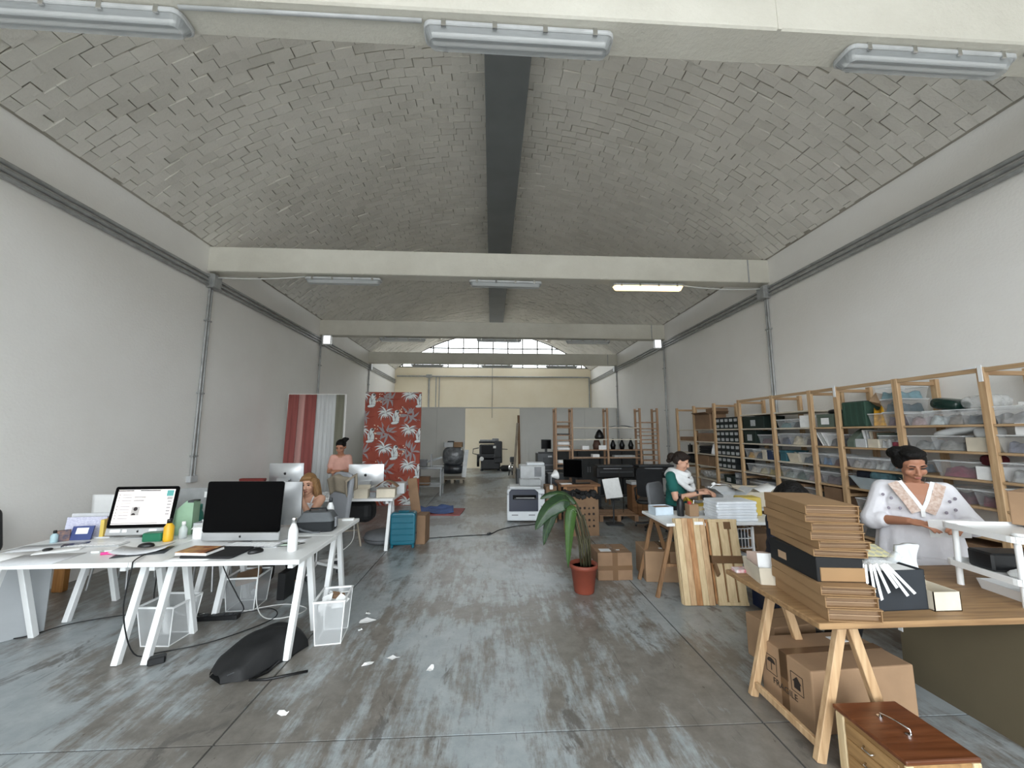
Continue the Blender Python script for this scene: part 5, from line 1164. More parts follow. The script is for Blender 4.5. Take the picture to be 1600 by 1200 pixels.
tag(B().lathe([(0, 0), (.09, 0), (.1, .1), (.06, .22), (.03, .25)], 14).obj('leather_sleeve', mat('brown_leather', '4d342a', .7), None, loc=(2.55, 9.3, 1.271)), 'brown leather sleeve under the black hood on the wide rack', 'sleeve')
tag(B().lathe([(0, 0), (.1, .0), (.12, .05), (.08, .15), (.03, .22), (0, .23)], 14, cap=False).obj('black_hood', M_black, None, loc=(2.62, 9.3, 1.521)), 'black pointed hood on the second shelf of the wide rack', 'hood')
for k, (x, z, w_, h) in enumerate(((2.25, 1.271, .16, .09), (2.66, 1.271, .18, .10), (2.5, 1.091, .16, .07))): tag(B().box(-w_/2, w_/2, -.1, .1, 0, h).obj('white_box', M_paper, None, bev=.004, loc=(x, 9.28, z)), ('white box left of the leather sleeve', 'white box right of the leather sleeve', 'white box on the lowest shelf of the wide rack')[k], 'box')
for k in range(3): tag(B().lathe([(0, 0), (.05, 0), (.07, .1), (.03, .2), (.02, .26)], 10).obj('hand_tool', M_iron, None, loc=(2.95+k*.22, 9.3, 1.271)), ('dark tool', 'heavy dark tool', 'slim dark tool')[k]+' on the wide rack of tools', 'tool')
tag(B().grid(lambda u, v: (-.3+.6*u, -.12+.24*v, .05*math.sin(3.14*u)), 8, 2).obj('bent_sheet', M_mgrey, None, loc=(3.15, 9.3, 1.802), solid=.01), 'grey bent sheet on the top shelf of the tool rack', 'sheet')
tag(B().box(-.25, .25, -.1, .1, 0, .04).obj('metal_plate', M_steel, None, loc=(3.2, 9.3, 1.092)), 'grey metal plate on the lowest tool rack shelf', 'plate')
M_cab = mat('charcoal_cabinet', '3d3f40', .6)
for k in range(4):
    t = T('filing_cabinet', f'charcoal cabinet behind the far racks, {("first", "second", "third", "fourth")[k]} from the server unit', 'cabinet', (1.75+k*.62, 10.6, 0), 0, 'charcoal cabinets')
    B().box(0, .6, 0, .45, 0, 1.2).obj('cabinet_body', M_cab, t, bev=.006)
    for s in (0, 1): B().box(.02+s*.285, .295+s*.285, -.012, 0, .05, 1.15).obj('door', M_cab, t, bev=.004); B().box(.26+s*.06, .28+s*.06, -.025, -.012, .6, .75).obj('handle', M_mgrey, t)
t = T('server_unit', 'dark grey equipment cabinet left of the far racks', 'cabinet', (1.16, 9.75, 0))
B().box(0, .42, 0, .5, 0, 1.16).obj('casing', mat('server_grey', '4a4d50', .5), t, bev=.008); B().box(.14, .4, -.01, 0, .55, 1.05).obj('front_panel', M_dgrey, t, bev=.004); B().box(.26, .36, -.014, -.01, 1.06, 1.1).obj('badge', M_lgrey, t)
for k in range(3): B().box(.16, .38, -.014, -.01, .6+k*.13, .62+k*.13).obj('vent', M_mgrey, t)
monitor('small dark monitor on the dark grey equipment cabinet', (1.40, 9.9, 1.16), 0, .26, .24)
tag(B().box(-.2, .2, -.06, .06, 0, .03).obj('black_keyboard', M_black, None, bev=.005, loc=(1.38, 9.82, 1.161)), 'black keyboard on the dark grey equipment cabinet', 'keyboard')
for k, x in enumerate((2.30, 3.22)):
    t = T('large_format_plotter', ('large black plotter behind the white drawing easel', 'large black plotter behind the person in teal')[k], 'plotter', (x, 8.45, 0), 0, 'wide plotters')
    B().box(0, .86, 0, .34, .68, .92).obj('housing', M_black, t, bev=.03, seg=2); B().box(.06, .8, -.02, .1, .80, .83).obj('front_rail', M_dgrey, t, bev=.006); B().box(.15, .55, -.01, .02, .88, .90).obj('highlight_strip', M_mgrey, t); B().box(.03, .83, .02, .3, .92, .96).obj('lid', M_dgrey, t, bev=.01)
    for s in (.08, .78): B().box(s-.03, s+.03, .1, .24, .06, .68).obj('stand_leg', M_dgrey, t); B().box(s-.03, s+.03, -.08, .4, 0, .06).obj('foot', M_dgrey, t)
    B().cyl((.08, .06, .3), (.78, .06, .3), .02).obj('paper_bar', M_dgrey, t)
t = T('wooden_crate', 'brown wooden crate under the plotters', 'crate', (2.85, 7.85, 0))
for k in range(5): B().box(0+k*.105, .1+k*.105, 0, .02, .0, .62).obj('plank', M_dwood, t, bev=.003)
B().box(0, .52, .02, .3, .0, .6).obj('core', M_dwood, t); B().box(-.01, .53, -.01, .31, .62, .68).obj('top', M_lgrey, t)
t = T('wooden_pallet', 'low pine pallet on the floor behind the person in teal', 'pallet', (2.05, 7.72, 0))
for k in range(4): B().box(0, .75, k*.15-.3, k*.15-.18, .10, .12).obj('deck_board', M_pf, t)
for x in (0, .34, .68): B().box(x, x+.07, -.3, .27, 0, .1).obj('runner', M_pf, t)
t = T('drawing_easel', 'white drawing board tilted on a black foot', 'easel', (2.27, 7.2, 0))
B().box(-.15, .17, -.006, .006, 0, .36, TR(0, 0, .47) @ RX(-18) @ RY(-6)).obj('board', M_paper, t); B().box(-.07, .09, -.06, .0, .44, .47).obj('foot_clip', M_black, t); B().cyl((0, .05, 0), (0, .05, .6), .014).obj('stem', M_dgrey, t); B().prism(rrect(.3, .24, .04), 0, .02).obj('foot', M_dgrey, t)
t = T('office_chair', 'black mesh office chair between plotters and person in teal', 'chair', (2.86, 6.9, 0), 150)
B().prism(rrect(.44, .50, .06), -.015, .015, TR(0, .22, .80) @ RX(80)).obj('backrest', mat('black_mesh', '15171a', .8, alpha=.9), t, bev=.01); B().prism(rrect(.48, .46, .06), .43, .50).obj('seat', M_black, t, bev=.02)
for s in (-1, 1): B().tube([(s*.25, .1, .46), (s*.27, .1, .68), (s*.27, -.12, .68)], .018).obj('armrest', M_black, t)
B().cyl((0, 0, .08), (0, 0, .43), .03).obj('column', M_dgrey, t)
for i in range(5):
    a = 2*math.pi*i/5; B().bar((0, 0, .1), (.29*math.cos(a), .29*math.sin(a), .06), .04, .03).obj('base_arm', M_black, t); B().cyl((.29*math.cos(a)-.012, .29*math.sin(a), .028), (.29*math.cos(a)+.012, .29*math.sin(a), .028), .028, n=12).obj('caster', M_black, t)
cable('black cable hanging from the plotter to the floor', [(2.75, 8.3, .9), (2.72, 8.2, .6), (2.68, 7.9, .3), (2.5, 7.5, .02), (2.2, 7.3, .01)], M_cable_b, .007)
tag(B().tube([(4.6, 8.75, 1.245), (4.6, 8.85, 1.33), (4.6, 8.78, 1.42), (4.6, 8.68, 1.33), (4.6, 8.75, 1.245)], .012).obj('wire_sculpture', M_dgrey, None), 'dark looped wire stand, third shelf, far pine bay', 'stand')

# ================================================================== WHITE TABLE OF THE WOMAN IN TEAL
M_brownleg = wood('brown_trestle', '8f6d4c', '725439')
def trestle(label, x, y0, y1, h, m, spread=.2, group=None, low=True, s=.04):
    t = T('trestle', label, 'trestle', (x, (y0+y1)/2, 0), 0, group); hy = (y1-y0)/2
    B().box(-.022, .022, -hy-.02, hy+.02, h-.07, h).obj('top_bar', m, t, bev=.003)
    for f in (-1, 1):
        for q in (-1, 1): B().bar((q*.012, f*hy, h-.012), (q*spread, f*hy, 0), s, s*.7, up=(0, 1, 0)).obj('leg', m, t, bev=.003)
        B().box(-spread*.5, spread*.5, f*hy-.012, f*hy+.012, h*.42, h*.42+.03).obj('spreader', m, t) if not low else None
    if low:
        for q in (-1, 1): B().box(q*spread*.93-.012, q*spread*.93+.012, -hy, hy, .05, .09).obj('low_rail', m, t, bev=.003)
    return t
def tabletop(label, x0, x1, y0, y1, z, th, m, name='table_top'):
    return tag(B().box(x0, x1, y0, y1, z-th, z).obj(name, m, None, bev=.004), label, 'table top')
tabletop('white table top in front of the person in teal', 1.80, 3.12, 4.0, 4.66, .74, .03, M_white)
trestle('brown trestle under the left end of the white table', 1.90, 4.07, 4.56, .709, M_brownleg, .2, 'brown trestles under the white table', low=False)
trestle('brown trestle under the right end of the white table', 3.02, 4.07, 4.56, .709, M_brownleg, .2, 'brown trestles under the white table', low=False)
t = opentray('card_box', 'small white and blue box on the left end of the white table', 'box', (1.95, 4.47, .74), 6, .22, .16, .09, mat('pale_blue_white', 'c9d7e2', .6)); B().box(-.1, .1, -.07, .07, .07, .08).obj('brown_filling', M_card2, t)
bottle('black bottle on the white table', (2.13, 4.36, .74), [(0, 0), (.036, 0), (.038, .01), (.038, .14), (.03, .17), (.016, .19), (.014, .2)], M_black, M_black, .04, .018)
t = carton('small open kraft box of pens beside the black bottle', (2.26, 4.36, .74), 4, .11, .1, .13, M_card, open_=0); B().box(-.05, -.02, -.03, .0, .12, .16).obj('red_tag', mat('red_plastic', 'b23a35', .5), t); B().cyl((.02, 0, .1), (.03, .0, .17), .005).obj('pen', M_paper, t)
for k in range(7): tag(B().prism(rrect(.44, .28, .02), 0, .028).obj('foam_sheet', mat('white_foam', 'e1e6ec', .7), None, bev=.005, loc=(2.60+random.uniform(-.006, .006), 4.20+random.uniform(-.006, .006), .741+k*.0285)), f'{("bottom", "second", "third", "fourth", "fifth", "sixth", "top")[k]} sheet of the white foam stack on the white table', 'foam sheet', 'white foam sheets')
M_yp = mat('pale_yellow_plastic', 'c9b157', .6)
tag(B().box(-.1, .12, -.09, .09, 0, .2).obj('yellow_box', M_yp, None, bev=.01, loc=(2.93, 4.40, .74), rot=(0, 0, -6)), 'pale yellow box right of the white foam stack', 'box')
b = B(); b.grid(lambda u, v: (-.05+.38*u, .12-.24*v-.1*u, .02+.13*(1-u)*(.6+.4*math.sin(5*v))+.02*math.sin(13*u+4*v)), 14, 10)
tag(b.obj('yellow_netting', mat('yellow_net', 'c4a52c', .7, alpha=.6), None, loc=(2.34, 4.50, .75), solid=.003), 'yellow netting sliding from the hands of the person in teal', 'netting')
t = opentray('clear_tray', 'clear plastic tray holding the yellow netting', 'tray', (2.50, 4.46, .74), 0, .34, .2, .10, M_bin)
b = B()
for i in range(9): b.ell((random.uniform(-.06, .06), random.uniform(-.04, .04), .03+random.uniform(0, .06)), (.035, .03, .03), 8)
tag(b.obj('yellow_sponge', mat('yellow_foam', 'd2b23f', .9, bump=.5), None, loc=(2.86, 4.62, .741)), 'lumpy yellow sponge behind the white foam stack', 'sponge')
# second work surface behind with boxes
tabletop('grey white table top behind the person in teal, carrying boxes', 2.82, 3.95, 4.72, 5.35, .74, .03, M_lgrey)
trestle('brown trestle under the far box table, left', 3.02, 4.8, 5.28, .709, M_brownleg, .16, 'trestles of the box table', low=False)
trestle('brown trestle under the far box table, right', 3.80, 4.8, 5.28, .709, M_brownleg, .16, 'trestles of the box table', low=False)
carton('open white grey carton behind the pale yellow box', (3.02, 4.86, .74), 6, .32, .2, .16, M_lgrey, open_=35); carton('flat beige carton with open lid on the box table', (3.40, 4.95, .74), -8, .34, .26, .18, M_crm, open_=20)
t = T('wire_basket', 'white wire basket on the box table', 'basket', (3.25, 5.2, .74))
b = B()
for k in range(8): b.bar((-.16+k*.046, -.1, 0), (-.16+k*.046, -.1, .17), .006); b.bar((-.16+k*.046, .1, 0), (-.16+k*.046, .1, .17), .006)
for y_ in (-.1, .1):
    for z in (0, .17): b.bar((-.17, y_, z), (.17, y_, z), .009)
for x in (-.17, .17):
    for z in (0, .17): b.bar((x, -.1, z), (x, .1, z), .009)
b.obj('wire_frame', M_whitep, t)
t = T('wire_basket', 'white wire drawer under the right end of the white table', 'basket', (2.60, 4.38, .44))
b = B()
for k in range(12): b.bar((-.2+k*.036, -.22, 0), (-.2+k*.036, -.22, .2), .005)
for z in (0, .1, .2): b.bar((-.21, -.22, z), (.21, -.22, z), .008); b.bar((-.21, .22, z), (.21, .22, z), .008); b.bar((-.21, -.22, z), (-.21, .22, z), .008); b.bar((.21, -.22, z), (.21, .22, z), .008)
b.obj('wire_frame', M_whitep, t); B().box(-.18, .18, -.18, .18, .01, .15).obj('dark_contents', M_dgrey, t)
for x in (-.215, .215):
    for y_ in (-.215, .215): B().box(x-.01, x+.01, y_-.01, y_+.01, -.44, .22).obj('frame_post', M_whitep, t)
sheet('white printed sheet leaning over the boxes', (3.55, 4.92, .95), 10, .26, .18, M_paper, th=.004, tilt=(18, -12))
t = T('desk_lamp', 'chrome arm of a clamp lamp above the box table', 'lamp', (2.86, 5.0, .74)); B().tube([(0, 0, 0), (-.02, 0, .2), (.05, 0, .26), (.25, 0, .25), (.3, 0, .2)], .012).obj('arm', M_chrome, t); B().cyl((.02, 0, .25), (.06, 0, .27), .02).obj('joint', M_paper, t); B().lathe([(.03, 0), (.05, .02), (.03, .02)], 12).obj('base', M_chrome, t)
tag(B().box(-.25, .25, -.15, .15, 0, .1).obj('dark_case', M_dgrey, None, bev=.01, loc=(3.1, 5.05, .745-.0), rot=(0, 0, 4)), 'low dark case at the back of the box table', 'case')
carton('brown carton on the floor below the box table', (3.35, 5.0, 0), 4, .5, .4, .42, M_card2); carton('white carton on the floor below the white table', (2.62, 4.40, 0), 0, .34, .3, .36, M_lgrey)
t = T('crate', 'navy crate on the floor right of the slatted panel', 'crate', (2.72, 3.72, 0), 5); B().box(-.15, .2, -.16, .16, 0, .3).obj('crate_body', mat('navy_plastic', '16203a', .5), t, bev=.01)
for k in range(3): B().box(-.09+k*.09, -.05+k*.09, -.165, -.16, .18, .24).obj('grip_hole', M_lgrey, t)
b = B(); cushion(b, .26, .24, .2, TR(.0, 0, .1)); tag(b.obj('camouflage_pouch', mat('camo', '2b2f1c', .9, col2='12140f', scale=10), None, loc=(2.72, 3.74, .302)), 'dark camouflage pouch on the navy crate', 'pouch')
# leaning timber panels
t = T('plank_panel', 'glued pine board panel leaning on the white table', 'panel', (2.04, 3.86, 0), -3)
LM = RX(-9.5)
for k in range(5): B().box(-.16+k*.06, -.102+k*.06, -.012, .012, 0.005, .80+(.005 if k % 2 else 0), LM).obj('plank', (M_ply, M_pine, M_pinel, M_ply, M_pine)[k], t, bev=.002)
for k in range(2): B().box(-.165, .14, .016+k*.026, .038+k*.026, .005, .80, LM).obj('back_board', M_ply, t, bev=.002)
B().box(.03, .12, -.0135, -.012, .74, .77, LM).obj('price_label', M_paper, t)
t = T('slatted_panel', 'slatted pine panel bound with brown tape, leaning on the white table', 'panel', (2.36, 3.84, 0), -4)
for k in range(3): B().box(-.145+k*.10, -.065+k*.10, -.012, .012, .02, .79, LM).obj('slat', M_ply, t, bev=.002)
for z in (0.0, .76): B().box(-.15, .14, -.014, .02, z+.005, z+.035, LM).obj('end_batten', M_ply, t, bev=.002)
B().box(-.16, .15, .022, .05, .01, .79, LM).obj('back_board', M_pinel, t, bev=.002)
for z in (.38,): B().box(-.165, .155, -.017, .052, z, z+.07, LM).obj('tape', mat('brown_tape', '7e5c3c'), t)
B().bar((-.16, -.055, .30), (-.155, .02, .38), .02, .06).obj('tape_tail', M_tape, t); B().box(0, .07, -.0155, -.013, .70, .77, LM).obj('tape_patch', M_tape, t)

# ================================================================== NEAR WOODEN TABLE
tabletop('brown wooden table top nearest the camera', 1.60, 3.5, 1.92, 2.68, .74, .03, M_oak)
trestle('pine trestle at the near end of the wooden table', 1.89, 2.10, 2.60, .709, M_pine, .21, 'pine trestles under the wooden table', s=.05)
trestle('pine trestle at the far end of the wooden table', 3.25, 2.10, 2.60, .709, M_pine, .21, 'pine trestles under the wooden table', s=.05)
M_olive = mat('olive_grey_board', '5f5642', .8, var=.05, scale=2)
t = T('leaning_board', 'large olive brown board standing under the wooden table', 'board', (2.84, 2.1, 0)); B().box(0, .012, -.7, .62, 0, .70, RY(1.5)).obj('board', M_olive, t); B().box(-.004, .016, .60, .63, .30, .70, RY(1.5)).obj('white_edge_strip', M_whitep, t)
# stack of kraft mailers
M_krf = mat('kraft_mailer', '927350', .85, var=.05, scale=4); M_krfd = mat('kraft_mailer_inside', '7f664d', .9, var=.05)
def mailer(label, x, y, z, rz, w_=.245, d=.44, h=.045, lean=0):
    t = T('kraft_mailer', label, 'mailer', (x, y, z), 0, 'stacked kraft mailers', rot=(0, lean, rz)); th = .0035
    B().box(-w_/2, w_/2, -d/2, d/2, 0, th).obj('base_panel', M_krf, t); B().box(-w_/2, w_/2, -d/2-.012, d/2, h-th, h).obj('top_panel', M_krf, t)
    for s in (-1, 1): B().box(s*w_/2-th/2, s*w_/2+th/2, -d/2, d/2, 0, h).obj('side_panel', M_krf, t)
    B().box(-w_/2, w_/2, -d/2+.02, -d/2+.024, 0, h-.004).obj('tuck_flap', M_krfd, t); B().box(-w_/2+.004, w_/2-.004, -d/2+.004, -d/2+.02, h*.45, h*.5).obj('inner_flap', M_card_in, t); B().box(-w_/2, w_/2, d/2-th, d/2, 0, h).obj('end_panel', M_krf, t)
    return t
names = ['bottom', 'second', 'third']; z = .741
for k, (h, dx, rz) in enumerate(((.062, .0, -8), (.055, -.015, -7), (.045, -.02, -9))):
    mailer(f'{names[k]} kraft mailer under the black box of the stack', 1.80+dx+.02, 2.14, z, rz, h=h); z += h+.002
t = T('black_box', 'black box with a kraft sleeve in the middle of the mailer stack', 'box', (1.80, 2.16, z), -6); B().box(-.115, .115, -.19, .20, 0, .12).obj('box_body', mat('matt_black_board', '0e0f11', .75, var=.1), t, bev=.003); B().box(-.10, .118, -.195, -.11, .004, .07).obj('kraft_sleeve', M_krf, t, bev=.002); B().box(-.117, -.115, .05, .12, .03, .07).obj('thumb_notch', M_card_in, t); z += .122
nm = ['lowest kraft mailer above the black box', 'second kraft mailer above the black box', 'third kraft mailer above the black box', 'fourth kraft mailer above the black box', 'fifth kraft mailer above the black box', 'topmost kraft mailer of the stack']
for k, (h, dx, rz) in enumerate(((.038, .0, -12), (.04, .005, -7), (.045, -.012, -11), (.042, -.02, -8), (.038, -.022, -13), (.048, -.022, -12))):
    mailer(nm[k], 1.83+dx, 2.18, z, rz, h=h); z += h+.0015
t = opentray('card_index_box', 'cream box of upright divider cards behind the mailer stack', 'box', (1.735, 2.50, .74), -12, .12, .22, .10, M_crm, flare=.008)
for k in range(8): B().box(-.052, .052, -.085+k*.022, -.083+k*.022, .005, .165-.002*k, RX(-6)).obj('divider_card', M_paper if k == 0 else mat('pinkish_card', 'c9b3a6', .8), t)
tag(B().box(-.05, .05, -.03, .03, 0, .02).obj('red_packet', mat('red_white_packet', 'b23b4a', .5, col2='e4e4e4', scale=25), None, loc=(1.68, 2.63, .741)), 'small red and white packet at the far table corner', 'packet')
t = opentray('record_crate', 'black open box with white paper strips spilling over its front', 'box', (2.15, 2.14, .74), 2, .30, .22, .20, mat('charcoal_board', '24292f', .7), th=.005)
for k in range(4): B().box(.146, .1485, -.112+.0, -.110, .03+k*.045, .035+k*.045).obj('rivet', M_chrome, t)
B().box(-.12, .14, -.09, .08, .16, .19).obj('papers', M_paper, t)
b = B()
for k in range(9):
    a = -.95+k*.2; L = random.uniform(.12, .21); p0 = V((-.10+.010*k, -.06+.004*(k % 3), .232+.004*(k % 2))); p1 = p0+V((.05*math.sin(a)-.02, -.06, .0)); p2 = p1+V((L*math.sin(a)*.6, -.035-.003*k, -L*math.cos(a)*.75))
    wv = V((.010, .003, .002)); b._new([p0-wv, p0+wv, p1+wv, p2+wv, p2-wv, p1-wv], [(0, 1, 2, 5), (5, 2, 3, 4)])
tag(b.obj('paper_strips', M_paper, None, loc=(2.10, 2.14, .74), solid=.0012), 'fan of white paper strips hanging over the black box', 'paper strips')
b = B(); b.grid(lambda u, v: (-.12+.26*u, -.03+.06*v, .02*math.sin(6*u)+.02*math.sin(3.1*v)), 12, 5); tag(b.obj('plastic_sleeve', M_film, None, loc=(2.10, 2.08, .965), rot=(0, -14, 10), solid=.002), 'crumpled clear sleeve around the paper strips', 'sleeve')
t = T('sticker_sheet', 'pale yellow sheet of round grey stickers', 'sticker sheet', (2.22, 2.30, .965), -8)
LS = RX(14); B().box(-.13, .13, -.07, .07, 0, .002, LS).obj('backing_sheet', mat('pale_yellow_paper', 'ddd6a4', .7), t)
for r in range(3):
    for c in range(6): B().cyl((-.105+c*.042, -.045+r*.045, .002), (-.105+c*.042, -.045+r*.045, .0026), .018, n=14).obj('round_sticker', mat('sticker_grey', 'b9b9a8', .6), t, rot=(14, 0, 0))
tag(B().box(-.13, .13, -.08, .08, 0, .20).obj('support_carton', M_crm, None, bev=.004, loc=(2.22, 2.34, .741)), 'cream carton under the sheet of round stickers', 'box')
t = opentray('cream_box', 'low cream box with its lid raised, right of the black box', 'box', (2.385, 2.09, .74), 0, .15, .16, .095, M_crm); B().box(-.075, .075, 0, .15, 0, .003, TR(0, .08, .095) @ RX(14)).obj('lid', M_crm, t)
b = B(); b.grid(lambda u, v: (-.075+.15*u*(1-.12*math.sin(3.1*v)), .03*math.sin(6*u+4*v)*.5, .27*v), 12, 14); tag(b.obj('white_pouch', mat('milky_pouch', 'dfe3e6', .5, bump=.4, bscale=14), None, loc=(2.43, 2.24, .745), solid=.03), 'white soft pouch standing behind the cream box', 'pouch')
t = T('yellow_black_tape', 'yellow and black tape roll by the white pouch', 'tape', (2.37, 2.36, .745)); B().lathe([(.03, 0), (.055, 0), (.055, .05), (.03, .05), (.03, 0)], 20, cap=False).obj('roll', mat('yellow_tape', 'd2b018', .5), t, loc=(0, 0, .056), rot=(90, 0, 0)); B().cyl((0, -.052, .056), (0, -.05, .056), .028).obj('core', M_black, t)
b = B()
b.tube([(-.09, 0, 0), (-.06, .0, .05), (0, 0, .06), (.05, 0, .02)], .006); tag(b.obj('white_cord_loop', M_cable_w, None, loc=(2.03, 2.22, .965)), 'white cord loop beside the mailer stack', 'cord')
# white two-tier rack
t = T('plastic_rack', 'white plastic two-tier rack at the end of the wooden table', 'rack', (3.10, 2.15, .74), -8)
for z in (.115, .335):
    B().prism(rrect(.56, .40, .04), z, z+.012, TR(0, 0, 0)).obj('tier_floor', M_whitep, t)
    b = B(); P = rrect(.56, .40, .04)
    for i in range(len(P)): b.bar((*P[i], z+.016), (*P[(i+1) % len(P)], z+.016), .010, .034)
    b.obj('tier_rim', M_whitep, t)
for x in (-.24, .24):
    for y_ in (-.165, .165): B().cyl((x, y_, 0), (x*.97, y_*.97, .36), .016, .014, n=14).obj('leg', M_whitep, t)
t = opentray('white_tray', 'white tray under the lower tier of the plastic rack', 'tray', (3.11, 2.14, .74), -8, .38, .24, .055, M_whitep, flare=.012)
tag(B().prism(rrect(.2, .06, .028), 0, .02).obj('white_handle_strap', M_whitep, None, bev=.006, loc=(3.0, 2.05, 1.088), rot=(0, 0, -20)), 'white strap with blue end lying on the rack top', 'strap')
tag(B().prism(rrect(.24, .12, .05), 0, .03).obj('white_dish', M_whitep, None, bev=.01, loc=(2.98, 2.08, .871), rot=(0, 0, 15)), 'white oval dish on the lower rack tier', 'dish')
tag(B().box(-.13, .13, -.07, .07, 0, .1).obj('black_tape_box', M_black, None, bev=.01, loc=(3.02, 2.22, .871), rot=(0, 0, -8)), 'black box on the lower rack tier', 'box')
carton('kraft carton at the right edge on the rack top', (3.42, 2.24, 1.10), 24, .3, .28, .2, M_card)
# big shipping carton
t = T('shipping_carton', 'large brown shipping carton marked fragile under the wooden table', 'box', (2.11, 2.47, 0), 3)
B().box(-.32, .33, -.20, .19, 0, .33).obj('carton', M_card, t, bev=.008, seg=2); B().box(-.3, .31, -.002, .002, .329, .3315).obj('flap_seam', M_card2, t)
B().box(-.3215, .3315, -.03, .03, .18, .3318).obj('tape', M_tape, t); B().box(-.3215, -.318, -.025, .03, 0, .33).obj('tape', M_tape, t); B().box(.1, .2, .06, .13, .33, .3318).obj('label', M_paper, t)
FM = TR(-.3222, 0, 0) @ RZ(-90) @ RX(90)
def frame_mark(cx, cz, kind):
    b = B(); s = .042
    for a, c in (((-s, -s), (s, -s)), ((s, -s), (s, s)), ((s, s), (-s, s)), ((-s, s), (-s, -s))): b.bar(FM @ V((cx+a[0], cz+a[1]*1.2, 0)), FM @ V((cx+c[0], cz+c[1]*1.2, 0)), .0012, .003)
    if kind: b.prism([(cx-.022, cz-.03), (cx+.022, cz-.03), (cx+.022, cz+.005), (cx+.032, cz+.005), (cx, cz+.038), (cx-.032, cz+.005), (cx-.022, cz+.005)], -.0004, .0004, FM)
    else: b.prism([(cx+.032*math.cos(a*.314), cz+.012+.028*math.sin(a*.314)) for a in range(11)], -.0004, .0004, FM); b.prism([(cx-.003, cz-.032), (cx+.003, cz-.032), (cx+.003, cz+.015), (cx-.003, cz+.015)], -.0004, .0004, FM)
    b.obj('handling_mark', M_ink, t)
frame_mark(-.10, .205, 0); frame_mark(.095, .205, 1)
text('fragile_print', 'FRAGILE', .05, M_ink, t, FM @ TR(0, .105, .0002))
# wooden tool case with drawers
t = T('tool_case', 'polished brown wooden tool case with drawers and a brass handle', 'tool case', (1.895, 1.88, 0))
B().box(-.155, .165, -.18, .16, 0, .285).obj('carcass', M_honey, t, bev=.006); B().box(-.165, .172, -.186, .166, .285, .305).obj('lid', M_mahog, t, bev=.006, seg=2)
for k in range(3): 
    o = B().box(-.163, -.155, -.15, .10, .20-k*.07, .262-k*.07).obj('drawer', M_honey, t, bev=.003)
    B().tube([(-.165, -.045, .225-k*.07), (-.18, -.04, .22-k*.07), (-.18, -.0, .22-k*.07), (-.165, .005, .225-k*.07)], .004).obj('drawer_pull', M_chrome, o)
B().box(-.162, -.15, .11, .155, .02, .28).obj('corner_post', M_ply, t, bev=.004)
for s in (-1, 1): B().box(s*.15-.018, s*.15+.018, -.188, -.176, .235, .285).obj('corner_plate', M_ply, t, bev=.003)
b = B(); b.tube([(-.02, .06, .306), (-.02, .055, .325), (-.005, .0, .33), (.01, -.05, .325), (.01, -.055, .306)], .0045); b.obj('handle', M_chrome, t)
for y_ in (.06, -.055): B().cyl((-.005 if y_ < 0 else -.02, y_, .304), (-.005 if y_ < 0 else -.02, y_, .312), .012).obj('handle_mount', M_chrome, t)

# ================================================================== PEOPLE
def blob(name, prims, m, parent, vox=.006, sm=5, fac=.5):
    b = B()
    for q in prims:
        if q[0] == 'c':
            _, p, r1, p2, r2 = q; p, p2 = V(p), V(p2)
            if (p2-p).length > 1e-4: b.cyl(p, p2, r1, r2, n=14)
            b.ell(p, r1, 14); b.ell(p2, r2, 14)
        else:
            _, c, r, M = q; b.ell(V(c), r, 18, M)
    bmesh.ops.recalc_face_normals(b.bm, faces=b.bm.faces)
    me = bpy.data.meshes.new('tmp'); b.bm.to_mesh(me); b.bm.free()
    o = bpy.data.objects.new('tmp', me); COL.objects.link(o)
    r = o.modifiers.new('r', 'REMESH'); r.mode = 'VOXEL'; r.voxel_size = vox; r.use_smooth_shade = True
    s = o.modifiers.new('s', 'SMOOTH'); s.iterations = sm; s.factor = fac
    dg = bpy.context.evaluated_depsgraph_get(); out = bpy.data.meshes.new_from_object(o.evaluated_get(dg))
    bpy.data.objects.remove(o); bpy.data.meshes.remove(me)
    out.materials.clear(); out.materials.append(m); out.name = name
    for p in out.polygons: p.use_smooth = True
    return link(name, out, parent)
def c_(p, r1, p2, r2): return ('c', p, r1, p2, r2)
def e_(c, r, M=None): return ('e', c, r, M)
def hand(pr, w, d, nrm, side, curl=.5, s=1.0):
    w, d, nrm, side = V(w), V(d).normalized(), V(nrm).normalized(), V(side).normalized()
    nrm = (nrm - d*nrm.dot(d)).normalized(); sd = d.cross(nrm); side = sd if sd.dot(side) > 0 else -sd
    M = Matrix((side, d, nrm)).transposed()
    pr.append(e_(w+d*.048*s, (.040*s, .052*s, .017*s), M)); pr.append(c_(w, .024*s, w+d*.03*s, .024*s))
    for i in range(4):
        p = w + d*.088*s + side*(.030-.020*i)*s; a = curl*.5; k = (.95, 1.06, 1.0, .8)[i]
        for L in (.042, .027, .021):
            dr = d*math.cos(a) + nrm*math.sin(a); q = p + dr*L*k*s
            pr.append(c_(p, .0092*s, q, .0082*s)); p = q; a += curl
    p = w + d*.025*s + side*.030*s; q = p + (d*.6+side*.65+nrm*.35).normalized()*.042*s
    pr.append(c_(p, .0125*s, q, .0105*s)); pr.append(c_(q, .0105*s, q + (d*.85+side*.15+nrm*.5).normalized()*.032*s, .009*s))
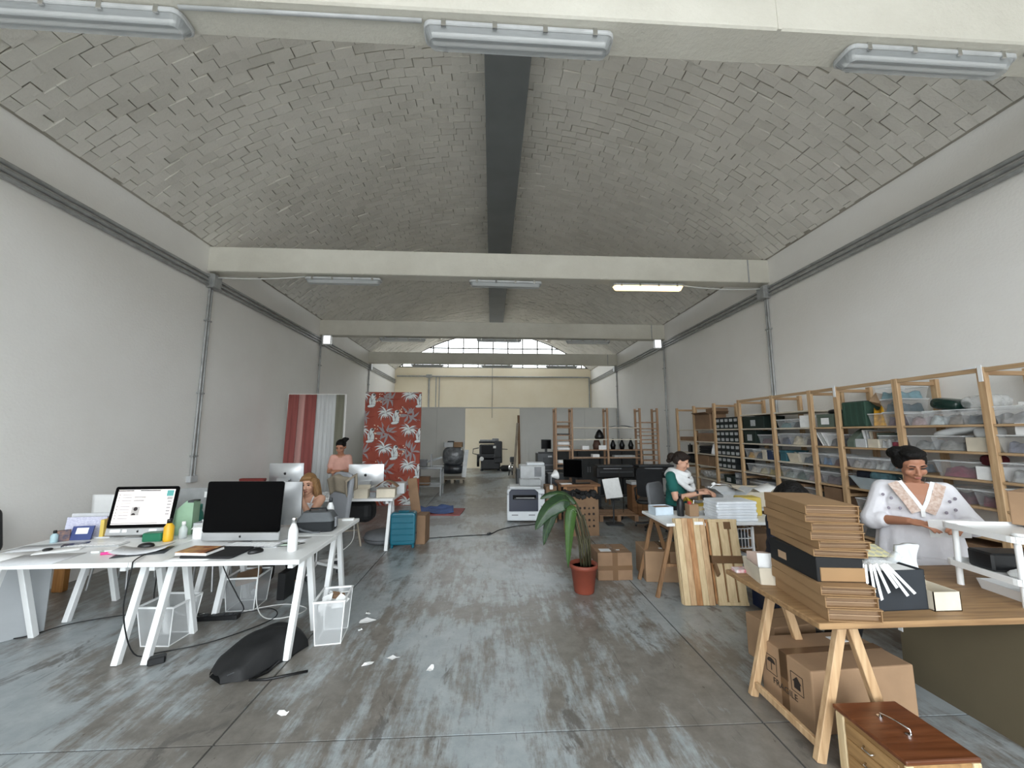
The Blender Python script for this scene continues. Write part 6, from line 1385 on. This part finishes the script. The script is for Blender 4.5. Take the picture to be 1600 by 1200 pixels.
def head_prims(c, R, s=1.0):
    H = lambda x, y, z: V(c) + R @ V((x*s, y*s, z*s)); M = R
    P = [e_(H(0, .012, .025), (.074*s, .092*s, .088*s), M), e_(H(0, -.022, -.035), (.060*s, .066*s, .080*s), M), e_(H(0, -.066, -.092), (.024*s, .02*s, .018*s), M),
         c_(H(0, -.083, .012), .0085*s, H(0, -.104, -.032), .0125*s), e_(H(.013, -.094, -.036), .009*s), e_(H(-.013, -.094, -.036), .009*s), c_(H(-.045, -.07, .022), .012*s, H(.045, -.07, .022), .012*s)]
    for q in (-1, 1): P += [e_(H(q*.040, -.062, -.03), (.024*s, .02*s, .026*s), M), e_(H(q*.074, .012, -.012), (.010*s, .02*s, .032*s), M)]
    P += [e_(H(0, -.085, -.062), (.022*s, .01*s, .007*s), M), e_(H(0, -.083, -.072), (.019*s, .01*s, .007*s), M)]
    return P
def face_parts(c, R, s, t, brow, closed=True):
    H = lambda x, y, z: V(c) + R @ V((x*s, y*s, z*s))
    for q in (-1, 1):
        B().ell(H(q*.031, -.0785, .003), (.0145*s, .006*s, .0045*s if closed else .007*s), 10, R).obj('eye', M_eye, t)
        B().tube([H(q*.015, -.086, .026), H(q*.034, -.084, .031), H(q*.05, -.074, .024)], .0038*s, 6).obj('eyebrow', brow, t)
    B().ell(H(0, -.094, -.063), (.021*s, .006*s, .0055*s), 12, R).obj('lips', M_lip, t)
def rotm(yaw, pitch, roll=0): return (RZ(yaw) @ RX(pitch) @ RY(roll)).to_3x3()
def body_prims(J, g=1.0):
    P = []; pel, ch, nk = V(J['pelvis']), V(J['chest']), V(J['neck']); ax = (V(J['shR'])-V(J['shL'])).normalized(); up = (nk-pel).normalized(); fw = ax.cross(up).normalized(); M = Matrix((ax, fw, up)).transposed()
    P.append(e_(pel, (.165*g, .118*g, .12), M)); P.append(e_(pel.lerp(ch, .33), (.148*g, .108*g, .12), M)); P.append(e_(pel.lerp(ch, .66), (.142*g, .105*g, .13), M)); P.append(e_(ch, (.158*g, .108*g, .15), M)); P.append(e_(ch.lerp(nk, .5), (.135*g, .08*g, .10), M))
    for q in ('L', 'R'):
        sh, el, wr = V(J['sh'+q]), V(J['el'+q]), V(J['wr'+q]); a = .75+.25*g
        P += [c_(ch.lerp(nk, .75), .055*a, sh, .052*a), c_(sh, .052*a, el, .040*a), c_(el, .040*a, wr, .026*a)]
        hp, kn, an = V(J['hip'+q]), V(J['kn'+q]), V(J['an'+q])
        P += [c_(hp, .088*g, kn, .056*a), c_(kn, .056*a, an.lerp(kn, .65), .054*a), c_(an.lerp(kn, .65), .054*a, an, .034), c_(an, .034, an+V(J['toe'])*.14-V((0, 0, .03)), .028)]
    P.append(c_(nk-up*.03, .052, V(J['head'])-V((0, 0, .07)), .048))
    return P, M
def top_prims(J, g, pad, sleeve, M, low=0.0):
    pel, ch, nk = V(J['pelvis']), V(J['chest']), V(J['neck']); P = []
    for k, (f, rx, ry, rz_) in enumerate(((low, .160, .118, .10), (.33, .152, .112, .12), (.66, .148, .112, .13), (1.0, .160, .112, .14))): P.append(e_(pel.lerp(ch, f), (rx*g+pad, ry*g+pad, rz_), M))
    P.append(e_(ch.lerp(nk, .42), (.13*g+pad, .078*g+pad, .085), M))
    for q in ('L', 'R'):
        sh, el = V(J['sh'+q]), V(J['el'+q]); a = .75+.25*g
        P.append(c_(ch.lerp(nk, .6), .05*a+pad, sh, .052*a+pad))
        if sleeve > 0: P.append(c_(sh, .052*a+pad, sh.lerp(el, sleeve), (.052-.012*sleeve)*a+pad*1.5))
    return P
def leg_prims(J, g, pad, to=.9):
    P = [e_(V(J['pelvis']), (.165*g+pad, .118*g+pad, .12), None)]
    for q in ('L', 'R'):
        hp, kn, an = V(J['hip'+q]), V(J['kn'+q]), V(J['an'+q]); a = .75+.25*g
        P += [c_(V(J['pelvis']), .1*g+pad, hp, .088*g+pad), c_(hp, .088*g+pad, kn, .056*a+pad), c_(kn, .056*a+pad, kn.lerp(an, to), .044+pad)]
    return P
def shoes(J, t, m):
    for q in ('L', 'R'):
        an = V(J['an'+q]); tv = V(J['toe']).normalized(); z = an.z
        blob('shoe', [e_(an+tv*.04+V((0, 0, -.045)), (.042, .042, .045)), c_(an+tv*.02-V((0, 0, .06)), .036, an+tv*.17-V((0, 0, .068)), .03)], m, t, .008, 3)

# --- woman in the white embroidered blouse
t = T('person', 'dark-haired person in a white embroidered blouse dress holding an envelope', 'person', (3.39, 3.0, 0), -36)
J = dict(pelvis=(0, 0, .84), chest=(0, .0, 1.10), neck=(0, .01, 1.27), head=(0, -.04, 1.415), shL=(-.175, .01, 1.205), shR=(.175, .01, 1.205), elL=(-.27, -.06, .965), elR=(.27, -.08, .98), wrL=(-.10, -.26, 1.00), wrR=(.17, -.30, 1.01),
         hipL=(-.09, 0, .80), hipR=(.09, 0, .80), knL=(-.10, -.01, .44), knR=(.10, -.01, .44), anL=(-.10, .02, .085), anR=(.10, .02, .085), toe=(0, -1, 0))
g = 1.32; P, M = body_prims(J, g); R = rotm(12, 26, -4); P += head_prims(J['head'], R, 1.08)
hand(P, J['wrL'], (.75, -.55, -.02), (.1, .3, -.9), (.3, -.2, .9), .45); hand(P, J['wrR'], (-.5, -.75, -.05), (-.2, .2, -.9), (-.5, .2, .8), .4)
blob('body', P, M_skin2, t, .0052, 5)
face_parts(J['head'], R, 1.08, t, M_hairb)
H = lambda x, y_, z: V(J['head']) + R @ V((x*1.08, y_*1.08, z*1.08))
blob('hair', [e_(H(0, .024, .050), (.092, .098, .088), R), e_(H(0, -.022, .098), (.078, .06, .036), R), e_(H(-.06, .05, .07), (.055, .06, .055), R), e_(H(-.045, .12, .03), (.055, .045, .05), R), e_(H(.055, .03, .02), (.045, .07, .075), R), e_(H(-.06, .03, .02), (.04, .07, .075), R)], M_hairb, t, .007, 3)
M_blouse = mat('white_cotton', 'dcdbe0', .85, var=.05, scale=8, bump=.35, bscale=14)
pr2 = top_prims(J, g, .018, .78, M, .35)
for q in ('L', 'R'):
    sh, el, wr = V(J['sh'+q]), V(J['el'+q]), V(J['wr'+q]); pr2 += [c_(sh.lerp(el, .6), .07, el, .082), c_(el, .082, el.lerp(wr, .25), .062)]
blob('blouse', pr2, M_blouse, t, .007, 5)
def skirt(name, m, z0, z1, r0, r1, sy, folds, amp, cx=0, cy=0):
    b = B(); b.grid(lambda u, v: ((lambda a, rr: (cx+rr*math.cos(a), cy+rr*sy*math.sin(a), z0+(z1-z0)*v))(6.2832*u, r0+(r1-r0)*v + amp*v*math.sin(folds*6.2832*u)+amp*.4*v*math.sin(7*6.2832*u+2))), folds*8, 10)
    return b.obj(name, m, t, solid=.004)
skirt('skirt_upper_tier', M_blouse, 1.0, .72, .225, .265, .78, 13, .008); skirt('skirt_lower_tier', M_blouse, .74, .42, .262, .31, .80, 16, .012)
M_emb = mat('tan_embroidery', 'b89b8b', .85, col2='d5c5bb', scale=55)
def on_front(path, name, m, wd, off=.0):
    # ribbon laid on the chest front
    b = B(); pts = [V(p) for p in path]
    for i in range(len(pts)-1):
        d = (pts[i+1]-pts[i]).normalized(); s_ = d.cross(V((0, -1, 0))).normalized()*wd/2
        b._new([pts[i]-s_, pts[i]+s_, pts[i+1]+s_, pts[i+1]-s_], [(0, 1, 2, 3)])
    b.obj(name, m, t, solid=.003)
fy = lambda x, z: -(.118*g+.018)*math.sqrt(max(.05, 1-(x/(.185*g))**2)) * (1.0 if z < 1.14 else max(.52, 1-(z-1.14)*2.9)) - .012
def rib(x0, z0, x1, z1, n=7): return [(x0+(x1-x0)*i/n, fy(x0+(x1-x0)*i/n, z0+(z1-z0)*i/n), z0+(z1-z0)*i/n) for i in range(n+1)]
for s in (-1, 1):
    on_front(rib(s*.135, 1.27, s*.035, 1.06), 'embroidered_band', M_emb, .062); on_front(rib(s*.092, 1.285, s*.004, 1.09), 'neck_trim', M_paper, .024)
on_front(rib(0, 1.10, 0, 1.03), 'neck_trim', M_paper, .024)
b = B()
for (x, z) in [(-.16, 1.15), (-.12, 1.08), (-.18, 1.07), (.16, 1.15), (.13, 1.07), (.19, 1.09), (-.08, 1.0), (.1, 1.0), (.2, 1.17), (-.2, 1.17)]:
    b.ell((x, fy(x, z)-.002, z), (.010, .004, .012), 8)
b.obj('sprig_embroidery', mat('grey_sprig', '8f8894', .85), t)
b = B()
b._new([V((x, fy(x, z)-.004, z)) for x, z in ((-.07, 1.272), (.07, 1.272), (.035, 1.19), (0, 1.115), (-.035, 1.19))], [(0, 1, 2, 3, 4)]); b.obj('neckline_skin', M_skin2, t, solid=.003)
b = B(); b.tube([(-.075, -.02, 1.30), (-.05, -.085, 1.265), (0, -.105, 1.245), (.05, -.085, 1.265), (.075, -.02, 1.30)], .0025); b.obj('necklace', M_chrome, t)
for q in ('L', 'R'): B().cyl(V(J['an'+q])+V((0, 0, -.082)), V(J['an'+q])+V((0, -.001, -.06)), .05).obj('sandal', M_dgrey, t)
tE = T('envelope', 'white envelope held by the person in the white blouse', 'envelope', (3.39, 3.0, 0), -36); B().box(-.085, .12, -.002, .002, -.115, .035, TR(.06, -.37, 1.02) @ RX(28) @ RY(-8)).obj('envelope_sheet', M_paper, tE)

# --- woman in teal with white scarf
t = T('person', 'seated person in a teal top with a white scarf working at the white table', 'person', (2.40, 5.0, 0), 38)
J = dict(pelvis=(0, .02, .70), chest=(0, -.01, .98), neck=(0, -.03, 1.165), head=(0, -.085, 1.30), shL=(-.17, -.02, 1.115), shR=(.17, -.02, 1.115), elL=(-.22, -.10, .86), elR=(.23, -.10, .88), wrL=(-.04, -.32, .93), wrR=(.10, -.33, .95),
         hipL=(-.09, -.02, .66), hipR=(.09, -.02, .66), knL=(-.11, -.40, .64), knR=(.11, -.40, .64), anL=(-.11, -.36, .26), anR=(.11, -.36, .26), toe=(0, -1, 0))
g = .98; P, M = body_prims(J, g); R = rotm(22, 24); P += head_prims(J['head'], R)
hand(P, J['wrL'], (.8, -.6, .0), (.1, .2, -.9), (.2, -.2, .9), .5); hand(P, J['wrR'], (-.4, -.8, -.05), (-.2, .2, -.9), (-.5, .2, .8), .5)
blob('body', P, M_skin, t, .006, 5); face_parts(J['head'], R, 1, t, M_hairbr)
H = lambda x, y_, z: V(J['head']) + R @ V((x, y_, z))
blob('hair', [e_(H(0, .022, .042), (.084, .094, .084), R), e_(H(0, -.025, .08), (.07, .06, .038), R), e_(H(0, .125, .0), (.05, .055, .06), R), e_(H(-.05, .05, .0), (.035, .06, .06), R), e_(H(.05, .05, .0), (.035, .06, .06), R), c_(H(0, .1, -.01), .03, H(0, .14, -.06), .03)], M_hairbr, t, .007, 3)
M_tealt = mat('teal_jersey', '0d5650', .85, var=.08, scale=6, bump=.3, bscale=10)
blob('top', top_prims(J, g, .014, .55, M), M_tealt, t, .007, 5)
blob('trousers', leg_prims(J, g, .012), cmat('14161c'), t, .009, 4)
sp = []
for lay, (rr, z0, dr, fr) in enumerate(((.095, 1.185, .05, .03), (.115, 1.155, .10, .035), (.13, 1.125, .17, .036))):
    L_ = [(rr*1.15*math.cos(a*.3142), -.035+rr*math.sin(a*.3142) - (.04*max(0, -math.sin(a*.3142))**2), z0 - dr*max(0, -math.sin(a*.3142))**1.5) for a in range(20)]
    sp += [c_(L_[k], fr, L_[(k+1) % 20], fr) for k in range(20)]
blob('scarf', sp, mat('white_scarf', 'd9dbdc', .9, bump=.5, bscale=14), t, .008, 4)
shoes(J, t, M_dgrey)
B().cyl(V(J['wrL'])+V((-.03, .04, 0)), V(J['wrL'])+V((-.012, .022, .0)), .031).obj('watch_strap', M_black, t)
tS = T('stool', 'grey padded stool chair under the person in teal', 'chair', (2.38, 5.06, 0), 38)
B().prism(rrect(.42, .40, .06), .52, .57).obj('seat', M_dgrey, tS, bev=.015); B().prism(rrect(.40, .36, .08), -.02, .02, TR(0, .24, .82) @ RX(82)).obj('backrest', mat('grey_felt', '6f7174'), tS, bev=.012); B().bar((0, .2, .53), (0, .25, .72), .05, .02).obj('back_stem', M_black, tS); B().cyl((0, 0, .1), (0, 0, .52), .03).obj('column', M_black, tS)
for i in range(5):
    a = 2*math.pi*i/5+.3; B().bar((0, 0, .1), (.28*math.cos(a), .28*math.sin(a), .03), .04, .03).obj('base_arm', M_black, tS)
B().tube([(.19*math.cos(i*.314), .19*math.sin(i*.314), .26) for i in range(21)], .011).obj('foot_ring', M_chrome, tS)

# --- woman in the pink t-shirt
t = T('person', 'person in a pink t-shirt standing and looking down at their hands', 'person', (-2.63, 6.98, 0), 8)
J = dict(pelvis=(0, 0, .86), chest=(0, 0, 1.12), neck=(0, .0, 1.29), head=(0, -.05, 1.425), shL=(-.125, .0, 1.235), shR=(.125, .0, 1.235), elL=(-.175, -.02, 1.0), elR=(.175, -.02, 1.0), wrL=(-.05, -.21, 1.02), wrR=(.07, -.22, 1.02),
         hipL=(-.085, 0, .82), hipR=(.085, 0, .82), knL=(-.09, -.01, .46), knR=(.09, -.01, .46), anL=(-.09, .02, .085), anR=(.09, .02, .085), toe=(0, -1, 0))
g = .80; P, M = body_prims(J, g); R = rotm(-6, 26); P += head_prims(J['head'], R)
hand(P, J['wrL'], (.7, -.6, .15), (.1, .3, -.9), (.2, -.2, .9), .5); hand(P, J['wrR'], (-.7, -.6, .15), (-.1, .3, -.9), (-.2, -.2, .9), .5)
blob('body', P, M_skin2, t, .0065, 5); face_parts(J['head'], R, 1, t, M_hairb)
H = lambda x, y_, z: V(J['head']) + R @ V((x, y_, z))
blob('hair', [e_(H(0, .026, .040), (.086, .096, .086), R), e_(H(0, .05, -.01), (.076, .06, .07), R), e_(H(0, -.02, .085), (.066, .055, .032), R), e_(H(.05, .09, .09), (.05, .05, .045), R), e_(H(.09, .1, .1), (.03, .025, .025), R)], M_hairb, t, .007, 3)
blob('t_shirt', top_prims(J, g, .010, .6, M, -.35), mat('pink_cotton', 'c99a8c', .9, var=.06, bump=.3, bscale=10), t, .008, 5)
blob('trousers', leg_prims(J, g, .012, .95), cmat('121317'), t, .009, 4); shoes(J, t, M_dgrey)

# --- blonde person at the left desk
t = T('person', 'blonde person in a white strap top sitting with one hand at the chin', 'person', (-2.17, 4.86, 0), -14)
J = dict(pelvis=(0, .04, .50), chest=(0, .0, .75), neck=(0, -.02, .925), head=(.02, -.06, 1.065), shL=(-.16, -.01, .885), shR=(.16, -.01, .885), elL=(-.20, -.16, .70), elR=(.17, -.20, .72), wrL=(-.05, -.24, .78), wrR=(.045, -.205, .93),
         hipL=(-.09, 0, .47), hipR=(.09, 0, .47), knL=(-.14, -.40, .46), knR=(.10, -.40, .46), anL=(-.17, -.36, .085), anR=(.10, -.30, .085), toe=(0, -1, 0))
g = .92; P, M = body_prims(J, g); R = rotm(16, 10, -3); P += head_prims(J['head'], R)
hand(P, J['wrR'], (-.35, .15, .85), (-.4, .6, .1), (-.4, -.3, .3), .85); hand(P, J['wrL'], (.6, -.6, .0), (0, .1, -1), (.3, -.2, .8), .4)
blob('body', P, M_skin, t, .0058, 5); face_parts(J['head'], R, 1, t, mat('brown_brow', '5b4128', .7), False)
H = lambda x, y_, z: V(J['head']) + R @ V((x, y_, z))
hp = [e_(H(0, .022, .042), (.084, .095, .085), R), e_(H(0, -.03, .08), (.068, .055, .035), R)]
for q in (-1, 1): hp += [c_(H(q*.065, .0, .04), .034, H(q*.083, .0, -.06), .036), c_(H(q*.083, .0, -.06), .036, H(q*.095, -.02, -.17), .032), c_(H(q*.06, .06, .0), .045, H(q*.085, .05, -.17), .04)]
hp.append(c_(H(0, .08, .0), .06, H(0, .09, -.15), .055))
blob('hair', hp, M_hairbl, t, .007, 3)
pr2 = [q for q in top_prims(J, g, .012, 0, M)][:4]; blob('strap_top', pr2, mat('white_jersey', 'd6d8dc', .85), t, .008, 4)
for s in (-1, 1): B().tube([(s*.09, -.10, .83), (s*.095, -.06, .915), (s*.09, .03, .93), (s*.08, .09, .86)], .008).obj('strap', mat('white_jersey', 'd6d8dc'), t)
blob('trousers', leg_prims(J, g, .012), cmat('241c1a'), t, .009, 4); shoes(J, t, M_whitep)
tS = T('office_chair', 'grey office chair with a tall back under the blonde person', 'chair', (-2.10, 4.98, 0), -38)
M_gf = mat('grey_chair_fabric', '8a8d92', .9, var=.03, bump=.15, bscale=80)
B().prism(rrect(.46, .44, .08), .41, .46).obj('seat', M_gf, tS, bev=.02, seg=2); B().prism(rrect(.44, .66, .12), -.03, .03, TR(0, .27, .83) @ RX(84)).obj('backrest', M_gf, tS, bev=.02, seg=2); B().bar((0, .2, .44), (0, .29, .6), .06, .02).obj('back_stem', M_mgrey, tS); B().cyl((0, 0, .1), (0, 0, .41), .028).obj('column', M_chrome, tS)
for i in range(5):
    a = 2*math.pi*i/5+.5; B().bar((0, 0, .12), (.3*math.cos(a), .3*math.sin(a), .07), .04, .03).obj('base_arm', M_whitep, tS); B().cyl((.3*math.cos(a)-.014, .3*math.sin(a), .032), (.3*math.cos(a)+.014, .3*math.sin(a), .032), .032, n=12).obj('caster', M_dgrey, tS)
b = B(); b.grid(lambda u, v: ((u-.5)*(.42-.05*math.cos(3*v)), (.19+.035*abs(v-.55)*2+.02*math.sin(9*u)) if v < .55 else .335+.02*math.sin(8*u), (.92+.40*v-.06*(u-.5)**2*4) if v < .55 else 1.14-.45*(v-.55)+.03*math.sin(7*u)), 18, 16)
o = b.obj('draped_jacket', mat('beige_jacket', '897f6f', .9, var=.08, bump=.4, bscale=9), None, loc=tS.location, rot=(0, 0, -38), solid=.016); tag(o, 'beige jacket draped over the tall grey chair back', 'jacket')

# --- person in navy, mostly hidden behind the mailers
t = T('person', 'black-haired person in a navy t-shirt sitting behind the mailer stack', 'person', (2.52, 3.30, 0), 28)
J = dict(pelvis=(0, .04, .52), chest=(0, .0, .80), neck=(0, -.03, .985), head=(0, -.08, 1.12), shL=(-.18, -.01, .94), shR=(.18, -.01, .94), elL=(-.235, -.06, .68), elR=(.22, -.1, .70), wrL=(-.10, -.27, .79), wrR=(.10, -.3, .79),
         hipL=(-.09, 0, .49), hipR=(.09, 0, .49), knL=(-.12, -.42, .48), knR=(.12, -.42, .48), anL=(-.10, -.30, .085), anR=(.14, -.34, .085), toe=(0, -1, 0))
g = 1.0; P, M = body_prims(J, g); R = rotm(0, 30); P += head_prims(J['head'], R)
hand(P, J['wrL'], (.3, -.9, 0), (0, 0, -1), (1, 0, 0), .3); hand(P, J['wrR'], (-.3, -.9, 0), (0, 0, -1), (-1, 0, 0), .3)
blob('body', P, M_skin2, t, .0065, 5); face_parts(J['head'], R, 1, t, M_hairb)
H = lambda x, y_, z: V(J['head']) + R @ V((x, y_, z))
blob('hair', [e_(H(0, .022, .045), (.09, .1, .09), R), e_(H(0, -.03, .08), (.075, .06, .042), R)] + [c_(H(q*.07, .03, .03), .04, H(q*.085, .05, -.14), .035) for q in (-1, 1)] + [c_(H(0, .08, 0), .06, H(0, .09, -.16), .055)], M_hairb, t, .007, 3)
blob('t_shirt', top_prims(J, g, .016, .62, M), mat('navy_cotton', '131829', .9, var=.1, bump=.3, bscale=10), t, .008, 5)
blob('trousers', leg_prims(J, g, .014), cmat('0c0d10'), t, .009, 4); shoes(J, t, M_black)
tS = T('office_chair', 'dark chair under the person in navy', 'chair', (2.50, 3.36, 0), 28)
B().prism(rrect(.42, .42, .06), .40, .44).obj('seat', M_dgrey, tS, bev=.01); B().cyl((0, 0, .08), (0, 0, .4), .03).obj('column', M_dgrey, tS)
for i in range(5):
    a = 2*math.pi*i/5+.2; B().bar((0, 0, .1), (.27*math.cos(a), .27*math.sin(a), .03), .04, .03).obj('base_arm', M_black, tS)
carton('brown carton under the wooden table behind the fragile one', (2.15, 2.95, 0), 8, .35, .26, .30, M_card)
